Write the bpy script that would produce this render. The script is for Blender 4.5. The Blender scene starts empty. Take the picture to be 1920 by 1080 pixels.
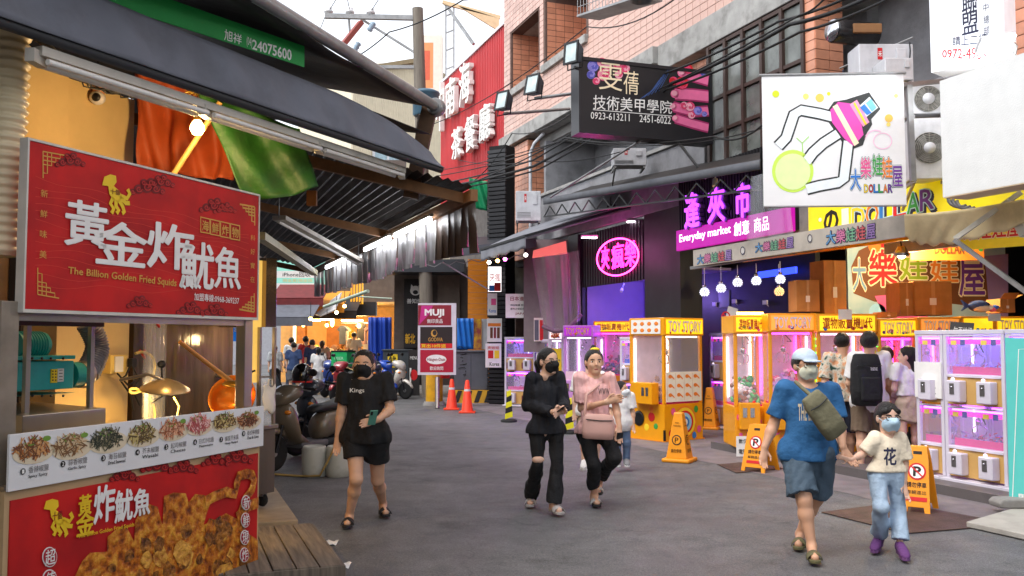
import bpy, math, random
import numpy as np
from mathutils import Vector, Matrix
random.seed(7)
sc = bpy.context.scene
COL = sc.collection
# --- camera, sky, sun, exposure
FPX = 1700.0                       # focal length in pixels of a 1920 wide frame
TH = math.atan(97.0 / FPX)         # slight upward tilt
CH = 1.7
cam_d = bpy.data.cameras.new('camera')
cam_d.sensor_width = 36.0
cam_d.lens = 36.0 * FPX / 1920.0
cam_d.clip_end = 2000.0
cam = bpy.data.objects.new('camera', cam_d)
COL.objects.link(cam)
cam.location = (0, 0, CH)
cam.rotation_euler = (math.pi / 2 + TH, 0, 0)
sc.camera = cam
SUN_EL, SUN_AZ = math.radians(58), math.radians(235)
world = bpy.data.worlds.new('World')
sc.world = world
world.use_nodes = True
wn = world.node_tree.nodes
wl = world.node_tree.links
wn.clear()
wo = wn.new('ShaderNodeOutputWorld')
wb = wn.new('ShaderNodeBackground')
wsky = wn.new('ShaderNodeTexSky')
wsky.sky_type = 'NISHITA'
wsky.sun_disc = False
wsky.sun_elevation = SUN_EL
wsky.sun_rotation = SUN_AZ
wsky.air_density = 1.0
wsky.dust_density = 1.5
wsky.ozone_density = 1.0
whs = wn.new('ShaderNodeHueSaturation')
whs.inputs['Saturation'].default_value = 0.22
wl.new(wsky.outputs[0], whs.inputs['Color'])
wl.new(whs.outputs[0], wb.inputs['Color'])
wb.inputs['Strength'].default_value = 0.15
wl.new(wb.outputs[0], wo.inputs['Surface'])
sun_d = bpy.data.lights.new('sun', 'SUN')
sun_d.energy = 0.6
sun_d.angle = math.radians(25)
sun_d.color = (1.0, 0.95, 0.88)
sun = bpy.data.objects.new('sun', sun_d)
COL.objects.link(sun)
sd = Vector((math.sin(SUN_AZ) * math.cos(SUN_EL), math.cos(SUN_AZ) * math.cos(SUN_EL), math.sin(SUN_EL)))
sun.rotation_euler = sd.to_track_quat('Z', 'Y').to_euler()
sc.view_settings.view_transform = 'Standard'
sc.view_settings.look = 'None'
sc.view_settings.exposure = 1.5
sc.view_settings.gamma = 1.0
sc.view_settings.use_curve_mapping = False
sc.cycles.use_denoising = True
sc.cycles.max_bounces = 8
sc.cycles.transparent_max_bounces = 24
sc.cycles.sample_clamp_indirect = 6.0
sc.cycles.caustics_reflective = False
sc.cycles.caustics_refractive = False
# --- where things stand
AL = math.radians(20.6)            # the street runs this far to the left of the view axis
SD = Vector((-math.sin(AL), math.cos(AL), 0))   # along the street, away
SN = Vector((math.cos(AL), math.sin(AL), 0))    # across the street, to the right
CAM = Vector((0, 0, CH))
UP = Vector((0, 0, 1))
def ray(px, py):
 u = (px - 960.0) / FPX
 v = (540.0 - py) / FPX
 return Vector((u, math.cos(TH) - v * math.sin(TH), math.sin(TH) + v * math.cos(TH)))
def V(px, py, Y):
 d = ray(px, py)
 return CAM + d * (Y / d.y)
def G(px, py, z=0.0):
 d = ray(px, py)
 return CAM + d * ((z - CH) / d.z)
def hit(px, py, p, n):
 d = ray(px, py)
 return CAM + d * ((p - CAM).dot(n) / d.dot(n))
def S(px, py, c):
 return hit(px, py, SN * c, SN)
def frame(a, b, up=None):
 """local X from a to b, Z up, -Y to the front"""
 x = (b - a)
 if up is None:
  x.z = 0
 x.normalize()
 z = up or UP
 y = z.cross(x).normalized()
 z = x.cross(y).normalized()
 m = Matrix((x, y, z)).transposed().to_4x4()
 m.translation = a
 return m
def rotz(a):
 return Matrix.Rotation(a, 4, 'Z')
def loc(x, y, z):
 return Matrix.Translation((x, y, z))
# --- mesh building
class MB:
 def __init__(s):
  s.v = []
  s.f = []
  s.sm = []
 def add(s, vs, fs, M=None, smooth=False):
  o = len(s.v)
  if M is not None:
   vs = [M @ Vector(p) for p in vs]
  s.v.extend([tuple(p) for p in vs])
  s.f.extend([tuple(i + o for i in f) for f in fs])
  s.sm.extend([smooth] * len(fs))
  return s
 def bx(s, x0, x1, y0, y1, z0, z1, M=None):
  return s.add([(x0, y0, z0), (x1, y0, z0), (x1, y1, z0), (x0, y1, z0), (x0, y0, z1), (x1, y0, z1), (x1, y1, z1), (x0, y1, z1)],
      [(0, 3, 2, 1), (4, 5, 6, 7), (0, 1, 5, 4), (1, 2, 6, 5), (2, 3, 7, 6), (3, 0, 4, 7)], M)
 def cb(s, c, sz, M=None):
  return s.bx(c[0] - sz[0] / 2, c[0] + sz[0] / 2, c[1] - sz[1] / 2, c[1] + sz[1] / 2, c[2] - sz[2] / 2, c[2] + sz[2] / 2, M)
 def hexa(s, p):
  """8 points: bottom 4 (ccw), top 4"""
  return s.add(p, [(0, 3, 2, 1), (4, 5, 6, 7), (0, 1, 5, 4), (1, 2, 6, 5), (2, 3, 7, 6), (3, 0, 4, 7)])
 def slab(s, quad, t):
  """a quad of 4 points given thickness t along its normal"""
  q = [Vector(p) for p in quad]
  n = (q[1] - q[0]).cross(q[3] - q[0]).normalized() * t
  return s.hexa(q + [p + n for p in q])
 def bar(s, a, b, w, h=None, up=UP):
  """rectangular bar from a to b"""
  a = Vector(a); b = Vector(b)
  h = h or w
  x = (b - a).normalized()
  if abs(x.dot(up)) > 0.99:
   up = Vector((1, 0, 0))
  y = up.cross(x).normalized()
  z = x.cross(y)
  p = []
  for e in (a, b):
   p += [e - y * w / 2 - z * h / 2, e + y * w / 2 - z * h / 2, e + y * w / 2 + z * h / 2, e - y * w / 2 + z * h / 2]
  return s.add(p, [(0, 3, 2, 1), (4, 5, 6, 7), (0, 1, 5, 4), (1, 2, 6, 5), (2, 3, 7, 6), (3, 0, 4, 7)])
 def tube(s, pts, r, n=8, cap=True, closed=False, smooth=True, M=None):
  pts = [Vector(p) for p in pts]
  k = len(pts)
  rs = r if isinstance(r, (list, tuple)) else [r] * k
  vs = []
  ref = None
  for i, p in enumerate(pts):
   if closed:
    t = pts[(i + 1) % k] - pts[(i - 1) % k]
   else:
    t = pts[min(i + 1, k - 1)] - pts[max(i - 1, 0)]
   if t.length < 1e-9:
    t = Vector((0, 0, 1))
   t.normalize()
   if ref is None:
    ref = Vector((0, 0, 1)) if abs(t.z) < 0.9 else Vector((1, 0, 0))
   ref = (ref - t * ref.dot(t))
   if ref.length < 1e-6:
    ref = t.orthogonal()
   ref.normalize()
   b = t.cross(ref)
   for j in range(n):
    a = 2 * math.pi * j / n
    vs.append(p + (ref * math.cos(a) + b * math.sin(a)) * rs[i])
  fs = []
  for i in range(k if closed else k - 1):
   i2 = (i + 1) % k
   for j in range(n):
    j2 = (j + 1) % n
    fs.append((i * n + j, i * n + j2, i2 * n + j2, i2 * n + j))
  s.add(vs, fs, M, smooth)
  if cap and not closed:
   s.add(vs[:n], [tuple(range(n - 1, -1, -1))], M)
   s.add(vs[-n:], [tuple(range(n))], M)
  return s
 def lathe(s, prof, n=16, M=None, smooth=True):
  vs = []
  for (r, z) in prof:
   for j in range(n):
    a = 2 * math.pi * j / n
    vs.append((r * math.cos(a), r * math.sin(a), z))
  fs = []
  for i in range(len(prof) - 1):
   for j in range(n):
    j2 = (j + 1) % n
    fs.append((i * n + j, i * n + j2, (i + 1) * n + j2, (i + 1) * n + j))
  s.add(vs, fs, M, smooth)
  if prof[0][0] > 1e-4:
   s.add(vs[:n], [tuple(range(n - 1, -1, -1))], M)
  if prof[-1][0] > 1e-4:
   s.add(vs[-n:], [tuple(range(n))], M)
  return s
 def ell(s, c, r, n=12, m=8, M=None):
  c = Vector(c)
  if not isinstance(r, (tuple, list)):
   r = (r, r, r)
  vs = []
  for i in range(m + 1):
   th = math.pi * i / m
   for j in range(n):
    a = 2 * math.pi * j / n
    vs.append((c.x + r[0] * math.sin(th) * math.cos(a), c.y + r[1] * math.sin(th) * math.sin(a), c.z + r[2] * math.cos(th)))
  fs = []
  for i in range(m):
   for j in range(n):
    j2 = (j + 1) % n
    fs.append((i * n + j, (i + 1) * n + j, (i + 1) * n + j2, i * n + j2))
  return s.add(vs, fs, M, True)
 def prism(s, poly, y0, y1, M=None):
  """outline in local x,z pushed from y0 to y1"""
  n = len(poly)
  vs = [(x, y0, z) for x, z in poly] + [(x, y1, z) for x, z in poly]
  fs = [tuple(range(n)), tuple(range(2 * n - 1, n - 1, -1))]
  fs += [(i, i + n, (i + 1) % n + n, (i + 1) % n) for i in range(n)]
  return s.add(vs, fs, M)
 def flat(s, poly, y, M=None):
  return s.add([(x, y, z) for x, z in poly], [tuple(range(len(poly)))], M)
 def grid(s, fn, nu, nv, M=None, smooth=True):
  vs = [fn(i / nu, j / nv) for i in range(nu + 1) for j in range(nv + 1)]
  fs = []
  for i in range(nu):
   for j in range(nv):
    a = i * (nv + 1) + j
    fs.append((a, a + nv + 1, a + nv + 2, a + 1))
  return s.add(vs, fs, M, smooth)
_meshcount = [0]
def mesh_of(mb, name, M=None, material=None):
 me = bpy.data.meshes.new(name)
 vs = mb.v
 if M is not None:
  vs = [tuple(M @ Vector(p)) for p in vs]
 me.from_pydata(vs, [], mb.f)
 if any(mb.sm):
  me.polygons.foreach_set('use_smooth', mb.sm)
 if material:
  me.materials.append(material)
 me.update()
 return me
def tag(o, label=None, cat=None, group=None, kind=None):
 if label: o['label'] = label
 if cat: o['category'] = cat
 if group: o['group'] = group
 if kind: o['kind'] = kind
 return o
def thing(name, label, cat, M=None, group=None):
 o = bpy.data.objects.new(name, None)
 o.empty_display_size = 0.1
 COL.objects.link(o)
 if M is not None:
  if isinstance(M, Matrix):
   o.matrix_world = M
  else:
   o.matrix_world = Matrix.Translation(M)
 return tag(o, label, cat, group)
def part(name, mb, mat, parent=None, world=False, bevel=0, label=None, kind=None, solid=0, sub=0):
 """one mesh object; world=True: the points are world points"""
 M = None
 if world and parent is not None:
  m = parent.matrix_basis.copy()
  if parent.parent is not None:
   m = parent.parent.matrix_basis @ m
  M = m.inverted()
 me = mesh_of(mb, name, M, mat)
 o = bpy.data.objects.new(name, me)
 COL.objects.link(o)
 if parent is not None:
  o.parent = parent
 if bevel:
  b = o.modifiers.new('bevel', 'BEVEL')
  b.width = bevel
  b.segments = 2
  b.limit_method = 'ANGLE'
 if solid:
  b = o.modifiers.new('solid', 'SOLIDIFY')
  b.thickness = solid
 if sub:
  b = o.modifiers.new('sub', 'SUBSURF')
  b.levels = sub
  b.render_levels = sub
 tag(o, label, kind=kind)
 return o
def single(name, mb, mat, label, cat, group=None, at=None, bevel=0, solid=0):
 """a thing that is one mesh, its origin at 'at'"""
 at = Vector(at) if at is not None else Vector(mb.v[0])
 me = mesh_of(mb, name, Matrix.Translation(-at), mat)
 o = bpy.data.objects.new(name, me)
 o.location = at
 COL.objects.link(o)
 if bevel:
  b = o.modifiers.new('bevel', 'BEVEL'); b.width = bevel; b.segments = 2; b.limit_method = 'ANGLE'
 if solid:
  b = o.modifiers.new('solid', 'SOLIDIFY'); b.thickness = solid
 return tag(o, label, cat, group)
def struct(name, mb, mat, kind='structure'):
 me = mesh_of(mb, name, None, mat)
 o = bpy.data.objects.new(name, me)
 COL.objects.link(o)
 o['kind'] = kind
 return o
def copy_tree(o, parent=None, M=None):
 c = o.copy()
 COL.objects.link(c)
 c.parent = parent
 if M is not None:
  c.matrix_basis = M
 for ch in [x for x in bpy.data.objects if x.parent == o]:
  copy_tree(ch, c)
 return c
# --- materials
_mats = {}
def lin(c):
 r = []
 for x in c[:3]:
  x = x / 255.0
  r.append(x / 12.92 if x <= 0.04045 else ((x + 0.055) / 1.055) ** 2.4)
 return tuple(r) + (1.0,)
def mt(name, rgb=(128, 128, 128), rough=0.6, metal=0.0, var=0.12, vs=6.0, bump=0.0, bs=60.0, emit=0.0, ecol=None,
  alpha=1.0, trans=0.0, dirt=0.0, dcol=(45, 38, 30), ds=2.0, coat=0.0, sss=0.0, stretch=None, island=0.0):
 if name in _mats:
  return _mats[name]
 m = bpy.data.materials.new(name)
 m.use_nodes = True
 nt = m.node_tree
 N, L = nt.nodes, nt.links
 b = N['Principled BSDF']
 base = lin(rgb)
 b.inputs['Base Color'].default_value = base
 b.inputs['Roughness'].default_value = rough
 b.inputs['Metallic'].default_value = metal
 b.inputs['Coat Weight'].default_value = coat
 if alpha < 1: b.inputs['Alpha'].default_value = alpha
 if trans: b.inputs['Transmission Weight'].default_value = trans
 if sss:
  b.inputs['Subsurface Weight'].default_value = sss
  b.inputs['Subsurface Radius'].default_value = (0.02, 0.008, 0.004)
 if emit:
  b.inputs['Emission Color'].default_value = lin(ecol or rgb)
  b.inputs['Emission Strength'].default_value = emit
 tc = None
 if var or bump or dirt:
  tc = N.new('ShaderNodeTexCoord')
  vec = tc.outputs['Object']
  if stretch:
   mp = N.new('ShaderNodeMapping')
   mp.inputs['Scale'].default_value = stretch
   L.new(vec, mp.inputs['Vector'])
   vec = mp.outputs[0]
 col = None
 if var:
  n = N.new('ShaderNodeTexNoise')
  n.inputs['Scale'].default_value = vs
  n.inputs['Detail'].default_value = 5
  L.new(vec, n.inputs['Vector'])
  r = N.new('ShaderNodeMapRange')
  r.inputs['From Min'].default_value = 0.3
  r.inputs['From Max'].default_value = 0.7
  r.inputs['To Min'].default_value = 1 - var
  r.inputs['To Max'].default_value = 1 + var
  L.new(n.outputs['Fac'], r.inputs['Value'])
  fac = r.outputs[0]
  if island:
   g = N.new('ShaderNodeNewGeometry')
   r2 = N.new('ShaderNodeMapRange')
   r2.inputs['To Min'].default_value = 1 - island
   r2.inputs['To Max'].default_value = 1 + island
   L.new(g.outputs['Random Per Island'], r2.inputs['Value'])
   mm = N.new('ShaderNodeMath'); mm.operation = 'MULTIPLY'
   L.new(fac, mm.inputs[0]); L.new(r2.outputs[0], mm.inputs[1])
   fac = mm.outputs[0]
  sc_ = N.new('ShaderNodeVectorMath')
  sc_.operation = 'SCALE'
  sc_.inputs[0].default_value = base[:3]
  L.new(fac, sc_.inputs['Scale'])
  col = sc_.outputs[0]
 if dirt:
  n2 = N.new('ShaderNodeTexNoise')
  n2.inputs['Scale'].default_value = ds
  n2.inputs['Detail'].default_value = 8
  n2.inputs['Roughness'].default_value = 0.65
  L.new(vec, n2.inputs['Vector'])
  r3 = N.new('ShaderNodeMapRange')
  r3.inputs['From Min'].default_value = 0.48
  r3.inputs['From Max'].default_value = 0.72
  r3.inputs['To Max'].default_value = dirt
  L.new(n2.outputs['Fac'], r3.inputs['Value'])
  mx = N.new('ShaderNodeMix')
  mx.data_type = 'RGBA'
  L.new(r3.outputs[0], mx.inputs['Factor'])
  if col is not None:
   L.new(col, mx.inputs[6])
  else:
   mx.inputs[6].default_value = base
  mx.inputs[7].default_value = lin(dcol)
  col = mx.outputs[2]
  ra = N.new('ShaderNodeMapRange')
  ra.inputs['To Min'].default_value = max(0.05, rough - 0.1)
  ra.inputs['To Max'].default_value = min(1, rough + 0.2)
  L.new(n2.outputs['Fac'], ra.inputs['Value'])
  L.new(ra.outputs[0], b.inputs['Roughness'])
 if col is not None:
  L.new(col, b.inputs['Base Color'])
 if bump:
  n3 = N.new('ShaderNodeTexNoise')
  n3.inputs['Scale'].default_value = bs
  n3.inputs['Detail'].default_value = 4
  L.new(vec, n3.inputs['Vector'])
  bp = N.new('ShaderNodeBump')
  bp.inputs['Strength'].default_value = bump
  bp.inputs['Distance'].default_value = 0.02
  L.new(n3.outputs['Fac'], bp.inputs['Height'])
  L.new(bp.outputs[0], b.inputs['Normal'])
 _mats[name] = m
 return m
def glow(name, rgb, strength):
 """something that gives off light"""
 return mt(name, rgb, 0.5, var=0, emit=strength, ecol=rgb)
def pr(name, rgb=(128, 128, 128), rough=0.62):
 """print on a sign"""
 return mt('print_' + name, rgb, rough, var=0.05, vs=9)
def mix_mat(name, c1, c2, scale, lo, hi, rough=0.6, kind='noise', bump=0.0, c3=None, stretch=None, metal=0.0):
 """procedural two or three colour pattern"""
 if name in _mats:
  return _mats[name]
 m = bpy.data.materials.new(name)
 m.use_nodes = True
 N, L = m.node_tree.nodes, m.node_tree.links
 b = N['Principled BSDF']
 b.inputs['Roughness'].default_value = rough
 b.inputs['Metallic'].default_value = metal
 tc = N.new('ShaderNodeTexCoord')
 vec = tc.outputs['Object']
 if stretch:
  mp = N.new('ShaderNodeMapping'); mp.inputs['Scale'].default_value = stretch
  L.new(vec, mp.inputs['Vector']); vec = mp.outputs[0]
 if kind == 'noise':
  n = N.new('ShaderNodeTexNoise'); n.inputs['Detail'].default_value = 6; out = n.outputs['Fac']
 elif kind == 'voronoi':
  n = N.new('ShaderNodeTexVoronoi'); out = n.outputs['Distance']
 else:
  n = N.new('ShaderNodeTexWave'); n.inputs['Distortion'].default_value = 3; out = n.outputs['Fac']
 n.inputs['Scale'].default_value = scale
 L.new(vec, n.inputs['Vector'])
 cr = N.new('ShaderNodeValToRGB')
 cr.color_ramp.elements[0].position = lo
 cr.color_ramp.elements[0].color = lin(c1)
 cr.color_ramp.elements[1].position = hi
 cr.color_ramp.elements[1].color = lin(c2)
 if c3:
  e = cr.color_ramp.elements.new((lo + hi) / 2); e.color = lin(c3)
 L.new(out, cr.inputs['Fac'])
 L.new(cr.outputs[0], b.inputs['Base Color'])
 if bump:
  bp = N.new('ShaderNodeBump'); bp.inputs['Strength'].default_value = bump; bp.inputs['Distance'].default_value = 0.02
  L.new(out, bp.inputs['Height']); L.new(bp.outputs[0], b.inputs['Normal'])
 _mats[name] = m
 return m
# a few shared ones
STEEL = mt('stainless_steel', (168, 160, 152), 0.32, 0.9, var=0.12, vs=4, bump=0.03, bs=8, stretch=(1, 1, 0.2))
GALV = mt('galvanised_steel', (150, 150, 150), 0.45, 0.7, var=0.2, vs=8, dirt=0.35)
DARKM = mt('dark_metal', (30, 30, 33), 0.45, 0.4, var=0.2, vs=8, dirt=0.2)
BLACKP = mt('black_plastic', (18, 18, 20), 0.45, var=0.15, vs=12)
CABLE = mt('cable_black', (16, 16, 17), 0.6, var=0)
WHITEP = mt('white_plastic', (225, 225, 225), 0.4, var=0.05, dirt=0.15, ds=3)
WHITEM = mt('white_paint_metal', (205, 206, 210), 0.4, 0.1, var=0.06, dirt=0.25, ds=4)
CONC = mt('concrete', (135, 132, 128), 0.85, var=0.15, vs=5, bump=0.3, bs=30, dirt=0.45, ds=1.5)
GLASS = mt('clear_glass', (255, 255, 255), 0.02, var=0, alpha=0.12)
RUBBER = mt('tyre_rubber', (22, 22, 23), 0.8, var=0.2, vs=20, bump=0.2, bs=90)
CARD = mt('cardboard', (178, 128, 72), 0.85, var=0.12, vs=6, bump=0.1, bs=40, dirt=0.15)
INK = pr('black', (20, 18, 18))
PWHITE = pr('white', (238, 236, 232))
# --- lettering
_txt = {}
def text_geo(s):
 if s in _txt:
  return _txt[s]
 c = bpy.data.curves.new('lettering', 'FONT')
 c.body = s
 c.resolution_u = 2
 o = bpy.data.objects.new('lettering', c)
 me = bpy.data.meshes.new_from_object(o)
 vs = [(v.co.x, v.co.y) for v in me.vertices]
 fs = [tuple(p.vertices) for p in me.polygons]
 bpy.data.meshes.remove(me)
 bpy.data.objects.remove(o)
 bpy.data.curves.remove(c)
 x0 = min(p[0] for p in vs); x1 = max(p[0] for p in vs)
 y0 = min(p[1] for p in vs); y1 = max(p[1] for p in vs)
 asp = (x1 - x0) / max(1e-6, (y1 - y0))
 vs = [((x - x0) / max(1e-6, x1 - x0), (y - y0) / max(1e-6, y1 - y0)) for x, y in vs]
 _txt[s] = (vs, fs, asp)
 return _txt[s]
def put_text(mb, s, x0, z0, x1, z1, y, bold=0.0, depth=0.0, quad=None, M=None):
 """lettering stretched to a box (or quad: BL BR TR TL) in local x,z at depth y, front to -y; bold: strokes widened by that share of the height"""
 vs, fs, asp = text_geo(s)
 if quad is None:
  quad = [(x0, z0), (x1, z0), (x1, z1), (x0, z1)]
 n = 0 if bold == 0 else (4 if bold <= .02 else 8)
 shifts = [(0, 0)] + [(bold * math.cos(6.2832 * k / n + .4) / max(.3, asp), bold * math.sin(6.2832 * k / n + .4)) for k in range(n)]
 for j, (du, dv) in enumerate(shifts):
  out = []
  yy = y + .00025 * j
  for u, v in vs:
   u, v = u + du, v + dv
   a = [(1 - u) * (1 - v), u * (1 - v), u * v, (1 - u) * v]
   out.append((sum(a[i] * quad[i][0] for i in range(4)), yy, sum(a[i] * quad[i][1] for i in range(4))))
  mb.add(out, fs, M)
  if depth:
   m_ = len(out)
   back = [(x, y_ + depth, z) for x, y_, z in out]
   cnt = {}
   for f in fs:
    for i in range(len(f)):
     e = (f[i], f[(i + 1) % len(f)])
     k = tuple(sorted(e))
     cnt[k] = None if k in cnt else e
   mb.add(out + back, [(e[1], e[0], e[0] + m_, e[1] + m_) for e in cnt.values() if e], M)
class Sign:
 """a board whose print is laid out on its own plane; q() turns a picture point into board metres"""
 def __init__(s, name, label, cat, a, b, h, thick=0.04, mat=None, group=None, up=None, edge=None, panel='panel', bevel=0.0):
  s.M = frame(Vector(a), Vector(b), up)
  s.Mi = s.M.inverted()
  s.w = (Vector(b) - Vector(a)).length
  s.h = h
  s.o = thing(name, label, cat, s.M, group)
  s.pn = s.M.to_3x3() @ Vector((0, 1, 0))
  s.layers = {}
  if mat:
   s.panel = part(panel, MB().bx(0, s.w, 0, thick, 0, h), mat, s.o, bevel=bevel)
 def q(s, px, py):
  p = s.Mi @ hit(px, py, s.M.translation, s.pn)
  return (p.x, p.z)
 def mb(s, mat, name='lettering'):
  k = (name, mat.name)
  if k not in s.layers:
   s.layers[k] = (MB(), mat, name)
  return s.layers[k][0]
 def txt(s, t, p0, p1, mat, bold=0.0, layer=1, depth=0.0, name='lettering'):
  """p0 top left, p1 bottom right in the picture; or p0 = four picture points TL TR BR BL"""
  if p1 is None:
   q = [s.q(*p) for p in p0]
   put_text(s.mb(mat, name), t, 0, 0, 1, 1, -0.003 * layer - depth, bold, depth, quad=[q[3], q[2], q[1], q[0]])
  else:
   x0, z1 = s.q(*p0)
   x1, z0 = s.q(*p1)
   put_text(s.mb(mat, name), t, x0, z0, x1, z1, -0.003 * layer - depth, bold, depth)
  return s
 def poly(s, pts, mat, layer=1, name='print'):
  s.mb(mat, name).flat([s.q(*p) for p in pts], -0.003 * layer)
  return s
 def rect(s, p0, p1, mat, layer=1, name='print'):
  x0, z1 = s.q(*p0)
  x1, z0 = s.q(*p1)
  s.mb(mat, name).flat([(x0, z0), (x1, z0), (x1, z1), (x0, z1)], -0.003 * layer)
  return s
 def disc(s, c, rx, ry, mat, layer=1, name='print', n=28, a0=0):
  pts = [(c[0] + rx * math.cos(2 * math.pi * i / n + a0), c[1] - ry * math.sin(2 * math.pi * i / n + a0)) for i in range(n)]
  return s.poly(pts, mat, layer, name)
 def line(s, pts, wpx, mat, layer=1, name='print', closed=False):
  """a stroke of wpx picture pixels along picture points"""
  q = [Vector(s.q(*p)) for p in pts]
  w = (Vector(s.q(pts[0][0] + wpx, pts[0][1])) - q[0]).length
  m = s.mb(mat, name)
  k = len(q)
  y = -0.003 * layer
  L_, R_ = [], []
  for i in range(k):
   t = q[(i + 1) % k if closed else min(i + 1, k - 1)] - q[(i - 1) % k if closed else max(i - 1, 0)]
   if t.length < 1e-9: t = Vector((1, 0))
   t.normalize()
   nn = Vector((-t.y, t.x)) * w / 2
   L_.append(q[i] + nn); R_.append(q[i] - nn)
  vs = [(p.x, y, p.y) for p in L_] + [(p.x, y, p.y) for p in R_]
  fs = [(i + k, (i + 1) % k + k, (i + 1) % k, i) for i in range(k if closed else k - 1)]
  m.add(vs, fs)
  return s
 def done(s):
  for (mb, mat, name) in s.layers.values():
   if mb.v:
    part(name, mb, mat, s.o)
  s.layers = {}
  return s.o
def arc(cx, cy, r, a0, a1, n=10, ry=None):
 ry = ry or r
 return [(cx + r * math.cos(math.radians(a0 + (a1 - a0) * i / n)), cy - ry * math.sin(math.radians(a0 + (a1 - a0) * i / n))) for i in range(n + 1)]
def wire(name, pts, r, label, mat=CABLE, sag=0.0, n=12, group=None, cat='cable'):
 """a hanging cable through world points"""
 out = []
 for i in range(len(pts) - 1):
  a, b = Vector(pts[i]), Vector(pts[i + 1])
  for k in range(n):
   t = k / n
   p = a.lerp(b, t)
   p.z -= sag * 4 * t * (1 - t)
   out.append(p)
 out.append(Vector(pts[-1]))
 return single(name, MB().tube(out, r, 5), mat, label, cat, group, at=pts[0])
def lamp(name, p, energy, col, size=0.05, parent=None):
 """the light of a lamp that the picture shows lit"""
 d = bpy.data.lights.new(name, 'POINT')
 d.energy = energy
 d.color = col
 d.shadow_soft_size = size
 o = bpy.data.objects.new(name, d)
 COL.objects.link(o)
 o.location = p
 return o
# === THE SETTING
def asphalt():
 m = bpy.data.materials.new('asphalt')
 m.use_nodes = True
 N, L = m.node_tree.nodes, m.node_tree.links
 b = N['Principled BSDF']
 tc = N.new('ShaderNodeTexCoord')
 def noise(s, d=5, r=0.6):
  n = N.new('ShaderNodeTexNoise'); n.inputs['Scale'].default_value = s; n.inputs['Detail'].default_value = d
  n.inputs['Roughness'].default_value = r
  L.new(tc.outputs['Object'], n.inputs['Vector']); return n.outputs['Fac']
 def ramp(src, p):
  c = N.new('ShaderNodeValToRGB')
  while len(c.color_ramp.elements) < len(p): c.color_ramp.elements.new(0.5)
  for e, (pos, v) in zip(c.color_ramp.elements, p):
   e.position = pos; e.color = v if len(v) == 4 else (*v, 1)
  L.new(src, c.inputs['Fac']); return c.outputs[0]
 def mul(a, c, f=1.0):
  x = N.new('ShaderNodeMix'); x.data_type = 'RGBA'; x.blend_type = 'MULTIPLY'; x.inputs['Factor'].default_value = f
  L.new(a, x.inputs[6]); L.new(c, x.inputs[7]); return x.outputs[2]
 big = ramp(noise(0.35, 6, 0.6), [(0.3, (.088, .089, .092)), (0.5, (.112, .113, .117)), (0.7, (.138, .139, .144))])
 grit = mul(ramp(noise(150, 2, 0.5), [(0.35, (.5, .5, .5)), (0.65, (1.5, 1.5, 1.5))]), ramp(noise(48, 3, 0.6), [(0.36, (.72, .72, .72)), (0.64, (1.28, 1.28, 1.28))]))
 med = ramp(noise(3.5, 8, 0.75), [(0.35, (.76, .76, .76)), (0.65, (1.2, 1.19, 1.17))])
 c = mul(mul(big, grit), med)
 # stains of oil with their own shape
 st = ramp(noise(1.1, 7, 0.72), [(0.56, (1, 1, 1)), (0.72, (.45, .43, .42))])
 c = mul(c, st, 0.8)
 # hairline cracks
 v = N.new('ShaderNodeTexVoronoi'); v.feature = 'DISTANCE_TO_EDGE'; v.inputs['Scale'].default_value = 0.33
 ad = N.new('ShaderNodeVectorMath'); ad.operation = 'ADD'
 nz = N.new('ShaderNodeTexNoise'); nz.inputs['Scale'].default_value = 1.6; nz.inputs['Detail'].default_value = 5
 L.new(tc.outputs['Object'], nz.inputs['Vector'])
 L.new(tc.outputs['Object'], ad.inputs[0]); L.new(nz.outputs['Color'], ad.inputs[1])
 L.new(ad.outputs[0], v.inputs['Vector'])
 cr = ramp(v.outputs['Distance'], [(0.0, (.3, .3, .3)), (0.008, (1, 1, 1))])
 c = mul(c, cr, 0.4)
 L.new(c, b.inputs['Base Color'])
 rr = N.new('ShaderNodeMapRange'); rr.inputs['To Min'].default_value = 0.3; rr.inputs['To Max'].default_value = 0.95
 L.new(noise(1.1, 7, 0.72), rr.inputs['Value']); L.new(rr.outputs[0], b.inputs['Roughness'])
 bp = N.new('ShaderNodeBump'); bp.inputs['Strength'].default_value = 0.5; bp.inputs['Distance'].default_value = 0.01
 L.new(noise(110, 3, 0.6), bp.inputs['Height']); L.new(bp.outputs[0], b.inputs['Normal'])
 return m
ASPH = asphalt()
PAVE = mt('pavement_concrete', (118, 110, 112), 0.6, var=0.2, vs=3, bump=0.3, bs=70, dirt=0.5, ds=1.2, dcol=(62, 55, 58))
struct('ground', MB().add([(-300, -60, -0.02), (300, -60, -0.02), (300, 500, -0.02), (-300, 500, -0.02)], [(0, 1, 2, 3)]), CONC)
mbr = MB()
mbr.grid(lambda u, v: (-40 + 70 * u, -8 + 98 * v, 0), 70, 98, smooth=False)
struct('road', mbr, ASPH)
def sxy(c, d, z=0.0):
 """street coordinates: c metres across to the right, d metres along"""
 p = SN * c + SD * d
 return Vector((p.x, p.y, z))
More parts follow.
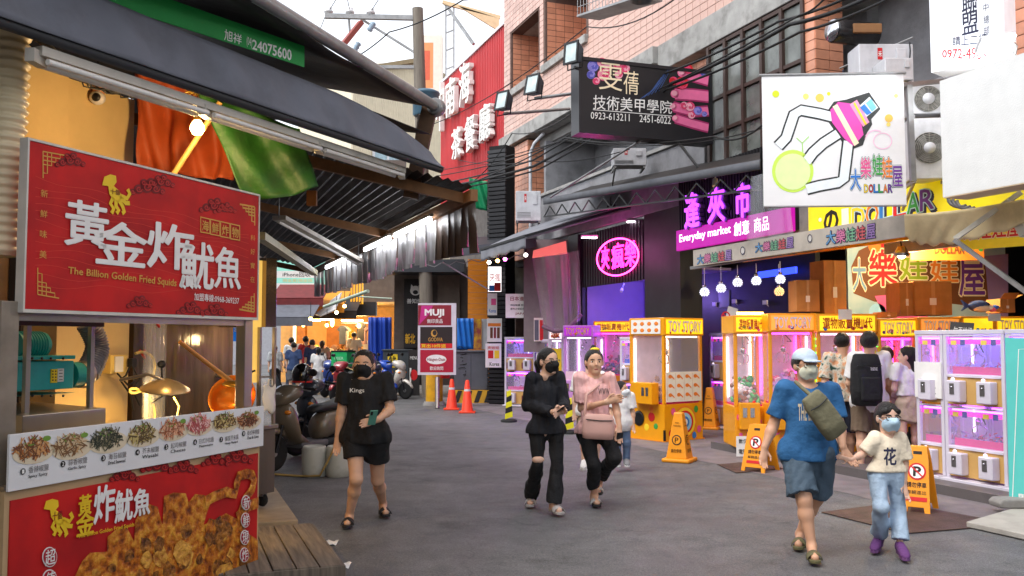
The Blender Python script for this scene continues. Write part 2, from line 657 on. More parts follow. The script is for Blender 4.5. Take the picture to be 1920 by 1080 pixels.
# strip of worn concrete before the machines, and the raised shop floor with its kerb edge
def strip(c0, c1, d0, d1, z0, z1):
 return MB().hexa([sxy(c0, d0, z0), sxy(c1, d0, z0), sxy(c1, d1, z0), sxy(c0, d1, z0), sxy(c0, d0, z1), sxy(c1, d0, z1), sxy(c1, d1, z1), sxy(c0, d1, z1)])
rnd = random.Random(3)
pv = MB()
edge = []
for k in range(41):
 d = 2 + k * 0.62
 edge.append((7.0 + rnd.uniform(-0.05, 0.05), d))
pv.add([tuple(sxy(c, d, 0.004)) for c, d in edge] + [tuple(sxy(14, d, 0.004)) for c, d in edge],
  [(i, i + 41, i + 42, i + 1) for i in range(40)])
struct('pavement', pv, PAVE)
TILEF = mt('shop_floor_concrete', (98, 92, 92), 0.45, var=0.2, vs=4, bump=0.15, bs=60, dirt=0.5)
struct('shop_floor', strip(7.95, 16, 4.0, 12.3, -0.01, 0.11), TILEF)
# iron plates and a drain let into the road
PLATE = mt('rusty_iron_plate', (84, 66, 60), 0.55, 0.3, var=0.25, vs=6, bump=0.4, bs=120, dirt=0.6, dcol=(50, 40, 36))
for nm, pts, lab in (('iron_plate', [(1540, 962), (1680, 944), (1905, 985), (1700, 1002)], 'large rusty iron plate let into the road behind the girl'),
      ('iron_plate', [(1345, 872), (1420, 866), (1470, 880), (1380, 888)], 'small rusty iron plate beside the yellow no parking pyramid')):
 q = [G(*p) for p in pts]
 m = MB().slab([(p.x, p.y, 0.006) for p in (q[0], q[3], q[2], q[1])], 0.006)
 single(nm, m, PLATE, lab, 'plate', at=(q[0].x, q[0].y, 0.006))
q = [G(*p) for p in ((1812, 990), (1905, 962), (2080, 975), (1990, 1030))]
m = MB().slab([(p.x, p.y, 0.008) for p in (q[0], q[3], q[2], q[1])], 0.05)
single('concrete_slab', m, mt('pale_concrete', (168, 163, 155), 0.8, var=0.1, vs=5, bump=0.2, bs=50, dirt=0.25), 'pale concrete slab lying by the teal sign', 'slab', at=q[0], bevel=0.008)
p = G(1893, 962)
m = MB()
m.prism([(-.19, 0), (.19, 0), (.2, .05), (.17, .09), (-.16, .085), (-.2, .05)], -0.1, 0.12, loc(p.x + 0.05, p.y, 0.06))
single('paving_block', m, CONC, 'rough concrete block at the foot of the teal sign', 'block', at=(p.x, p.y, 0.05), bevel=0.015)
# litter
for i, (px, py) in enumerate(((843, 763), (620, 1020), (643, 1062))):
 p = G(px, py)
 m = MB()
 rr_ = random.Random(i)
 m.grid(lambda u, v: (p.x + (u - .5) * .11, p.y + (v - .5) * .16, .012 + .05 * (i == 0) * math.sin(3 * u + 4 * v) ** 2 + .008 * math.sin(9 * u + 5 * v + i)), 5, 5)
 single('paper_scrap', m, PWHITE, ['crumpled white paper beside the striped kerb block', 'flat white scrap on the road beside the wooden deck', 'white scrap at the foot of the wooden deck corner',
          'tiny white scrap between the woman in navy and the woman in pink', 'tiny white scrap on the road below the orange cones'][i], 'litter', 'litter on the road', at=p, solid=0.002)
# --- pink tiled building on the far side
FC = 9.0
FM = Matrix((-SD, SN, UP)).transposed().to_4x4()
FM.translation = SN * FC
FMi = FM.inverted()
def fq(px, py=637.0, c=FC):
 p = FMi @ S(px, py, c)
 return p.x, p.z
PINK = mt('pink_wall_tile', (198, 160, 146), 0.32, var=0.07, vs=7, island=0.15, dirt=0.4, ds=1.2, dcol=(120, 90, 80))
ORANGE_T = mt('orange_wall_tile', (212, 146, 116), 0.35, var=0.08, vs=7, island=0.14)
GROUT = mt('dark_grout', (96, 74, 66), 0.9, var=0.15)
STUCCO = mt('grey_stucco', (146, 146, 150), 0.9, var=0.12, vs=5, bump=0.5, bs=90, dirt=0.4, ds=1.3)
LEDGE = mt('weathered_ledge', (158, 157, 154), 0.85, var=0.15, vs=4, bump=0.2, bs=40, dirt=0.55, ds=2.2)
bld = thing('tiled_apartment_building', 'pink tiled apartment building with grey balconies above the claw machine shops', 'building', FM)
X0, X1 = fq(945)[0], 4.0
ZT, ZTOP = 7.55, 13.2
TW, THt = 0.25, 0.15
def wall_boxes(openings, x0, x1, z0, z1):
 """split a wall into boxes round rectangular openings"""
 xs = sorted({x0, x1} | {o[0] for o in openings} | {o[1] for o in openings})
 out = []
 for a, b in zip(xs[:-1], xs[1:]):
  cuts = sorted((o[2], o[3]) for o in openings if o[0] <= a + 1e-6 and o[1] >= b - 1e-6)
  z = z0
  for c0, c1 in cuts:
   if c0 > z: out.append((a, b, z, c0))
   z = max(z, c1)
  if z < z1: out.append((a, b, z, z1))
 return out
o1 = (fq(958)[0], fq(1010)[0], 8.82, 10.5)
o2 = (fq(1023)[0], fq(1101)[0], 8.85, 10.95)
OPEN = [o1, o2]
m = MB()
for a, b, c, d in wall_boxes(OPEN, X0, X1, ZT, ZTOP):
 m.bx(a, b, 0.012, 0.35, c, d)
m.bx(X0, X0 + 0.02, 0.35, 8, 0, ZTOP)
part('wall', m, GROUT, bld)
# tiles of the upper band: the 300 that show largest each on its own
tiles = []
nx, nz = int((X1 - X0) / TW), int((ZTOP - ZT) / THt)
for i in range(nx):
 for j in range(nz):
  a, z = X0 + i * TW, ZT + j * THt
  if any(a + TW > o[0] + .001 and a < o[1] - .001 and z + THt > o[2] + .001 and z < o[3] - .001 for o in OPEN):
   continue
  w = FM @ Vector((a + TW / 2, 0, z + THt / 2))
  py = 540 - FPX * math.tan(math.atan2(w.z - CH, w.y) - TH)
  px = 960 + FPX * w.x / w.y
  vis = -5 < py and px < 1500
  tiles.append((0 if vis else 1, w.y, a, z))
tiles.sort()
me_t = mesh_of(MB().bx(0.006, TW - 0.006, -0.004, 0.02, 0.006, THt - 0.006), 'wall_tile', None, PINK)
for k, (v_, y_, a, z) in enumerate(tiles[:300]):
 o = bpy.data.objects.new('wall_tile', me_t)
 COL.objects.link(o)
 o.parent = bld
 o.location = (a, 0, z)
m = MB()
for (v_, y_, a, z) in tiles[300:]:
 m.bx(a + 0.006, a + TW - 0.006, -0.004, 0.02, z + 0.006, z + THt - 0.006)
part('tile_cladding', m, PINK, bld, kind='stuff')
def tiled(name, x0, x1, z0, z1, y0, y1, nm='pillar'):
 """a tile clad pillar of the building"""
 part(nm, MB().bx(x0 + .01, x1 - .01, y0 + 0.01, y1, z0, z1), GROUT, bld)
 t = MB()
 nxx = max(1, round((x1 - x0) / TW)); w = (x1 - x0) / nxx
 nzz = max(1, round((z1 - z0) / THt)); h = (z1 - z0) / nzz
 for i in range(nxx):
  for j in range(nzz):
   t.bx(x0 + i * w + .006, x0 + (i + 1) * w - .006, y0 - .004, y0 + .02, z0 + j * h + .006, z0 + (j + 1) * h - .006)
 nyy = max(1, round((y1 - y0) / TW)); w = (y1 - y0) / nyy
 for i in range(nyy):
  for j in range(nzz):
   for xx in (x0, x1):
    t.bx(xx - .012, xx + .008, y0 + i * w + .006, y0 + (i + 1) * w - .006, z0 + j * h + .006, z0 + (j + 1) * h - .006)
 part('tile_cladding', t, ORANGE_T, bld, kind='stuff')
# loggias behind the openings: tiled reveals, floor, ceiling, back wall with a dark window
for o in OPEN:
 t = MB()
 t.bx(o[0] - .3, o[1] + .3, 1.35, 1.45, o[2] - .5, o[3] + .3)
 t.bx(o[0] - .1, o[0] - .005, 0.35, 1.35, o[2] - .3, o[3] + .2)
 t.bx(o[1] + .005, o[1] + .1, 0.35, 1.35, o[2] - .3, o[3] + .2)
 part('loggia_wall', t, GROUT, bld)
 t = MB()
 for j in range(12):
  z = o[2] - .1 + j * THt
  for i in range(int((o[1] - o[0]) / TW) + 1):
   x = o[0] + i * TW
   t.bx(x + .006, min(x + TW, o[1]) - .006, 1.332, 1.36, z + .006, z + THt - .006)
  for i in range(5):
   y = 0.06 + i * TW
   t.bx(o[0] - .02, o[0] + .006, y + .006, y + TW - .006, z + .006, z + THt - .006)
   t.bx(o[1] - .006, o[1] + .02, y + .006, y + TW - .006, z + .006, z + THt - .006)
 part('tile_cladding', t, ORANGE_T, bld, kind='stuff')
 part('ceiling_slab', MB().bx(o[0] - .1, o[1] + .1, 0.36, 1.34, o[3] + .002, o[3] + .1), LEDGE, bld)
 part('sill', MB().bx(o[0] - .12, o[1] + .12, -0.09, 0.3, o[2] - .2, o[2] - .002), LEDGE, bld, bevel=0.01)
 xw = o[0] + (o[1] - o[0]) * 0.62
 part('window', MB().bx(xw, xw + .5, 1.30, 1.33, o[2] + .2, o[3] - .4), mt('dark_window', (34, 36, 40), 0.15, var=0.2), bld)
# concrete ledge below the tile band, slab and second floor
part('ledge', MB().bx(X0 - .1, fq(1240)[0], -0.14, 0.34, 7.19, 7.545), LEDGE, bld, bevel=0.015)
part('ledge', MB().bx(fq(1240)[0] + .002, X1, -0.03, 0.34, 7.0, 7.545), LEDGE, bld, bevel=0.015)
part('floor_slab', MB().bx(X0, X1, 0.345, 3.0, 6.95, 7.5), mt('slab_soffit', (150, 148, 146), 0.9, var=0.1, dirt=0.3), bld)
part('balcony_back_wall', MB().bx(X0, fq(1325)[0], 1.6, 1.75, 4.2, 6.94), STUCCO, bld)
part('balcony_parapet', MB().bx(fq(995)[0], fq(1325)[0], 0.0, 0.15, 4.25, 5.42), STUCCO, bld, bevel=0.01)
part('parapet_coping', MB().bx(fq(993)[0], fq(1325)[0] + .02, -0.05, 0.2, 5.422, 5.5), LEDGE, bld, bevel=0.01)
part('balcony_floor', MB().bx(X0, X1, 0.152, 3.0, 4.0, 4.2), LEDGE, bld)
part('wall_corner', MB().bx(X0, fq(958)[0] - .02, 0.0, 1.59, 3.0, 7.18), LEDGE, bld)
tiled('p', fq(962)[0], fq(990)[0], 3.9, 7.15, 0.0, 0.5)
tiled('p', fq(1228)[0], fq(1318)[0], 5.51, 6.98, 0.25, 0.8)
tiled('p', fq(1522)[0], fq(1541)[0], 4.4, 6.98, -0.02, 0.5)
tiled('p', fq(1884)[0], fq(2100)[0], 4.4, 6.98, -0.02, 0.3)
# partition and small windows of the balcony
part('partition_wall', MB().bx(fq(1010)[0], fq(1010)[0] + .12, 0.16, 1.59, 4.21, 6.94), STUCCO, bld)
part('window', MB().bx(fq(1004)[0] - .5, fq(1004)[0] - .2, 0.85, 1.59, 5.75, 6.5), mt('dark_window'), bld)
xa, xb = fq(1055)[0], fq(1100)[0]
part('window', MB().bx(xa, xb, 1.56, 1.598, 4.9, 6.3), mt('dark_window'), bld)
part('drain_pipe', MB().tube([FM @ Vector((fq(1000)[0], -0.08, 4.6)), FM @ Vector((fq(1000)[0], -0.08, 6.7)), FM @ Vector((fq(1000)[0] + .1, 0.0, 6.95)), FM @ Vector((fq(1000)[0] + .6, 0.05, 7.1))], 0.045, 8), WHITEM, bld, world=True)
part('drain_pipe', MB().tube([FM @ Vector((fq(958)[0], -0.07, 0.2)), FM @ Vector((fq(958)[0], -0.07, 7.1))], 0.07, 8), WHITEM, bld, world=True)
# bay window with brown frames
BROWN = mt('brown_window_frame', (66, 48, 42), 0.5, 0.2, var=0.15, dirt=0.3)
WGL = mt('dusty_window_glass', (120, 124, 120), 0.12, var=0.35, vs=2.5, alpha=0.75, dirt=0.3)
wx0, wx1 = fq(1338)[0], fq(1520)[0]
bay = thing('bay_window', 'dusty bay window in brown frames behind the black sign', 'window', FM)
CURT = mt('beige_curtain', (170, 156, 132), 0.9, var=0.2, vs=5, stretch=(8, 1, .5))
part('curtain', MB().grid(lambda u, v: (wx0 + .05 + (wx1 - wx0 - .1) * u, 0.25 + 0.05 * math.sin(u * 60), 4.75 + 2.1 * v), 90, 2), CURT, bay)
part('back_wall', MB().bx(wx0, wx1, 1.2, 1.3, 4.3, 6.94), STUCCO, bay)
nfr = 5
for k in range(nfr + 1):
 x = wx0 + (wx1 - wx0) * k / nfr
 part('frame_post', MB().bx(x - .035, x + .035, -0.06, 0.04, 4.55, 6.95), BROWN, bay)
for z in (4.55, 5.35, 5.95, 6.9):
 part('frame_rail', MB().bx(wx0, wx1, -0.045, 0.03, z, z + .06), BROWN, bay)
for k in range(nfr):
 for z0, z1 in ((4.62, 5.34), (5.42, 5.94), (6.02, 6.89)):
  xx0 = wx0 + (wx1 - wx0) * k / nfr + .036; xx1 = wx0 + (wx1 - wx0) * (k + 1) / nfr - .036
  part('pane', MB().bx(xx0, xx1, 0.0, 0.008, z0, z1), WGL, bay)
part('wall_below', MB().bx(wx0 - .2, wx1, 0.0, 0.12, 3.2, 4.545), STUCCO, bay)
# right balcony recess
part('balcony_back_wall', MB().bx(fq(1541)[0], fq(1890)[0], 1.2, 1.3, 3.0, 6.94), STUCCO, bld)
part('balcony_parapet', MB().bx(fq(1541)[0] + .01, fq(1884)[0], 0.0, 0.12, 4.2, 5.0), STUCCO, bld, bevel=0.01)
# ground floor: dark shop fronts behind the machines
BLACKW = mt('black_shop_wall', (17, 17, 20), 0.5, var=0.2, vs=3, dirt=0.2)
m = MB()
m.bx(fq(1085, c=11)[0] - 1, 4, 6.4, 6.5, 0, 4.0)
part('shop_back_wall', m, BLACKW, bld)
part('shop_ceiling', MB().bx(X0, X1, 0.16, 6.4, 3.75, 3.99), mt('shop_ceiling', (60, 58, 60), 0.8), bld)
part('shop_pier', MB().bx(fq(1208)[0], fq(1275)[0], 0.02, 0.5, 0, 4.4), BLACKW, bld)
# unseen houses along both sides of the street, added to block sky light
for nm, c0, c1, d0, d1, h_, lab in (('unseen_corner_house', -13, -3.4, -30, 34, 7.5, 'unseen grey house added behind the squid stall to block sky light'), ('unseen_neighbour_house', 9.3, 20, -30, -4.2, 5.5, 'unseen grey house added next to the tiled building to block sky light')):
 hb = thing(nm, lab, 'house', sxy(c0, d0))
 part('wall', strip(c0, c1, d0, d1, 0, h_), STUCCO, hb, world=True)
 part('roof', strip(c0 - .2, c1 + .2, d0 - .2, d1 + .2, h_ + .001, h_ + .2), LEDGE, hb, world=True)
# --- red clad building beyond
REDC = mt('red_corrugated_cladding', (196, 58, 62), 0.45, var=0.08, vs=2, dirt=0.15, ds=1)
red = thing('red_clad_building', 'building clad in red corrugated sheet with white raised characters', 'building', FM)
rx0, rx1 = fq(818)[0], fq(943)[0]
m = MB()
nr = int((rx1 - rx0) / 0.16)
pts = []
for i in range(nr):
 x = rx0 + (rx1 - rx0) * i / nr
 w = (rx1 - rx0) / nr
 pts += [(x, 0.15), (x + w * .62, 0.15), (x + w * .7, 0.10), (x + w * .92, 0.10), (x + w, 0.15)]
vs = [(x, y, 6.6) for x, y in pts] + [(x, y, 11.05) for x, y in pts]
m.add(vs, [(i, i + 1, i + 1 + len(pts), i + len(pts)) for i in range(len(pts) - 1)])
m.bx(rx0, rx1, 0.2, 6, 6.6, 11.0)
part('cladding', m, REDC, red)
part('lower_wall', MB().bx(rx0, X0 - .05, 0.5, 6, 0, 6.59), mt('grimy_wall', (96, 92, 90), 0.85, var=0.2, dirt=0.5), red)
part('coping', MB().bx(rx0, rx1, 0.06, 0.35, 11.055, 11.15), WHITEM, red)
LETW = mt('white_channel_letter', (236, 234, 230), 0.4, var=0.05, dirt=0.1)
for ch, (ax, ay, bx_, by) in (('中', (824, 162, 838, 240)), ('南', (842, 155, 859, 209)), ('海', (867, 127, 887, 188)),
        ('茶', (853, 247, 870, 292)), ('餐', (878, 225, 897, 277)), ('廳', (905, 204, 926, 256))):
 a, zt = fq(ax, ay); b, zb = fq(bx_, by)
 mbt = MB()
 put_text(mbt, ch, a, min(zb, zt), b, max(zb, zt), -0.13, 0.012, 0.16)
 part('letter', mbt, LETW, red)
# --- far cream house, behind the power pole
CREAM = mt('cream_sheet_wall', (214, 204, 180), 0.7, var=0.06, vs=3)
hp = V(790, 637, 46)
hM = frame(V(655, 637, 45) * Vector((1, 1, 0)) if False else Vector((V(655, 637, 44).x, 44, 0)), Vector((V(900, 637, 50).x, 50, 0)))
hs = thing('cream_house', 'cream sheet metal house with a shallow gable behind the power pole', 'house', hM)
HW = 6.6
m = MB()
nr = 60
for i in range(nr):
 x = HW * i / nr
 w = HW / nr
 def top(xx): return 16.2 - abs(xx - HW * .62) * 0.22
 m.add([(x, 0, 0), (x + w * .5, -.05, 0), (x + w, 0, 0), (x, 0, top(x)), (x + w * .5, -.05, top(x + w * .5)), (x + w, 0, top(x + w))], [(0, 1, 4, 3), (1, 2, 5, 4)])
m.bx(0, HW, 0.01, 5, 0, 14.7)
part('wall', m, CREAM, hs)
part('roof', MB().prism([(-.2, 14.75), (HW * .62, 16.22), (HW + .2, 15.3), (HW + .2, 15.5), (HW * .62, 16.45), (-.2, 14.95)], -0.35, 5), mt('roof_edge', (150, 130, 96), 0.6), hs)
wq = (1.25, 3.0, 9.6, 12.6)
w1 = part('window', MB().bx(wq[0], wq[1], -0.09, -0.06, wq[2], wq[3]), mt('pale_window_glass', (150, 176, 186), 0.1, var=0.2), hs)
m = MB()
for x in (wq[0], (wq[0] + wq[1]) / 2, wq[1]): m.bx(x - .06, x + .06, -0.16, -0.091, wq[2], wq[3])
for z in (wq[2], wq[3]): m.bx(wq[0] - .06, wq[1] + .06, -0.165, -0.092, z - .06, z + .06)
part('frame', m, WHITEM, w1)
# tall sign box and steel frame on the roof beside the red wall
a = V(790, 175, 35); b = V(829, 175, 35)
sg = Sign('rooftop_sign', 'white rooftop sign box with an orange panel above the red wall', 'sign', a, b, (175 - 62) / FPX * 35, 0.5, mt('cream_sign', (232, 222, 208), 0.5, var=0.05))
sg.rect((791, 80), (812, 165), pr('pale_orange', (228, 150, 96)), 1)
sg.rect((796, 95), (806, 150), pr('faded_red', (214, 96, 66)), 2)
sg.done()
fr = thing('roof_frame', 'steel frame tower with braces on the red building roof', 'frame', V(840, 160, 34))
m = MB()
for px in (836, 851):
 for dy in (0, .5):
  m.bar(V(px, 170, 34 + dy), V(px, 5, 34 + dy), .06)
for py in (30, 62, 95, 130):
 m.bar(V(836, py, 34), V(851, py - 6, 34), .05); m.bar(V(836, py, 34.5), V(851, py - 6, 34.5), .05)
part('tower', m, GALV, fr, world=True)
m = MB(); m.bar(V(838, 12, 34), V(888, 83, 31), .09); part('brace', m, GALV, fr, world=True)
m = MB(); m.slab([V(832, 10, 34), V(936, 36, 34), V(936, 60, 34), V(858, 12, 34)], .1); m.bar(V(830, 4, 34), V(938, 33, 34), .12)
part('roof_panel', m, mt('translucent_roof_panel', (206, 180, 140), 0.5, var=0.1), fr, world=True)
# --- power pole
PY = 27.0
pole = thing('power_pole', 'weathered power pole with crossarms and insulators above the awnings', 'pole', Vector((V(800, 637, PY).x, PY, 0)))
pb = Vector((V(805, 637, PY).x, PY, 0)); pt = V(783, 16, PY)
m = MB().tube([pb, pb.lerp(pt, .5), pt], [.21, .19, .165], 14)
part('shaft', m, mt('grey_wood_pole', (118, 110, 100), 0.85, var=0.25, vs=4, stretch=(6, 6, .5), dirt=0.3), pole, world=True)
m = MB(); m.bar(V(609, 30, PY - .4), V(785, 34, PY), .12, .14); part('crossarm', m, GALV, pole, world=True)
m = MB(); m.bar(V(688, 126, PY - .2), V(784, 126, PY), .1, .1); part('crossarm', m, GALV, pole, world=True)
m = MB(); m.bar(V(678, 36, PY), V(780, 100, PY), .08, .06); m.bar(V(654, 30, PY), V(656, 60, PY), .08, .06); part('brace', m, GALV, pole, world=True)
m = MB(); m.bar(V(643, 84, PY - 1), V(677, 42, PY - .6), .2, .14); part('fuse_bracket', m, mt('red_brown_paint', (140, 62, 52), 0.5), pole, world=True)
INS = mt('white_porcelain', (225, 225, 226), 0.25, var=0.03)
for px, py in ((616, 28), (656, 29), (695, 30)):
 p = V(px, py, PY - .2)
 part('insulator', MB().lathe([(.05, 0), (.05, .05), (.13, .07), (.15, .12), (.09, .15), (.11, .2), (.07, .26), (.0, .28)], 12, loc(p.x, p.y, p.z)), INS, pole, world=True)
for px, py in ((692, 58), (664, 96)):
 p = V(px, py, PY - .3)
 part('insulator', MB().lathe([(.07, 0), (.1, .05), (.07, .1), (.1, .15), (.07, .2), (.1, .25), (.06, .3)], 10, loc(p.x, p.y, p.z) @ Matrix.Rotation(.5, 4, 'Y')), mt('blue_grey_porcelain', (150, 172, 190), 0.3), pole, world=True)
p = V(798, 218, PY - .6)
TRF = mt('blue_grey_paint', (70, 104, 124), 0.45, var=0.1, dirt=0.25)
part('transformer', MB().lathe([(.34, 0), (.38, .04), (.38, .62), (.42, .64), (.42, .7), (.3, .76), (0, .78)], 18, loc(p.x, p.y, p.z)), TRF, pole, world=True)
# --- overhead lines
for k, (a, b, s) in enumerate((((610, 30), (560, 160), 0), ((656, 22), (640, -60), 0), ((695, 22), (735, -40), 0), ((616, 22), (660, -50), 0))):
 wire('power_line', [V(a[0], a[1], PY), V(b[0], b[1], PY - 4)], .012, ['power line dropping from the crossarm end to the awning roof', 'power line rising from the middle insulator', 'power line rising from the insulator next to the pole', 'power line rising from the outermost insulator'][k])
wire('power_line', [V(640, 120, 27), V(730, 60, 26), V(868, 0, 24), V(935, -30, 22)], .02, 'thick power line crossing the sky to the tiled building', sag=.1)
for k, (pts, r, sg_) in enumerate((
 ([V(790, 240, 27), V(1100, 50, 17), V(1300, -30, 14)], .012, .25),
 ([V(820, 345, 26), V(1000, 300, 20), V(1240, 140, 15.4), V(1460, 40, 12.6), V(1640, -30, 11)], .02, .05),
 ([V(820, 352, 26), V(1000, 312, 20), V(1250, 160, 15.4), V(1480, 46, 12.4), V(1660, -20, 10.8)], .03, .05),
 ([V(820, 360, 26), V(1010, 318, 20), V(1250, 168, 15.2), V(1500, 60, 12.2), V(1700, -20, 10.5)], .02, .05),
 ([V(818, 330, 26), V(990, 288, 20.5), V(1130, 215, 17), V(1500, 28, 12), V(1560, -20, 11.5)], .014, .06),
 ([V(815, 365, 26), V(1060, 258, 18), V(1340, 256, 14), V(1430, 234, 12.6), V(1560, 180, 11.3)], .016, .12),
 ([V(820, 320, 25), V(1060, 262, 18), V(1240, 272, 15.5), V(1430, 240, 12.8)], .01, .06),
 ([V(860, 300, 25), V(1000, 302, 20), V(1180, 280, 17)], .01, .1),
 ([V(880, 345, 24), V(960, 250, 22), V(1075, 210, 17)], .012, .15),
)):
 wire('overhead_cable', pts, r, ['thin cable rising from the power pole over the black sign', 'uppermost of three parallel cables along the tiled building', 'thickest, middle one of three parallel cables along the tiled building', 'lowest of three parallel cables along the tiled building', 'thin cable just above the three parallel cables', 'cable sagging below the black sign towards the white banner', 'thin cable looping under the black sign', 'short slack cable across the grey balcony', 'cable climbing past the lowest floodlight'][k], sag=sg_, group='cables strung along the tiled building')
# === FRIED SQUID STALL (near side)
CD = Vector((0.345, 0.939, 0)).normalized()      # along the stall front, away
CNV = Vector((-CD.y, CD.x, 0))                   # into the stall
CA = Vector((-2.557, 4.62, 0))
CB = CA + CD * 2.12
def C(t, s, z):
 """stall coordinates: t along the front, s into the stall"""
 p = CA + CD * t + CNV * s
 return Vector((p.x, p.y, z))
def CP(px, py, s):
 return hit(px, py, C(0, s, 0), CNV)
RED = mix_mat('red_print', (166, 2, 8), (204, 14, 12), 3, 0.35, 0.65, 0.7)
REDD = pr('dark_red', (120, 6, 14))
GOLD = pr('gold', (212, 160, 72))
YEL = pr('squid_yellow', (236, 196, 30))
BEIGE = mt('beige_frame', (190, 160, 120), 0.5, var=0.06)
# --- red name board over the counter
s1 = Sign('stall_sign', 'red name board with big white characters over the fried squid counter', 'sign', C(0.1, 0.02, 1.862), C(2.09, 0.02, 1.862), 0.885, 0.05, RED)
BW = mt('sign_edge', (205, 200, 190), 0.5)
fr = MB()
for (x0, x1, z0, z1) in ((-.012, s1.w + .012, -.02, -.002), (-.012, s1.w + .012, .887, .9), (-.012, -.001, -.002, .887), (s1.w + .001, s1.w + .012, -.002, .887)):
 fr.bx(x0, x1, -.006, .052, z0, z1)
part('frame', fr, BW, s1.o)
# cloud scrolls
def cloud(s, cx, cy, k, mat, layer=1):
 for dx, dy, r in ((0, 0, 1), (1.1, .25, .8), (-1.05, .3, .75), (.5, -.55, .7), (-.4, -.5, .6), (1.9, .6, .5), (-1.8, .65, .5)):
  s.disc((cx + dx * k, cy + dy * k), r * k * .8, r * k * .8, mat, layer, n=16)
  s.line([(cx + dx * k + .55 * r * k * (1 - i / 16) * math.cos(i * .6), cy + dy * k + .55 * r * k * (1 - i / 16) * math.sin(i * .6)) for i in range(14)], 1.6, pr('mid_red', (186, 30, 30)), layer + 1)
for cx, cy, k in ((130, 300, 13), (275, 350, 15), (300, 340, 12), (400, 385, 13), (420, 390, 10), (355, 578, 12), (400, 582, 12), (260, 566, 11)):
 cloud(s1, cx, cy, k, REDD)
# thin wave lines across the print
for k in range(13):
 y0 = 330 + k * 17
 s1.line([(66 + i * 20, y0 + i * 5.0 * (1 - k / 13.0) + i * .6 + 5 * math.sin(i * .8 + k)) for i in range(21)], 1.0, pr('wave_red', (206, 48, 34)), 0.5)
# fretwork in the corners
def fret(s, x, y, sx, sy, k, mat=GOLD):
 for p in ([(0, 0), (1, 0)], [(0, 0), (0, 1.25)], [(0, .2), (.8, .2), (.8, 0)], [(.2, 0), (.2, 1.0), (0, 1.0)], [(.4, 0), (.4, .6), (0, .6)], [(0, .4), (.6, .4), (.6, .2)]):
  s.line([(x + sx * k * a, y + sy * k * b + sx * k * a * .18) for a, b in p], 1.8, mat, 1)
fret(s1, 80, 284, 1, 1, 40); fret(s1, 477, 388, -1, 1, 28); fret(s1, 70, 552, 1, -1, 40); fret(s1, 476, 585, -1, -1, 28)
def squid(s, x0, y0, x1, y1, mat, dark, layer=2):
 def q(u, v): return (x0 + (x1 - x0) * u, y0 + (y1 - y0) * v)
 s.poly([q(*p) for p in ((.0, .28), (.08, .06), (.3, 0), (.5, .04), (.52, .2), (.42, .3), (.62, .42), (.72, .6), (.58, .72), (.4, .66), (.26, .5), (.22, .3))], mat, layer)
 for pts in ([(.4, .6), (.3, .75), (.42, .88), (.34, 1)], [(.5, .66), (.5, .82), (.6, .92), (.52, 1)], [(.6, .66), (.74, .82), (.8, .96), (.72, 1)], [(.66, .55), (.9, .62), (1, .5), (.92, .38)], [(.66, .6), (.86, .74), (1, .74)]):
  s.line([q(*p) for p in pts], (x1 - x0) * .12, mat, layer)
 s.txt('十個', q(.3, .36), q(.62, .54), dark, 0.01, layer + 1)
squid(s1, 190, 327, 242, 400, YEL, REDD)
for ch, a, b in (('黃', (122, 372), (200, 467)), ('金', (177, 410), (272, 502)), ('炸', (277, 414), (359, 508)), ('魷', (337, 450), (398, 543)), ('魚', (402, 462), (449, 542))):
 s1.txt(ch, a, b, PWHITE, 0.022, 3)
for k in range(3):
 s1.line([(342 + k * 14, 520), (338 + k * 14, 532), (346 + k * 14, 540)], 4, PWHITE, 3)
s1.txt('The Billion Golden Fried Squids', [(127, 500), (330, 524), (329, 541), (126, 517)], None, GOLD, 0.02, 2)
s1.txt('加盟專線:0968-369237', [(363, 549), (447, 557), (447, 571), (363, 563)], None, PWHITE, 0.01, 2)
for i, ch in enumerate('海鮮炸物'):
 x = 375 + i * 18.7; y = 407 + i * 4.2
 s1.line([(x, y), (x + 17, y + 4), (x + 17, y + 31), (x, y + 28)], 2, GOLD, 2, closed=True)
 s1.txt(ch, (x + 3, y + 6), (x + 15, y + 27), GOLD, 0.02, 2)
for i, ch in enumerate('新鮮味美'):
 s1.txt(ch, (75 - i * .8, 355 + i * 38), (88 - i * .8, 371 + i * 38), GOLD, 0, 2)
for i, ch in enumerate('料好實在'):
 s1.txt(ch, (469 - i * .3, 440 + i * 26), (477 - i * .3, 452 + i * 26), GOLD, 0, 2)
s1.done()
# --- the counter
cart = Sign('food_cart', 'stainless fried squid cart with a white menu strip and red picture panel', 'food cart', C(0, 0, 0.0), C(2.12, 0, 0.0), 0.92, 0.04, BEIGE, panel='front_board')
cart.o.children[0].location.z = 0.02
DMENU = mt('menu_board_white', (226, 226, 226), 0.35, var=0.03)
part('menu_board', MB().bx(-.005, 2.125, -.03, -.012, .935, 1.222), DMENU, cart.o, bevel=0.003)
part('picture_panel', MB().bx(.03, 2.095, -.008, -.001, .03, .885), RED, cart.o)
part('counter_top', MB().bx(0, 2.12, .0, .75, .93, .96), STEEL, cart.o, bevel=0.004)
part('body', MB().bx(.02, 2.1, .06, .72, .05, .92), STEEL, cart.o)
part('post', MB().bx(-.01, .10, .05, .14, .05, 1.9), mt('worn_steel_post', (150, 140, 126), 0.4, 0.6, var=0.2, dirt=0.3), cart.o, bevel=0.004)
part('post', MB().bx(2.0, 2.09, .05, .13, .96, 2.75), STEEL, cart.o, bevel=0.004)
part('post', MB().bx(-.14, -.03, .2, .3, .0, 2.62), mt('yellowed_post', (206, 160, 84), 0.5, var=0.15, dirt=0.25), cart.o, bevel=0.004)
part('rail', MB().bx(.1, 2.0, .06, .11, 1.80, 1.85), STEEL, cart.o)
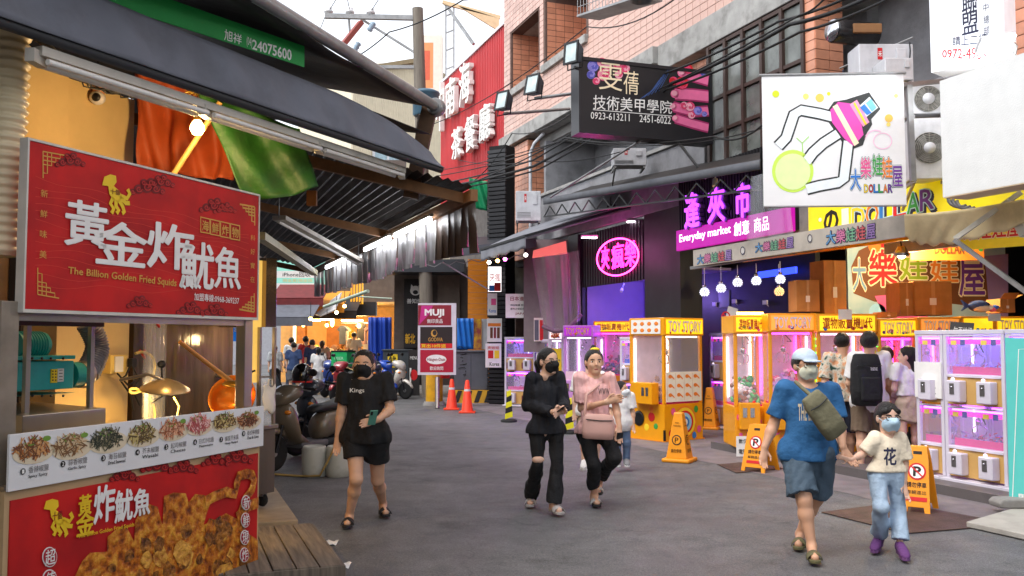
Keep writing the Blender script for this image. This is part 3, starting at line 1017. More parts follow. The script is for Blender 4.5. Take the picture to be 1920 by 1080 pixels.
for t in (.1, 2.0):
 part('caster', MB().lathe([(.0, -.02), (.05, -.02), (.06, 0), (.05, .02), (0, .02)], 12, loc(t, .4, .06) @ Matrix.Rotation(math.pi / 2, 4, 'Y')), RUBBER, cart.o)
# menu pictures: plates of shredded squid
MB_Y = -0.030
def mq(px, py):
 p = cart.Mi @ hit(px, py, C(0, MB_Y, 0), cart.pn)
 return (p.x, p.z)
PLATE_P = pr('plate_cream', (222, 206, 176))
dish_cols = [((168, 98, 44), (206, 150, 92), (110, 64, 34)), ((190, 146, 96), (214, 190, 150), (120, 84, 50)), ((72, 70, 52), (120, 112, 84), (40, 48, 34)),
    ((140, 110, 56), (196, 176, 110), (90, 70, 40)), ((206, 128, 88), (230, 176, 140), (150, 84, 50)), ((214, 120, 110), (236, 196, 188), (176, 80, 80)),
    ((150, 112, 60), (210, 186, 120), (90, 64, 30)), ((140, 78, 44), (176, 112, 66), (88, 48, 30))]
cents = [(59, 842, 36, 27), (131, 835, 34, 26), (199, 824, 33, 25), (265, 814, 29, 23), (322, 805, 26, 21), (371, 796, 24, 20), (420, 791, 23, 19), (464, 787, 21, 18)]
for k, ((cx, cy, rx, ry), cols) in enumerate(zip(cents, dish_cols)):
 rg = random.Random(k)
 x0, z0 = mq(cx, cy); x1, _ = mq(cx + rx, cy); _, z1 = mq(cx, cy - ry)
 RX, RZ = x1 - x0, z1 - z0
 m = MB().flat([(x0 + RX * math.cos(a * .3) * 1.08 + RX * .12, z0 - RZ * .25 + RZ * .8 * math.sin(a * .3)) for a in range(21)], MB_Y - .003)
 d = part('dish_picture', m, PLATE_P, cart.o)
 for ci, c in enumerate(cols):
  m = MB()
  for j in range(46):
   a = rg.uniform(0, 2 * math.pi); rr_ = math.sqrt(rg.random())
   px_, pz = x0 + RX * .85 * rr_ * math.cos(a), z0 + RZ * .8 * rr_ * math.sin(a) * (1.0 if math.sin(a) > 0 else .75)
   an = rg.uniform(0, math.pi); l = rg.uniform(.012, .034); w = rg.uniform(.002, .0045)
   ca, sa = math.cos(an), math.sin(an)
   yy = MB_Y - .0045 - .0012 * rg.random() - ci * .0006
   m.add([(px_ + ca * l - sa * w, yy, pz + sa * l + ca * w), (px_ - ca * l - sa * w, yy, pz - sa * l + ca * w), (px_ - ca * l + sa * w, yy, pz - sa * l - ca * w), (px_ + ca * l + sa * w, yy, pz + sa * l - ca * w)], [(0, 1, 2, 3)])
  part('shred_print', m, pr('dish%d_%d' % (k, ci), c), d)
 m = MB()
 for j in range(10):
  a = rg.uniform(0, 6.28)
  gx, gz = x0 - RX * .1 + RX * .3 * math.cos(a), z0 + RZ * .55 + RZ * .25 * math.sin(a)
  m.flat([(gx + .006 * math.cos(b), gz + .005 * math.sin(b)) for b in (0, 1.5, 3, 4.5)], MB_Y - .008 - .0002 * j)
 if k in (0, 1, 4, 7):
  lx, lz = mq(cx + rx * .75, cy - ry * .75)
  m.flat([(lx + .026 * math.cos(b * .4), lz + .014 * math.sin(b * .4)) for b in range(16)], MB_Y - .0075)
 part('garnish_print', m, pr('herb_green', (112, 150, 56)), d)
cn = ['香辣椒鹽', '蒜香椒鹽', '海苔椒鹽', '芥末椒鹽', '起司椒鹽', '日式沙拉醬', '蜂蜜芥末醬', '泰式檸檬醬']
en = ['Spicy Spicy', 'Garlic Spicy', 'Dried Seaweed', 'Wasabi', 'Cheese', 'Mayonnaise', 'Honey Mustard', 'Thai & Lime']
lp = [(42, 884), (117, 870), (193, 859), (257, 848), (311, 838), (365, 829), (414, 824), (456, 813)]
ml = MB(); mw = MB(); mg = MB()
for k in range(8):
 s_ = 1 - k * .055
 x, y = lp[k]
 cx, cz = mq(x, y)
 r = .0165 * (1 + k * .02)
 ml.flat([(cx + r * math.cos(a * .45), cz + r * math.sin(a * .45)) for a in range(14)], MB_Y - .004)
 put_text(mw, str(k + 1), cx - r * .4, cz - r * .6, cx + r * .4, cz + r * .6, MB_Y - .006, 0.01)
 x0, z1 = mq(x + 11 * s_, y - 9 * s_); x1, z0 = mq(x + 48 * s_, y + 5 * s_)
 put_text(mg, cn[k], x0, z1 - .034, x1, z1, MB_Y - .004, 0.0)
 put_text(ml, en[k], x0, z1 - .062, x0 + (x1 - x0) * .95, z1 - .042, MB_Y - .004, 0.006)
part('number_print', ml, INK, cart.o)
part('number_print', mw, PWHITE, cart.o)
part('lettering', mg, pr('grey_ink', (96, 90, 90)), cart.o)
# picture panel print
for cx, cy, k in ((230, 890, 13), (290, 872, 14), (340, 875, 13), (440, 856, 14), (400, 862, 12)):
 cloud(cart, cx, cy, k, REDD, 4)
FRY = mix_mat('fried_batter_print', (112, 46, 8), (226, 158, 52), 20, 0.32, 0.66, 0.45, 'noise', 1.0, (190, 104, 18))
FRY2 = mix_mat('fried_batter_print_dark', (70, 34, 10), (186, 120, 44), 24, 0.32, 0.66, 0.45, 'noise', 1.0, (136, 82, 26))
heap = [(132, 1090), (150, 1052), (165, 1036), (197, 1034), (198, 1006), (212, 994), (232, 984), (248, 1016), (250, 975), (270, 943), (292, 950), (301, 985), (304, 930), (322, 923), (345, 925), (350, 942), (362, 926), (380, 928), (392, 940), (385, 960), (378, 984), (398, 975), (420, 962), (446, 975), (462, 1000), (480, 1012), (481, 1100)]
cart.poly(heap, FRY, 5, 'squid_picture')
FRY3 = mix_mat('fried_batter_print_pale', (150, 80, 18), (234, 172, 72), 22, 0.3, 0.62, 0.45, 'noise', 1.0)
rg = random.Random(6)
for k in range(46):
 cx, cy = rg.uniform(175, 465), rg.uniform(985, 1085)
 if cy < 1075 - .42 * (cx - 160) and cx < 260: continue
 r_ = rg.uniform(7, 19); n_ = 11
 cart.poly([(cx + r_ * rg.uniform(.7, 1.2) * math.cos(6.283 * j / n_), cy - r_ * rg.uniform(.9, 1.7) * math.sin(6.283 * j / n_)) for j in range(n_)], [FRY, FRY2, FRY3, FRY2][k % 4], 5.2 + k * .03, 'squid_picture')
cart.line([(380, 940), (398, 930), (420, 922), (436, 926), (440, 905), (444, 892), (458, 888), (468, 890), (472, 900), (468, 918), (456, 934), (448, 958)], 13, FRY, 7, 'squid_picture')
cart.line([(440, 970), (462, 948), (480, 942)], 13, FRY, 7, 'squid_picture')
squid(cart, 78, 935, 132, 1004, YEL, REDD, 5)
for ch, a, b, mm in (('黃', (142, 930), (165, 962), YEL), ('金', (138, 964), (170, 998), YEL), ('炸', (172, 914), (208, 973), PWHITE), ('魷', (211, 922), (242, 972), PWHITE), ('魚', (246, 919), (275, 962), PWHITE)):
 cart.txt(ch, a, b, mm, 0.03, 8)
cart.txt('The Billion Golden Fried Squids', [(140, 1001), (246, 979), (246, 988), (140, 1011)], None, YEL, 0.015, 8)
for i, ch in enumerate('新鮮現炸'):
 c = (455 - i, 942 + i * 32.6)
 cart.disc(c, 8.5, 14, PWHITE, 9); cart.disc(c, 7.4, 12.4, pr('fresh_red', (170, 20, 40)), 10)
 cart.txt(ch, (c[0] - 5.5, c[1] - 9), (c[0] + 5.5, c[1] + 9), PWHITE, 0.01, 11)
for i, ch in enumerate('超值'):
 c = (89, 1044 + i * 42)
 cart.disc(c, 14, 19, PWHITE, 5); cart.disc(c, 12.4, 17, pr('fresh_red', (170, 20, 40)), 6)
 cart.txt(ch, (c[0] - 9, c[1] - 12), (c[0] + 9, c[1] + 12), PWHITE, 0.01, 7)
cart.done()
# oval paper hung at the near end
p = CP(0, 897, -.06)
m = MB().prism([(.075 * math.cos(a * .3), .062 * math.sin(a * .3)) for a in range(21)], 0, .004, frame(p + CD * -.08, p + CD * .1))
pp = single('oval_card', m, mt('pale_card', (200, 205, 208), 0.5, var=0.25, vs=20), 'pale oval printed card on the near end of the menu strip', 'card', at=p)
# --- stall wall behind
CREAMW = mt('cream_painted_wall', (212, 184, 128), 0.7, var=0.07, vs=2, dirt=0.2, ds=1.2, dcol=(130, 100, 60), bump=0.06, bs=30)
wl_ = thing('stall_wall', 'cream painted shop wall with a door lintel behind the squid cart', 'wall', C(0, 1.8, 0))
m = MB(); m.hexa([C(-3, 1.8, 0), C(2.5, 1.8, 0), C(2.5, 2.2, 0), C(-3, 2.2, 0), C(-3, 1.8, 3.7), C(2.5, 1.8, 3.7), C(2.5, 2.2, 3.7), C(-3, 2.2, 3.7)])
part('wall', m, CREAMW, wl_, world=True)
m = MB(); m.hexa([C(1.75, 1.55, 0), C(2.48, 1.55, 0), C(2.48, 1.798, 0), C(1.75, 1.798, 0), C(1.75, 1.55, 3.7), C(2.48, 1.55, 3.7), C(2.48, 1.798, 3.7), C(1.75, 1.798, 3.7)])
part('pilaster', m, CREAMW, wl_, world=True)
m = MB(); m.hexa([C(.2, 1.5, 2.95), C(1.748, 1.5, 2.95), C(1.748, 1.798, 2.95), C(.2, 1.798, 2.95), C(.2, 1.5, 3.7), C(1.748, 1.5, 3.7), C(1.748, 1.798, 3.7), C(.2, 1.798, 3.7)])
part('lintel', m, CREAMW, wl_, world=True)
DOORD = mt('dim_brown_door', (92, 68, 44), 0.6, var=0.2)
m = MB(); m.hexa([C(.4, 1.76, 0), C(1.5, 1.76, 0), C(1.5, 1.797, 0), C(.4, 1.797, 0), C(.4, 1.76, 2.93), C(1.5, 1.76, 2.93), C(1.5, 1.797, 2.93), C(.4, 1.797, 2.93)])
part('door', m, DOORD, wl_, world=True)
m = MB(); m.bar(C(1.55, 1.72, 0), C(1.55, 1.72, 2.94), .08, .1); part('door_frame', m, mt('dark_frame', (40, 32, 26), 0.5), wl_, world=True)
OCHRE = mt('ochre_panel', (226, 150, 40), 0.6, var=0.08, dirt=0.1)
m = MB(); m.hexa([C(2.52, 1.9, 0), C(3.5, 1.9, 0), C(3.5, 1.96, 0), C(2.52, 1.96, 0), C(2.52, 1.9, 2.3), C(3.5, 1.9, 2.3), C(3.5, 1.96, 2.3), C(2.52, 1.96, 2.3)])
single('ochre_partition', m, OCHRE, 'bright ochre partition panel behind the heat lamp', 'panel', at=C(2.87, 1.9, 0))
# ceiling boards of the stall, dark
DARKWOOD = mt('sooty_board', (52, 40, 32), 0.8, var=0.25, vs=5, dirt=0.3)
# --- spiral hose at the near edge
m = MB()
prof = []
pts = []; rs = []
for i in range(150):
 t = i / 149
 pts.append(CP(26 - 26 * t, -40 + 520 * t, .3)); rs.append(.098 + .010 * math.sin(i * math.pi / 2.5))
m.tube(pts, rs, 16)
single('spiral_hose', m, mt('cream_spiral_hose', (222, 206, 170), 0.45, var=0.06), 'thick ribbed cream ventilation hose hanging at the stall end', 'hose', at=pts[-1])
# --- awning of the stall: sheet, hanging front flap, fluorescent fixture
E0, E1 = V(20, 28, 4.45), V(826, 282, 8.3)
E0.z = E1.z = 3.28
GREYF = mt('grey_awning_fabric', (98, 102, 112), 0.75, var=0.12, vs=2.5, bump=0.2, bs=14, dirt=0.4, ds=2, dcol=(60, 58, 56))
BLACKF = mt('black_awning_fabric', (30, 28, 28), 0.7, var=0.25, vs=3, bump=0.15, bs=12, dirt=0.3, dcol=(70, 58, 46))
Ed = (E1 - E0).normalized(); En = Vector((-Ed.y, Ed.x, 0))
aw = thing('stall_awning', 'grey fabric awning with a drooping front flap over the squid stall', 'awning', E1)
E00 = E0 - Ed * 2.0
def flap(u, v):
 p = E00.lerp(E1, u)
 h = .36 * (1 - .55 * max(0, (u - .75) / .25) ** 2)
 sag = .02 * math.sin(u * 40) + .012 * math.sin(u * 95 + 1)
 return p + UP * (h * v) + En * (.10 * v * v + sag * math.sin(v * 3.0) - .05 * (1 - v) ** 3)
part('front_flap', MB().grid(flap, 120, 10), GREYF, aw, world=True, solid=.006)
m = MB().tube([E00 - UP * .01, E1 - UP * .01], .035, 10); part('front_tube', m, mt('dark_fabric_hem', (44, 46, 50), 0.6), aw, world=True)
def sheet(u, v):
 p = E00.lerp(E1, u) + UP * .33
 return p + En * (3.0 * v + .1) + UP * (.5 * v + .03 * math.sin(u * 14) * math.sin(v * 3))
part('roof_sheet', MB().grid(sheet, 40, 12), BLACKF, aw, world=True, solid=.006)
fx = thing('fluorescent_fixture', 'long unlit double fluorescent batten under the front edge of the stall awning', 'light fixture', V(760, 292, 7.9))
F0, F1 = V(84, 52, 4.62), V(764, 296, 7.95)
F0.z = F1.z = 3.2
OFFW = mt('dull_white_enamel', (186, 180, 168), 0.4, var=0.08, dirt=0.3, ds=5)
m = MB(); m.bar(F0 + En * .06, F1 + En * .06, .09, .05); part('batten', m, OFFW, fx, world=True)
for k in (0, 1):
 for t0, t1 in ((.01, .33), (.345, .66), (.675, .99)):
  m = MB().tube([F0.lerp(F1, t0) - UP * .05 + En * (.02 + .09 * k), F0.lerp(F1, t1) - UP * .05 + En * (.02 + .09 * k)], .017, 10)
  part('tube', m, mt('unlit_tube', (228, 226, 220), 0.25, var=0.02), fx, world=True)
for t in (.0, .335, .667, 1):
 m = MB(); m.cb(F0.lerp(F1, t) - UP * .035 + En * .06, (.05, .13, .07), None); part('tube_holder', m, OFFW, fx, world=True)
# two thin rails under the fixture
m = MB().tube([V(560, 235, 7.0), V(752, 302, 8.0)], .014, 8).tube([V(420, 165, 6.4), V(700, 275, 7.9)], .014, 8)
# upper dark awning
U0, U1 = V(440, -60, 5.6), V(812, 198, 8.6)
U0.z = U1.z = 3.95
Ud = (U1 - U0).normalized(); Un = Vector((-Ud.y, Ud.x, 0))
ua = thing('upper_awning', 'big black sloping awning sheet above the grey one against the sky', 'awning', U1)
def usheet(u, v):
 p = (U0 - Ud * 1.5).lerp(U1, u)
 return p + Un * (4.0 * v) + UP * (.9 * v - .05 * math.sin(math.pi * u) + .02 * math.sin(u * 18 + v * 6))
part('roof_sheet', MB().grid(usheet, 40, 16), mt('black_tarpaulin', (34, 30, 29), 0.55, var=0.3, vs=3, bump=0.2, bs=10, dirt=0.25, dcol=(84, 66, 50)), ua, world=True, solid=.01)
m = MB().tube([U0 - Ud * 1.5, U1 + Ud * .1], .05, 12); part('roller', m, GALV, ua, world=True)
m = MB(); m.lathe([(.075, 0), (.085, .02), (.085, .1), (.05, .12)], 14, loc(*(U1 + Ud * .02)) @ Ud.to_track_quat('Z', 'Y').to_matrix().to_4x4()); part('roller_end', m, GALV, ua, world=True)
m = MB(); m.bar(V(806, 200, 8.7), V(770, 372, 8.7), .1, .14); m.bar(V(790, 215, 8.7), V(775, 330, 8.9), .05, .05); part('bracket', m, mt('rusty_brown_steel', (92, 66, 46), 0.6, 0.3, var=0.3, dirt=0.4), ua, world=True)
# green valance strip with phone number
ga, gb = V(190, -14, 5.35), V(577, 128, 6.75)
gs = Sign('green_valance', 'long green fabric valance with white phone number above the awning', 'banner', V(175, -18, 5.3), V(577, 128, 6.7), .16, .01, mt('green_fabric', (16, 150, 62), 0.6, var=0.1, vs=3, bump=.1, bs=15), up=None)
gs.o.matrix_basis = frame(V(175, -2, 5.3), V(577, 128, 6.75), UP)
gs.M = gs.o.matrix_basis.copy(); gs.Mi = gs.M.inverted(); gs.pn = gs.M.to_3x3() @ Vector((0, 1, 0))
gs.txt('旭祥', [(421, 54), (453, 66), (452, 84), (420, 75)], None, PWHITE, 0.01, 1)
gs.txt('(04)', [(462, 68), (472, 72), (472, 92), (462, 88)], None, PWHITE, 0.0, 1)
gs.txt('24075600', [(473, 74), (546, 94), (546, 114), (473, 92)], None, PWHITE, 0.03, 1)
gs.done()
# --- orange and green tarpaulins slung under the roof
def tarp(name, label, corners, mat, nfold, amp, ph=0.0, sagv=0.0):
 a, b, c, d = [V(*p) for p in corners]       # TL TR BR BL
 def fn(u, v):
  top = a.lerp(b, u); bot = d.lerp(c, u)
  p = top.lerp(bot, v)
  w = math.sin(u * nfold + v * 3.1 + ph) + .6 * math.sin(u * nfold * 2.3 - v * 4 + ph) + .5 * math.sin(v * 9 + u * 5)
  return p + Vector((0, -1, 0)) * amp * w + UP * (-sagv * 4 * u * (1 - u) * v)
 return single(name, MB().grid(fn, 36, 24), mat, label, 'tarpaulin', at=a, solid=.004)
tarp('orange_tarp', 'crumpled orange tarpaulin hanging behind the bulb', [(256, 110, 7.25), (470, 195, 7.4), (440, 340, 7.35), (262, 318, 7.25)], mt('orange_tarpaulin', (168, 70, 24), 0.6, var=0.15, vs=3, bump=0.6, bs=7, dirt=0.3), 12, .06)
tarp('green_tarp', 'crumpled green tarpaulin slung beside the bulb', [(374, 170, 6.85), (560, 240, 7.2), (600, 352, 7.2), (452, 366, 6.95)], mt('green_tarpaulin', (28, 78, 18), 0.55, var=0.3, vs=3, bump=0.8, bs=7, dirt=0.5), 5, .05, 1.0, .05)
m = MB().tube([V(413, 192, 6.7), V(322, 332, 6.7)], .022, 8)
single('bamboo_pole', m, mt('bamboo', (150, 116, 58), 0.6, var=0.2, vs=12), 'slanting bamboo pole between the orange and green tarpaulins', 'pole', at=V(322, 332, 7.0))
# --- light bulb
bp_ = V(370, 240, 6.3)
bu = thing('light_bulb', 'glowing warm bulb hanging under the awning', 'light bulb', bp_)
part('glass_bulb', MB().lathe([(0, -.052), (.03, -.045), (.05, -.012), (.046, .018), (.026, .05), (.02, .06)], 16), glow('bulb_glow', (255, 214, 120), 14), bu)
part('socket', MB().lathe([(.024, .05), (.026, .06), (.026, .13), (.012, .145), (0, .146)], 12), mt('brass_socket', (186, 140, 60), 0.4, 0.5), bu)
tp = V(368, 168, 6.3) - bp_
part('cord', MB().tube([(0, 0, .14), (.004, 0, .2), tp], .006, 6), mt('yellow_cord', (200, 160, 60), 0.6), bu)
rg = random.Random(4)
part('cord_bundle', MB().tube([tp + Vector((rg.uniform(-.1, .1), rg.uniform(-.04, .04), rg.uniform(-.05, .05))) for k in range(26)], .005, 5), mt('yellow_cord'), bu)
lamp('bulb_light', bp_ + Vector((0, 0, -.10)), 22, (1.0, .66, .30), .06)
# --- security camera on the wall
cp = CP(185, 178, 1.5)
cc = thing('security_camera', 'small dome security camera on the cream wall', 'camera', cp)
part('mount', MB().lathe([(.035, .0), (.05, .03), (.05, .12), (.03, .15), (0, .16)], 12), mt('pinkish_plastic', (176, 120, 84), 0.5), cc)
part('lens_ring', MB().ell((0, -.02, -.03), (.06, .06, .055), 14, 8), mt('white_plastic'), cc)
part('lens', MB().ell((.01, -.065, -.035), (.036, .02, .034), 12, 8), BLACKP, cc)
m = MB().tube([(0, .02, .15), (-.03, .03, .3), (-.07, .04, .42), (-.02, .05, .55)], .006, 6)
part('cord', m, CABLE, cc)
# tangle of wires under the awning at the near end
m = MB()
for k in range(9):
 rg = random.Random(k)
 a = CP(60 + k * 6, 66 + k * 4, .9)
 pts = [a + CD * (j * .08) + UP * (-.10 * math.sin(j / 9 * math.pi) * rg.uniform(.4, 1.3) - .015 * j) + CNV * rg.uniform(-.05, .05) for j in range(10)]
 m.tube(pts, .006, 5)
single('wire_tangle', m, CABLE, 'tangle of dark wires under the awning near the hose', 'cable', at=m.v[0])
# --- blower and hood in the cart
def CL(px, py, s):
 """picture point to cart frame at depth s"""
 return cart.Mi @ hit(px, py, C(0, s, 0), cart.pn)
TEAL = mt('teal_machine_paint', (18, 150, 148), 0.4, var=0.08, vs=5, dirt=0.2, ds=6, dcol=(20, 70, 70))
bl = thing('extractor_blower', 'teal extractor blower with motor and steel outlet in the cart', 'blower', cart.M.copy())
def box_px(x0, y0, x1, y1, s0, s1):
 a = CL(x0, y1, s0); b = CL(x1, y0, s0)
 return (a.x, b.x, s0, s1, a.z, b.z)
part('casing', MB().bx(*box_px(-20, 676, 139, 738, .55, .9)), TEAL, bl, bevel=.006)
b_ = box_px(-20, 666, 142, 677, .53, .92); part('flange', MB().bx(*b_), TEAL, bl, bevel=.003)
b_ = box_px(-20, 736, 141, 747, .53, .92); part('flange', MB().bx(*b_), TEAL, bl, bevel=.003)
m = MB()
for px in (60, 78, 95, 118):
 for py in (672, 742):
  c = CL(px, py, .525); m.lathe([(.0, 0), (.008, 0), (.008, .006), (0, .008)], 8, loc(c.x, c.y, c.z) @ Matrix.Rotation(math.pi / 2, 4, 'X'))
part('bolt', m, DARKM, bl, kind='stuff')
a = CL(30, 666, .7); b = CL(89, 628, .7)
part('motor', MB().tube([(a.x, .72, (a.z + b.z) / 2), (b.x - .02, .72, (a.z + b.z) / 2), (b.x, .72, (a.z + b.z) / 2)], [(b.z - a.z) / 2 * 1.3, (b.z - a.z) / 2 * 1.3, (b.z - a.z) / 2], 20), TEAL, bl)
m = MB()
for k in range(9):
 x = a.x + .02 + (b.x - a.x - .05) * k / 9
 m.lathe([(.068, 0), (.085, 0), (.085, .006), (.068, .006)], 20, loc(x, .72, (a.z + b.z) / 2) @ Matrix.Rotation(math.pi / 2, 4, 'Y'))
part('cooling_fins', m, TEAL, bl)
c0 = CL(140, 703, .72); c1 = CL(163, 703, .72)
r0 = (CL(140, 678, .72).z - c0.z)
part('outlet', MB().tube([(c0.x - .05, .72, c0.z), (c0.x + .03, .72, c0.z)], [r0, r0 * .95], 22), TEAL, bl)
part('clamp_ring', MB().tube([(c0.x + .03, .72, c0.z), (c1.x - .02, .72, c0.z), (c1.x, .72, c0.z)], [r0 * 1.0, r0 * 1.06, r0 * .98], 22), STEEL, bl)
part('rating_plate', MB().bx(*box_px(96, 692, 108, 718, .54, .549)), pr('plate_yellow', (226, 196, 30)), bl)
part('rating_plate', MB().bx(*box_px(108.4, 691, 120, 716, .54, .549)), pr('plate_white', (214, 216, 214)), bl)
m = MB()
for j in range(4):
 for i in range(2):
  c = CL(99 + i * 5.5, 696 + j * 5.6, .538); m.bx(c.x - .004, c.x + .004, .536, .539, c.z - .004, c.z + .004)
 c = CL(114, 694 + j * 6, .538); m.bx(c.x - .012, c.x + .012, .536, .539, c.z - .002, c.z + .002)
part('plate_print', m, INK, bl)
# flexible duct
pts, rs = [], []
for i in range(70):
 t = i / 69
 px = 163 + 22 * math.sin(t * 2.6) * (1 - .15 * t) - 20 * max(0, t - .5)
 py = 700 - 95 * t
 pts.append(CP(px, py, .72 + .05 * t)); rs.append(.078 * (1 + .08 * math.sin(i * 1.9)) * (1 - .1 * t))
single('flexible_duct', MB().tube(pts, rs, 14), mt('grey_foil_duct', (120, 124, 136), 0.5, 0.3, var=0.2, vs=20), 'crinkled grey flexible duct rising from the teal blower', 'duct', at=pts[0])
hd = thing('steel_hood', 'stainless hood box with a post frame under the blower', 'hood', cart.M.copy())
a = CL(42, 812, .34); b = CL(199, 765, .34)
m = MB(); m.hexa([(a.x, .34, .96), (b.x, .34, .96), (b.x, .95, .96), (a.x, .95, .96), (a.x, .34, b.z), (b.x, .34, b.z), (b.x - .03, .95, b.z + .03), (a.x - .02, .95, b.z + .03)])
part('box', m, STEEL, hd, bevel=.005)
for x0, x1, s in ((47, 60, .42), (168, 179, .42)):
 q0 = CL(x0, 755, s); q1 = CL(x1, 610, s)
 part('frame_post', MB().bx(q0.x, q1.x, s, s + .03, b.z - .01, q1.z), STEEL, hd, bevel=.002)
part('top_rail', MB().bx(*box_px(33, 598, 196, 610, .40, .48)), mt('dark_violet_steel', (52, 40, 46), 0.4, .3), hd)
part('top_rail', MB().bx(*box_px(33, 589, 196, 597, .42, .46)), mt('dark_violet_steel'), hd)
# yellow socket box, pipes and cables on the stall wall
eb = thing('socket_box', 'yellowed electric socket box with dangling cables on the stall wall', 'socket box', cart.M.copy())
part('box', MB().bx(*box_px(207, 665, 240, 701, 1.42, 1.52)), mt('yellowed_plastic', (226, 196, 110), 0.4, var=.05), eb, bevel=.008)
part('plate', MB().bx(*box_px(216, 668, 232, 698, 1.405, 1.419)), WHITEP, eb, bevel=.003)
a = CL(244, 680, 1.4)
part('plug', MB().cb((a.x, 1.38, a.z), (.06, .05, .07)), BLACKP, eb, bevel=.006)
for k, pp_ in enumerate(([(244, 686), (236, 704), (225, 712), (245, 740), (250, 770)], [(246, 684), (262, 710), (248, 730), (262, 760)], [(220, 700), (240, 722), (252, 716)])):
 part('cord', MB().tube([CL(x, y, 1.38 - .02 * k) for x, y in pp_], .008, 6), CABLE, eb)
st = thing('pipe_stand', 'thin steel pipe stand with red tap handles and coiled hose', 'pipe', cart.M.copy())
a = CL(281, 590, 1.2); b = CL(278, 790, 1.2)
part('pipe', MB().tube([(b.x, 1.2, .96), (a.x, 1.2, a.z)], .017, 10), STEEL, st)
REDP = mt('red_plastic', (204, 26, 22), 0.4, var=.05)
for px, py in ((294, 606), (267, 664)):
 c = CL(px, py, 1.15)
 part('tap_handle', MB().tube([c + Vector((-.03, 0, .03)), c + Vector((.03, 0, -.03))], .011, 6).tube([c + Vector((.03, 0, .03)), c], .011, 6), REDP, st)
part('hose', MB().tube([CL(266 + 24 * math.cos(k * .42), 682 + 22 * math.sin(k * .42) + (k > 14) * (k - 14) * 6, 1.14) for k in range(10, 32)], .011, 7), mt('cream_hose', (220, 196, 120), 0.5), st)
c = CL(303, 683, 1.1)
part('valve', MB().ell(c, (.04, .03, .03)).tube([c, c + Vector((.02, 0, -.25)), c + Vector((-.1, 0, -.3))], .008, 6), DARKM, st)
# heat lamp
hl = CL(310, 726, .75)
lm = thing('heat_lamp', 'glowing heat lamp with a wide tilted metal shade over the counter', 'lamp', cart.M @ loc(*hl) @ Matrix.Rotation(-.1, 4, 'Y') @ Matrix.Rotation(.16, 4, 'X'))
part('shade', MB().lathe([(.035, .06), (.05, .055), (.10, .035), (.175, -.01), (.18, -.02), (.172, -.014), (.1, .026), (.04, .045)], 28), mt('lamp_shade_metal', (206, 180, 130), 0.3, .6, var=.06), lm)
part('tube_light', MB().lathe([(.125, -.006), (.125, .008), (0, .012)][::-1] + [(.125, -.006), (0, -.008)], 24), glow('heat_lamp_glow', (255, 206, 104), 20), lm)
part('arm', MB().tube([(0, 0, .05), (-.08, .1, .09), (-.13, .3, .02)], .012, 8), STEEL, lm)
lp_ = cart.M @ (hl + Vector((0, 0, -.06)))
lamp('heat_lamp_light', lp_, 7, (1.0, .70, .34), .1)
m = MB().tube([CL(326, 745, .72), CL(336, 762, .7), CL(330, 790, .68)], .007, 6)
part('cord', m, mt('cream_hose'), st)
# strainer bowl with wooden paddle and lid
COPPER = mt('brass_pan', (210, 120, 36), 0.28, 0.75, var=.15, vs=6)
wk = cart.M @ CL(436, 745, .55)
bowl = thing('perforated_bowl', 'big perforated brass strainer bowl standing on its side', 'bowl', loc(*wk) @ rotz(-.35) @ Matrix.Rotation(1.05, 4, 'X') @ Matrix.Rotation(.35, 4, 'Y'))
part('bowl', MB().lathe([(0, -.13), (.07, -.12), (.13, -.085), (.17, -.03), (.185, .02), (.178, .02), (.16, -.03), (.12, -.075), (.06, -.11), (0, -.12)], 30), COPPER, bowl)
m = MB()
for k in range(26):
 a = k * .24; m.ell((.15 * math.cos(a), .15 * math.sin(a), -.062), .006, 6, 4)
 m.ell((.115 * math.cos(a + .1), .115 * math.sin(a + .1), -.094), .006, 6, 4)
part('perforation', m, mt('bright_hole', (240, 200, 140), 0.4), bowl, kind='stuff')
lid = cart.M @ CL(446, 720, .45)
ld = thing('pot_lid', 'dented brass pot lid with a dark handle on the rim of the bowl', 'lid', loc(*lid) @ Matrix.Rotation(.12, 4, 'Y'))
part('lid', MB().lathe([(.115, -.02), (.12, -.012), (.1, .008), (.05, .022), (0, .026)], 26), mt('old_brass', (150, 112, 40), 0.35, .7, var=.2), ld)
part('handle', MB().tube([(-.02, 0, .02), (0, 0, .06), (.03, 0, .07), (.12, 0, .12)], .008, 7), DARKM, ld)
m = MB().tube([CP(337, 641, .6), CP(452, 730, .5)], [.016, .022], 8)
single('wooden_paddle', m, mt('pale_wood_stick', (196, 140, 74), 0.6, var=.12, stretch=(3, 3, 3)), 'long wooden stick leaning across the strainer bowl', 'stick', at=CP(452, 730, .5))
bk = cart.M @ CL(358, 772, .9)
bx_ = thing('wire_basket', 'dark wire fry basket on the counter below the heat lamp', 'basket', loc(bk.x, bk.y, .97) @ rotz(-1.2))
m = MB()
for k in range(9):
 m.bar((-.16 + k * .04, -.1, 0), (-.16 + k * .04, -.1, .12), .006); m.bar((-.16 + k * .04, .1, 0), (-.16 + k * .04, .1, .12), .006)
for z in (0, .04, .08, .12):
 for y in (-.1, .1): m.bar((-.16, y, z), (.16, y, z), .006)
 for x in (-.16, .16): m.bar((x, -.1, z), (x, .1, z), .006)
part('mesh', m, DARKM, bx_)
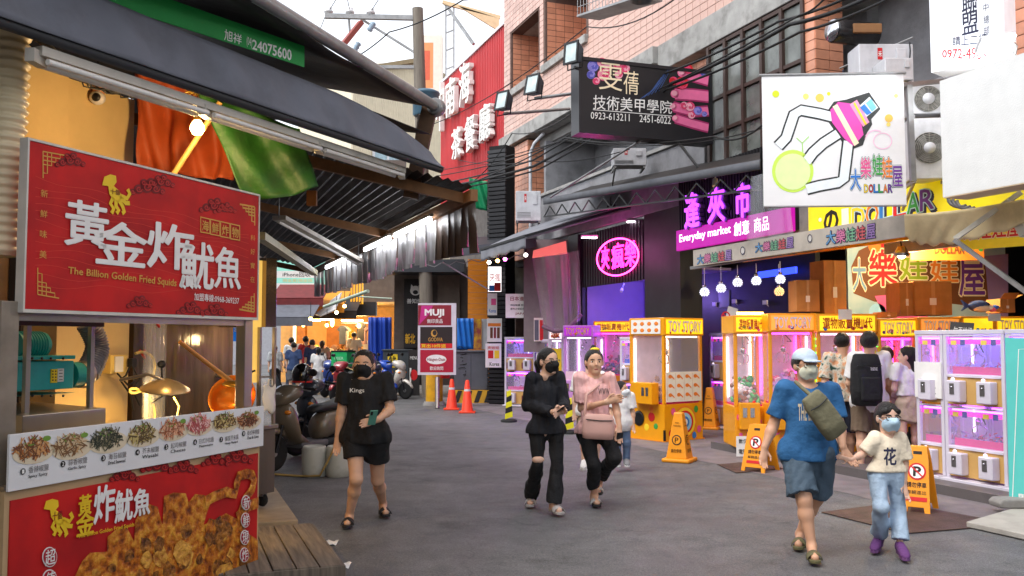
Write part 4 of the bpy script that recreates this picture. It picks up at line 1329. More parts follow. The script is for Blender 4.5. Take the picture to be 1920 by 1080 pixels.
# clear plastic sheet at the back of the stall
PLAS = mt('clear_plastic_sheet', (196, 200, 206), 0.06, var=.0, alpha=0.28, bump=.5, bs=5, stretch=(4, 4, .3))
def sheetp(u, v):
 a = C(2.05 + .62 * u, 1.0 + .35 * u, 0); return Vector((a.x + .03 * math.sin(u * 26), a.y + .02 * math.cos(u * 22), .96 + 1.3 * v))
m = MB(); m.hexa([C(2.75, 1.75, .9), C(4.1, 1.75, .9), C(4.1, 1.8, .9), C(2.75, 1.8, .9), C(2.75, 1.75, 2.2), C(4.1, 1.75, 2.2), C(4.1, 1.8, 2.2), C(2.75, 1.8, 2.2)]); single('dark_wind_sheet', m, mt('smoky_vinyl', (70, 60, 52), .15, var=.4, vs=4, bump=.4, bs=4, stretch=(3, 3, .4)), 'smoky brown vinyl wind sheet behind the squid stall', 'sheet', at=m.v[0])
single('plastic_curtain', MB().grid(sheetp, 60, 4), PLAS, 'wavy clear plastic curtain hanging at the back of the squid stall', 'curtain', at=sheetp(0, 0))
# --- steel cabinet behind the cart
ka = V(487, 637, 8.5); kb = V(527, 637, 8.75)
KM = frame(Vector((ka.x, ka.y, 0)), Vector((kb.x, kb.y, 0)))
kw = .225
cab = thing('display_cabinet', 'narrow steel display cabinet on casters beyond the squid cart', 'cabinet', KM)
ZB = .12
part('body', MB().bx(0.02, kw, 0, .7, .26, .86), mt('brushed_cabinet_steel', (120, 112, 106), 0.4, .7, var=.12, stretch=(1, 1, .1), bump=.03), cab, bevel=.004)
part('hole', MB().lathe([(0, -.002), (.012, -.002), (.012, .002), (0, .002)], 10, loc(.06, 0, .82) @ Matrix.Rotation(math.pi / 2, 4, 'X')), BLACKP, cab)
part('counter', MB().bx(0.0, kw + .01, -.03, .72, .862, .9), STEEL, cab, bevel=.004)
part('upper_panel', MB().bx(.075, kw - .01, 0, .7, 1.82, 2.48), mt('rippled_steel', (150, 132, 112), 0.16, .95, var=.05, bump=.25, bs=3), cab, bevel=.003)
part('lit_side', MB().bx(-.06, .072, .05, .06, 1.3, 2.45), mt('lamplit_enamel', (240, 196, 96), 0.5, emit=.25), cab)  # yellow lamplight put into the enamel's colour and a faint glow
for x in (.0, kw - .03):
 part('corner_post', MB().bx(x, x + .028, .0, .03, .902, 1.818), STEEL, cab)
part('shelf', MB().bx(.03, kw - .03, .04, .66, 1.34, 1.355), STEEL, cab)
part('pane', MB().bx(.03, kw - .032, .012, .016, .905, 1.33), GLASS, cab)
part('back_panel', MB().bx(.02, kw - .02, .66, .68, .905, 1.815), mt('lamplit_enamel'), cab)
for x in (.06, .17):
 cst = part('caster', MB().lathe([(0, -.02), (.055, -.02), (.065, 0), (.055, .02), (0, .02)], 14, loc(x, .1, ZB + .066) @ Matrix.Rotation(math.pi / 2, 4, 'Y')), RUBBER, cab)
 part('fork', MB().bx(x - .03, x + .03, .07, .13, ZB + .1, .258), GALV, cab)
for k, (x, z, c, nm, lab) in enumerate(((.05, 1.356, (226, 60, 30), 'sauce_bottle', 'red capped sauce bottle on the cabinet shelf'), (.12, 1.356, (226, 196, 120), 'skewer_jar', 'jar of pale skewers on the cabinet shelf'))):
 t = thing(nm, lab, 'bottle' if k == 0 else 'jar', KM @ loc(x, .2, z))
 if k == 0:
  part('bottle', MB().lathe([(.028, 0), (.03, .01), (.03, .10), (.012, .13)], 12), mt('amber_plastic', (214, 120, 40), .3), t)
  part('cap', MB().lathe([(.026, .13), (.03, .135), (.03, .17), (.02, .18), (0, .181)], 12), REDP, t)
 else:
  m = MB()
  for j in range(14):
   rg = random.Random(j); m.tube([(rg.uniform(-.025, .025), rg.uniform(-.02, .02), 0), (rg.uniform(-.03, .03), rg.uniform(-.02, .02), .22)], .004, 4)
  part('skewers', m, mt('pale_wood_stick'), t)
t = thing('paper_bag', 'white plastic bag hanging on the cabinet glass', 'bag', KM @ loc(.10, -.03, 1.02))
part('bag', MB().grid(lambda u, v: (-.08 + .16 * u + .008 * math.sin(v * 9), -.03 * math.sin(math.pi * u) * math.sin(math.pi * min(1, v + .2)) - .004, .25 * v + .02 * math.sin(u * 7)), 12, 10), mt('white_bag', (226, 222, 216), .5, var=.05), t, solid=.003)
part('handle', MB().tube([(-.03, -.01, .25), (-.02, -.02, .31), (.02, -.02, .31), (.03, -.01, .25)], .006, 6), mt('white_bag'), t)
lamp('cabinet_light', KM @ Vector((.1, .35, 1.7)), 3.0, (1.0, .68, .3), .05)
# --- wooden deck in front
DZ = .13
DK = mix_mat('deck_wood', (84, 74, 64), (128, 114, 98), 3, 0.3, 0.7, 0.7, 'noise', .3, None, (12, 1, 1))
d0 = G(576, 981, DZ); d1 = G(641, 1058, DZ)
deck = thing('wooden_deck', 'low weathered plank deck in front of the squid cart', 'deck', frame(Vector((d1.x, d1.y, 0)) - SN * .0, Vector((d1.x, d1.y, 0)) + SN))
dl = (d0 - d1).length
for k in range(8):
 x1_ = -.158 * k; x0_ = x1_ - .148
 part('plank', MB().bx(x0_, x1_, .0 + .012 * ((k * 7) % 3 - 1), dl, DZ - .03, DZ + .001 * (k % 3)), DK, deck, bevel=.004)
part('edge_board', MB().bx(-1.26, 0.006, -.03, -.014, 0.0, DZ - .004), DK, deck, bevel=.003)
part('edge_board', MB().bx(.004, .024, -.02, dl, 0.0, DZ - .006), DK, deck, bevel=.003)
part('bearer', MB().bx(-1.2, -.02, .1, .2, 0.0, DZ - .031), DK, deck)
part('bearer', MB().bx(-1.2, -.02, dl - .2, dl - .1, 0.0, DZ - .031), DK, deck)
st_ = [G(560, 979, .1), G(519, 912, .1)]
p0 = Vector((st_[0].x, st_[0].y, 0)); ln = (st_[1] - st_[0]).length
TM = frame(p0, p0 + SN)
single('stone_step', MB().bx(-1.6, 0, .02, ln, 0.0, .115, TM), mix_mat('tan_stone', (128, 112, 90), (170, 152, 126), 4, .3, .7, .6, 'noise', .2), 'tan stone step slab at the end of the plank deck', 'step', at=p0, bevel=.008)
lamp_dummy = None
# --- second, street side awning with tubes
A0 = S(886, 352, 2.65); A1 = S(585, 518, 2.65)
za = 3.06; A0.z = A1.z = za
Adir = (A1 - A0).normalized(); Aback = -SN
sa = thing('street_awning', 'long corrugated awning with translucent front strips along the near side shops', 'awning', A0)
CORR = mt('sooty_corrugated_sheet', (46, 40, 38), 0.6, 0.15, var=.25, vs=4, dirt=.4, ds=3, dcol=(30, 24, 22))
L_ = (A1 - A0).length
m = MB()
nrb = 70
def shp(i, v):
 # ridges run along the street
 return A0 + Aback * (3.4 * v) + UP * (.62 * v + .12)
rows = []
for k in range(nrb + 1):
 v = k / nrb
 rows.append((A0 + Aback * (3.4 * v) + UP * (.62 * v + .10 + (.016 if k % 2 else -.016)), A1 + Aback * (3.4 * v) + UP * (.62 * v + .10 + (.016 if k % 2 else -.016))))
m.add([p for r in rows for p in r], [(2 * k, 2 * k + 1, 2 * k + 3, 2 * k + 2) for k in range(nrb)])
part('roof_sheet', m, CORR, sa, world=True)
RUSTB = mt('rusty_beam', (126, 88, 54), 0.6, .3, var=.25, vs=6, dirt=.35)
m = MB(); m.bar(A0 - Adir * .05, A1, .07, .11); part('front_beam', m, RUSTB, sa, world=True)
for k, t in enumerate((0.02, .33, .66, .98)):
 p = A0.lerp(A1, t)
 m = MB(); m.bar(p + UP * .0, p + Aback * 3.4 + UP * .60, .06, .1); part('rafter', m, RUSTB, sa, world=True)
# fringe of translucent strips under the beam
FRG = mt('translucent_strip', (150, 150, 152), 0.35, var=.4, vs=9, alpha=.88, dirt=.5, ds=4, stretch=(1, 1, .3))
FRG2 = mt('brown_strip', (86, 70, 60), 0.4, var=.25, vs=5, dirt=.4, stretch=(1, 1, .3))
ns = 46
rg = random.Random(2)
for k in range(ns):
 t0, t1 = k / ns, (k + 1.12) / ns
 a = A0.lerp(A1, t0) - UP * .05; b = A0.lerp(A1, t1) - UP * .05
 off = SN * (.03 + .012 * (k % 2)); h = rg.uniform(.40, .48); sw = rg.uniform(-.025, .025)
 m = MB().grid(lambda u, v: a.lerp(b, u) + off - UP * (h * v) + SN * (.05 * math.sin(math.pi * u) * v + sw * v) + Adir * (.02 * sw * v), 4, 4)
 part('strip', m, FRG if k > 5 else FRG2, sa, world=True)
TUBE = glow('fluorescent_white', (246, 248, 255), 9)
for k, (x0, x1) in enumerate(((806, 740), (730, 684), (652, 612))):
 def onl(px):
  p = S(px, 500, 2.55); p.z = za - .09; return p
 a, b = onl(x0), onl(x1)
 t = thing('tube_light', ['lit fluorescent tube nearest the utility pole end of the street awning', 'lit fluorescent tube in the middle of the street awning beam', 'lit fluorescent tube at the far end of the street awning'][k], 'light', a, 'fluorescent tubes under the street awning')
 part('tube', MB().tube([a, b], .022, 10), TUBE, t, world=True)
 m = MB(); m.bar(a + UP * .045 - Adir * .04, b + UP * .045 + Adir * .04, .05, .03); part('batten', m, OFFW, t, world=True)
# hanging unlit reflector under the roof
a, b = V(523, 408, 10.2), V(672, 490, 13.0)
t = thing('reflector_fixture', 'long white reflector light fixture slanting under the corrugated awning', 'light fixture', a)
m = MB(); m.bar(a, b, .16, .05); part('reflector', m, OFFW, t, world=True)
m = MB().tube([a - UP * .05, b - UP * .05], .018, 8); part('tube', m, mt('unlit_tube'), t, world=True)
m = MB().tube([a, a + UP * .5], .008, 5).tube([b, b + UP * .35], .008, 5); part('hanger', m, GALV, t, world=True)
m = MB(); m.bar(V(488, 442, 9.5), V(590, 512, 14.5), .1, .08)
single('roof_purlin', m, mt('greenish_cream_beam', (176, 170, 130), .5, var=.1), 'greenish cream roof purlin running down beside the steel cabinet', 'beam', at=V(488, 442, 9.5))
# wooden block hung below the tarp
single('hanging_wood_block', MB().cb(V(585, 372, 8.3), (.09, .06, .14)), mt('ochre_wood', (150, 92, 34), .7, var=.3), 'short ochre wood block hanging under the green tarpaulin', 'block', at=V(585, 372, 8.3), bevel=.006)
# coil of black cable at the beam end
c = S(842, 430, 2.75)
m = MB()
for k in range(4):
 m.tube([c + Adir * (.16 * math.cos(a * .4) + .01 * k) + UP * (.17 * math.sin(a * .4)) + SN * (.01 * k) for a in range(16)], .012, 6, closed=True)
single('cable_coil', m, CABLE, 'coil of black cable hanging at the end of the street awning', 'cable', at=c)
# === CLAW MACHINE ARCADE (far side)
MYEL = mt('machine_yellow', (236, 158, 6), 0.35, var=.05, vs=4, dirt=.1, ds=3, dcol=(150, 96, 20), coat=.2)
MYEL2 = mt('machine_orange', (226, 140, 24), 0.38, var=.05, vs=4, coat=.2)
MWHT = mt('machine_white', (216, 210, 222), 0.35, var=.04, vs=4, dirt=.12, ds=4, coat=.2)
MPINK = mt('machine_lilac', (206, 150, 214), 0.35, var=.05, coat=.2)
HYEL = mt('header_yellow', (246, 206, 30), .4, var=.15, vs=3, emit=.35)
HORA = mt('header_orange', (236, 150, 60), .4, var=.3, vs=3, emit=.3)
HPUR = mt('header_purple', (150, 40, 170), .4, var=.2, vs=3, emit=.4)
PGLASS = mt('machine_glass', (240, 240, 255), .03, var=0, alpha=.10)
LEDW = glow('led_white', (250, 226, 255), 1.6)
LEDP = glow('led_purple', (190, 80, 255), 4.2)
LEDM = glow('led_magenta', (255, 60, 214), 2.6)
LEDB = glow('led_blue', (110, 96, 255), 11)
LEDC = glow('led_warm_white', (255, 240, 214), 1.6)
TRAYM = mt('magenta_tray', (214, 20, 130), .4, var=.1)
TRAYB = mt('blue_tray', (30, 60, 190), .4, var=.1)
CHROME = mt('chrome', (200, 200, 205), .15, .95, var=.05)
PR_PINK = pr('pink', (232, 90, 150)); PR_RED = pr('red', (206, 24, 30)); PR_BLUE = pr('blue', (40, 120, 206)); PR_GRN = pr('green', (60, 160, 70)); PR_PUR = pr('purple', (110, 50, 150)); PR_ORG = pr('orange', (236, 130, 40)); PR_YEL = pr('yellow', (246, 210, 40)); PR_NAVY = pr('navy', (34, 36, 70)); PR_BRN = pr('brown', (110, 60, 26))
for _n, _c in (('white', (236, 232, 236)), ('pink', (240, 110, 160)), ('blue', (50, 110, 226)), ('lilac', (200, 160, 240)), ('navy', (50, 54, 130)), ('green', (40, 170, 84)), ('brown', (134, 76, 40)), ('red', (226, 40, 50)), ('yellow', (250, 206, 40)), ('orange', (246, 130, 30)), ('biscuit', (196, 130, 70))): mt('prize_' + _n, _c, .5, var=.15, vs=12)
RBW = [PR_BLUE, PR_PINK, PR_GRN, PR_RED, PR_PUR]
def heap_part(parent, x0, x1, y0, y1, z, h, cols, seed, n=70, size=.045, kind='ball'):
 """loose prizes piled on the machine floor; far too many to tell apart"""
 rg = random.Random(seed)
 groups = {}
 for k in range(n):
  u, v = rg.random(), rg.random()
  zz = z + h * (0.25 + .75 * v) * rg.random() + size * .4
  c = rg.randrange(len(cols))
  m = groups.setdefault(c, MB())
  M = loc(x0 + size + (x1 - x0 - 2 * size) * u, y0 + size + (y1 - y0 - 2 * size) * v, zz) @ Matrix.Rotation(rg.uniform(0, 6), 4, (rg.uniform(-1, 1), rg.uniform(-1, 1), 1))
  s_ = size * rg.uniform(.7, 1.2)
  if kind == 'ball':
   m.ell((0, 0, 0), (s_, s_ * rg.uniform(.5, .9), s_ * rg.uniform(.5, .8)), 7, 5, M)
  elif kind == 'box':
   m.cb((0, 0, 0), (s_ * 1.6, s_, s_ * .9), M)
  else:
   m.tube([(s_ * .8 * math.cos(a), s_ * .8 * math.sin(a), 0) for a in (0, 1.05, 2.1, 3.14, 4.2, 5.2)], s_ * .22, 5, closed=True, M=M)
 for c, m in groups.items():
  part('prize_heap', m, cols[c], parent, kind='stuff')
def claw(parent, x, y, ztop, zc, s=1.0):
 m = MB().tube([(x, y, ztop), (x, y, zc + .1 * s)], .012 * s, 6).lathe([(.03 * s, .04 * s), (.045 * s, .06 * s), (.045 * s, .12 * s), (.02 * s, .14 * s)], 10, loc(x, y, zc))
 for k in range(3):
  a = k * 2.094 + .4
  c, s2 = math.cos(a), math.sin(a)
  m.tube([(x + .03 * s * c, y + .03 * s * s2, zc + .05 * s), (x + .11 * s * c, y + .11 * s * s2, zc + .0 * s), (x + .1 * s * c, y + .1 * s * s2, zc - .07 * s), (x + .05 * s * c, y + .05 * s * s2, zc - .12 * s)], .009 * s, 5)
 part('claw', m, CHROME, parent)
 part('claw_cable', MB().tube([(x + .02, y, ztop), (x + .12, y - .03, ztop - .12), (x + .06, y, zc + .2 * s)], .008, 5), CABLE, parent)
def tall_machine(name, label, A, B, d, h, body, head_mat, text, tcol, seed=0, header=.26, base=.68, heap=None, zb=0.0, left_coin=True, art=True, led=LEDW, group=None, back=None, tray=None, coin_x=.1):
 """cabinet, glazed prize room, lit header, coin box; A B: front corners on the ground, seen left to right"""
 A = Vector((A.x, A.y, zb)); B = Vector((B.x, B.y, zb))
 M = frame(A, B)
 w = (B - A).length
 t = thing(name, label, 'claw machine', M, group)
 part('base_cabinet', MB().bx(0, w, 0, d, .0, base), body, t, bevel=.008)
 zt = h - header
 p = .05
 for x in (0, w - p):
  for y in (0, d - p):
   part('corner_post', MB().bx(x, x + p, y, y + p, base + .001, zt), body, t, bevel=.004)
 part('header', MB().bx(-.01, w + .01, -.03, d, zt + .001, h), body, t, bevel=.01)
 hp = part('header_sign', MB().bx(.03, w - .03, -.045, -.031, zt + .03, h - .03), head_mat, t)
 part('floor_tray', MB().bx(p, w - p, p, d - p, base + .001, base + .03), tray or TRAYM, t)
 part('back_panel', MB().bx(p, w - p, d - .045, d - .03, base, zt), back or mt('pearly_back_panel', (226, 206, 236), .2, var=.12, vs=6), t)
 part('window', MB().bx(p + .001, w - p - .001, .012, .018, base + .03, zt - .01), PGLASS, t)
 for x in (.02, w - .026):
  part('side_window', MB().bx(x, x + .006, p + .001, d - p - .001, base + .03, zt - .01), PGLASS, t)
 part('light_strip', MB().bx(.07, w - .07, .05, .08, zt - .035, zt - .01), led, t)
 for x in (p + .01, w - p - .03):
  part('light_strip', MB().bx(x, x + .02, d - .075, d - .05, base + .1, zt - .05), led, t)
 if text:
  m = MB(); put_text(m, text, .07, zt + .055, w - .07, h - .055, -.049, .03)
  part('lettering', m, tcol[1], t)
  m = MB(); put_text(m, text, .07, zt + .055, w - .07, h - .055, -.052, .008)
  part('lettering', m, tcol[0], t)
 rg = random.Random(seed)
 m_ = {}
 for k in range(9):
  c = rg.choice(RBW + [PR_ORG]); r = rg.uniform(.012, .03)
  x = rg.uniform(.06, w - .06); z = zt + .05 + rg.random() * .05
  m_.setdefault(c.name, (MB(), c))[0].flat([(x + r * math.cos(a * .5), z + r * math.sin(a * .5)) for a in range(13)], -.0465 - .0002 * k)
 for mm, c in m_.values(): part('header_print', mm, c, t)
 # coin box, joystick panel, prize door
 cx = coin_x * w
 cb_ = part('coin_box', MB().bx(cx, cx + .3, -.12, -.001, base * .45, base + .06), body, t, bevel=.012)
 part('coin_slot', MB().bx(cx + .04, cx + .10, -.126, -.121, base * .75, base * .98), CHROME, cb_)
 part('coin_slot', MB().bx(cx + .15, cx + .21, -.126, -.121, base * .75, base * .98), CHROME, cb_)
 part('button', MB().lathe([(.022, 0), (.022, .02), (.012, .03), (0, .031)], 10, loc(cx + .22, -.06, base + .06)), PR_RED, cb_)
 part('prize_door', MB().bx(w * .58, w - .08, -.012, -.001, .1, base * .55), BLACKP, t, bevel=.005)
 if art:
  m_ = {}
  for k in range(16):
   c = rg.choice([PR_RED, PR_GRN, PR_YEL, PR_BLUE, PR_PINK, PR_ORG]); r = rg.uniform(.02, .06)
   x = rg.uniform(.08, w - .1); z = rg.uniform(.1, base * .9)
   m_.setdefault(c.name, (MB(), c))[0].flat([(x + r * math.cos(a * .5), z + r * math.sin(a * .5)) for a in range(13)], -.002 - .0002 * k)
  for mm, c in m_.values(): part('art_print', mm, c, t)
 claw(t, w * .45, d * .45, zt - .02, base + (zt - base) * .68)
 cols, kind_, hh, n_, sz = heap or ([mt('prize_white', (230, 226, 230), .4, var=.1), mt('prize_pink', (232, 130, 170), .5), mt('prize_blue', (80, 120, 210), .5)], 'ball', .22, 60, .06)
 heap_part(t, p, w - p, p, d - p, base + .03, hh, cols, seed + 11, n_, sz, kind_)
 return t, w, zt
def double_machine(name, label, A, B, d=.7, h=1.66, zb=0.06, seed=0, group=None, cols=None, n_boxes=2, tray=None, trim=None, with_side=True):
 """white cabinet with two prize rooms, one above the other"""
 A = Vector((A.x, A.y, zb)); B = Vector((B.x, B.y, zb))
 M = frame(A, B); w = (B - A).length
 t = thing(name, label, 'claw machine', M, group)
 fp = .045
 for x in (0, w - fp):
  for y in (0, d - fp):
   part('corner_post', MB().bx(x, x + fp, y, y + fp, 0, h), MWHT, t, bevel=.004)
 part('top', MB().bx(-.005, w + .005, -.005, d, h + .001, h + .05), MWHT, t, bevel=.006)
 part('foot_plate', MB().bx(-.02, w + .02, -.10, d, -.04, -.001), MWHT, t, bevel=.006)
 part('back_panel', MB().bx(fp, w - fp, d - .03, d - .015, 0, h), MWHT, t)
 half = h / 2
 for lv in range(2):
  z0 = lv * half
  zg0, zg1 = z0 + half * .44, z0 + half * .97
  part('front_panel', MB().bx(fp + .001, w - fp - .001, .012, .03, z0 + .02, zg0 - .03), mt('tan_panel', (206, 164, 96), .5, var=.06), t)
  part('rail', MB().bx(fp + .001, w - fp - .001, -.004, .035, zg0 - .03, zg0), MWHT, t, bevel=.003)
  part('rail', MB().bx(fp + .001, w - fp - .001, -.004, .035, zg1, zg1 + .02), MWHT, t, bevel=.003)
  part('window', MB().bx(fp + .001, w - fp - .001, .01, .016, zg0 + .001, zg1 - .001), PGLASS, t)
  part('deck', MB().bx(fp, w - fp, .035, d - .031, zg0 - .01, zg0 + .005), MWHT, t)
  part('tray', MB().bx(fp + .03, w - fp - .03, .06, .075, zg0 + .006, zg0 + .09), tray or TRAYM, t)
  if with_side:
   for x in (.015, w - .02):
    part('side_window', MB().bx(x, x + .005, fp, d - fp, zg0, zg1), PGLASS, t)
  part('light_strip', MB().bx(fp + .02, w - fp - .02, .045, .065, zg1 - .03, zg1 - .012), LEDP, t)
  part('light_strip', MB().bx(fp + .01, w - fp - .01, d - .06, d - .04, zg1 - .05, zg1 - .03), LEDB if lv else LEDP, t)
  part('light_strip', MB().bx(w / 2 - .006, w / 2 + .006, d - .05, d - .035, zg0 + .1, zg1 - .06), LEDW, t)
  part('control_strip', MB().bx(fp + .01, w - fp - .01, .02, .04, zg1 - .085, zg1 - .032), mt('magenta_strip', (196, 20, 160), .4, emit=.5), t)
  for k in range(n_boxes):
   xc = w * (k + .5) / n_boxes
   part('display', MB().bx(xc + .03, xc + .09, .012, .0199, zg1 - .10, zg1 - .035), mt('display_blue', (60, 60, 120), .2, emit=.3), t)
   part('price_card', MB().bx(xc - .10, xc - .03, .0115, .0196, zg1 - .095, zg1 - .045), pr('card_yellow', (236, 214, 50)), t)
   claw(t, xc, d * .4, zg1 - .06, zg0 + (zg1 - zg0) * .45, .8)
   bw = min(.19, w / n_boxes * .46)
   bx0 = xc - bw * .45
   cbx = part('coin_box', MB().bx(bx0, bx0 + bw, -.10, .011, z0 + .05, z0 + half * .36), MWHT, t, bevel=.012)
   part('coin_plate', MB().bx(bx0 + bw * .3, bx0 + bw * .62, -.106, -.101, z0 + half * .17, z0 + half * .32), mt('grey_coin_plate', (120, 116, 116), .35, .6), cbx)
   part('lock', MB().lathe([(.012, 0), (.012, .006), (0, .007)], 8, loc(bx0 + bw * .45, -.106, z0 + half * .27) @ Matrix.Rotation(math.pi / 2, 4, 'X')), CHROME, cbx)
   part('button', MB().ell((bx0 + bw * .3, -.05, z0 + half * .36 + .012), (.022, .022, .022), 8, 6), mt('lit_button', (236, 220, 240), .3, emit=.4), cbx)
   part('prize_door', MB().bx(bx0 - .07, bx0 - .005, .004, .0119, z0 + half * .1, z0 + half * .28), mt('maroon_flap', (110, 14, 44), .4), t)
  cc = cols or [mt('prize_white'), mt('prize_lilac'), mt('prize_pink'), mt('prize_navy'), mt('prize_red')]
  heap_part(t, fp + .03, w - fp - .03, .07, d - .06, zg0 + .01, .11, cc, seed + lv, 150 if n_boxes == 2 and w > .7 else 60, .026, 'ring')
 return t, w
def st(px, Y, z=0.0):
 p = V(px, 637, Y)
 return Vector((p.x, p.y, z))
GP = 'yellow claw machines in a row'
FZ = .11      # shop floor
TSW = (pr('lilac_white', (236, 224, 240)), PR_PUR)
TSR = (pr('cream_white', (250, 240, 220)), PR_RED)
TRD = (pr('deep_red', (190, 20, 24)), PR_YEL)
food = ([mt('prize_biscuit', (196, 130, 70), .7, var=.2), mt('prize_biscuit_dark', (150, 92, 46), .7, var=.2)], 'ball', .38, 70, .08)
# row facing the camera, from the pier to the frame edge
row = [
 (1376, 1438, 13.5, '選物販賣機II代', TRD, HYEL, 'yellow claw machine with coin box and glowing tube on top, beside the striped shirt sign', MYEL, .60, None),
 (1441, 1529, 13.15, 'TOY STORY', TSW, HORA, 'yellow claw machine with an orange lit header and no people before it', MYEL, .66, None),
 (1532, 1643, 13.0, '選物販賣機II代', TRD, HYEL, 'wide yellow claw machine behind the two young men', MYEL, .7, None),
 (1646, 1719, 13.0, 'TOY STORY', TSR, HYEL, 'yellow claw machine behind the girl in the beige skirt', MYEL, .64, None),
 (1722, 1800, 12.9, 'TOY STORY', TSR, HYEL, 'yellow claw machine behind the white double decker, under the big cardboard box', MYEL, .66, None),
 (1802, 1863, 12.9, '', TSR, HYEL, 'yellow claw machine with a paper taped on its header, behind the blackboard', MYEL, .66, None),
 (1865, 1940, 12.9, 'TOY STORY', TSR, HYEL, 'yellow claw machine at the frame edge behind the teal sign', MYEL, .66, None)]
labs = ['yellow claw machine with a glowing tube on its header, next to the white machines', 'yellow claw machine with lilac letters on an orange header', 'wide yellow claw machine with red characters behind the two young men', 'yellow claw machine with white letters behind the girl in the beige skirt',
  'yellow claw machine under the big cardboard box', 'yellow claw machine with a white paper taped over its header', 'yellow claw machine at the frame edge above the teal sign']
tops = [2.06, 2.08, 2.07, 2.0, 2.02, 2.03, 2.03]
for k, (x0, x1, Y, tx, tc_, hm, _, body, base, hp_) in enumerate(row):
 lc = [(mt('prize_green', (60, 150, 90), .5), 'ball'), None]
 hcols = [[mt('prize_green', (60, 150, 90), .5, var=.2), mt('prize_brown', (120, 70, 40), .6), mt('prize_white')], [mt('prize_pink'), mt('prize_white'), mt('prize_lilac'), mt('prize_red')], [mt('prize_pink'), mt('prize_yellow'), mt('prize_white'), mt('prize_blue')], [mt('prize_white'), mt('prize_red'), mt('prize_pink'), mt('prize_orange')], [mt('prize_blue'), mt('prize_lilac')], [mt('prize_blue'), mt('prize_lilac')], [mt('prize_blue'), mt('prize_lilac')]][k]
 t_, w_, zt_ = tall_machine('claw_machine', labs[k], st(x0, Y), st(x1, Y), .75, tops[k] - FZ, body, [HYEL, HORA, HYEL, HYEL, HORA, HYEL, HYEL][k], tx, tc_, seed=k * 5 + 1, header=.27, base=base, zb=FZ + .002, led=[LEDC, LEDM, LEDW, LEDM, LEDP, LEDP, LEDP][k], group=GP,
     heap=(hcols, 'ball' if k != 1 else 'box', .42, 150, .06))
 if k == 0:
  part('top_tube', MB().tube([(.05, .0, tops[0] - FZ + .03), (w_ - .05, .0, tops[0] - FZ + .03)], .018, 8), glow('amber_tube', (255, 190, 80), 8), t_)
 if k in (1, 2):
  m = MB()
  for j in range(9): m.ell((w_ + .0, -.03, .8 + j * .1), .014, 6, 4)
  part('led_dots', m, glow('green_dots', (60, 255, 60), 3), t_, kind='stuff')
# paper notes taped on headers
for (x0, y0, x1, y1, Y, lab) in ((1572, 580, 1597, 599, 12.85, 'white paper note taped on the header of the wide yellow machine'), (1853, 588, 1876, 602, 12.75, 'white paper note taped over the header behind the blackboard')):
 a, b = V(x0, y1, Y), V(x1, y0, Y)
 single('paper_note', MB().bx(a.x, b.x, Y, Y + .003, a.z, b.z), PWHITE, lab, 'paper', at=a)
# the corner machine with drumstick prizes
cA = Vector((2.53, 15.15, 0)); av = Vector((.81, .587, 0)).normalized(); bv = Vector((-av.y, av.x, 0))
tm, tw, tzt = tall_machine('claw_machine', 'big yellow claw machine filled with toy drumsticks at the pavement edge', cA, cA + av * .93, .82, 2.07, MYEL, HYEL, 'TOY STORY', TSW, seed=3, header=.3, base=.62, heap=food, led=LEDC, art=False, group=GP, coin_x=2.0)
for o in [x for x in bpy.data.objects if x.parent == tm and x.name.split('.')[0] in ('coin_box', 'prize_door')]:
 for c_ in [x for x in bpy.data.objects if x.parent == o]: bpy.data.objects.remove(c_)
 bpy.data.objects.remove(o)
# drumstick picture grid below its window and round art on the base
m = MB(); m.bx(.04, tw - .04, -.012, -.002, .66, 1.16); part('picture_board', m, pr('board_white', (240, 236, 228)), tm)
mo = MB(); mk = MB()
for i in range(4):
 for j in range(3):
  x = .06 + (tw - .12) * (i + .5) / 4; z = .68 + .46 * (j + .5) / 3
  mo.flat([(x - .03 + .045 * math.cos(a * .45), z + .02 + .032 * math.sin(a * .45)) for a in range(14)], -.0145)
  mo.flat([(x, z + .01), (x + .065, z - .035), (x + .075, z - .02), (x + .02, z + .03)], -.0143)
  mk.bx(x - (tw - .12) / 8 - .002, x - (tw - .12) / 8 + .002, -.0142, -.0125, z - .075, z + .075)
part('drumstick_print', mo, PR_ORG, tm); part('grid_print', mk, pr('grid_grey', (190, 150, 120)), tm)
for r, c, y_ in ((.28, PR_ORG, 1), (.25, PR_YEL, 2), (.2, PR_RED, 3), (.16, pr('pale_blue', (150, 200, 236)), 4), (.10, PR_BLUE, 5), (.06, PWHITE, 6)):
 part('round_art', MB().flat([(tw * .52 + r * math.cos(a * .2), .31 + r * .98 * math.sin(a * .2)) for a in range(32)], -.002 - .0015 * y_), c, tm)
for k, (x, z, c) in enumerate(((.2, .5, PR_PINK), (.75, .52, PR_GRN), (.82, .18, PR_PINK), (.14, .14, PR_RED), (.7, .08, PR_BLUE), (.3, .09, PR_GRN))):
 part('balloon_print', MB().flat([(x + .05 * math.cos(a * .4), z + .06 * math.sin(a * .4)) for a in range(16)], -.012), c, tm)
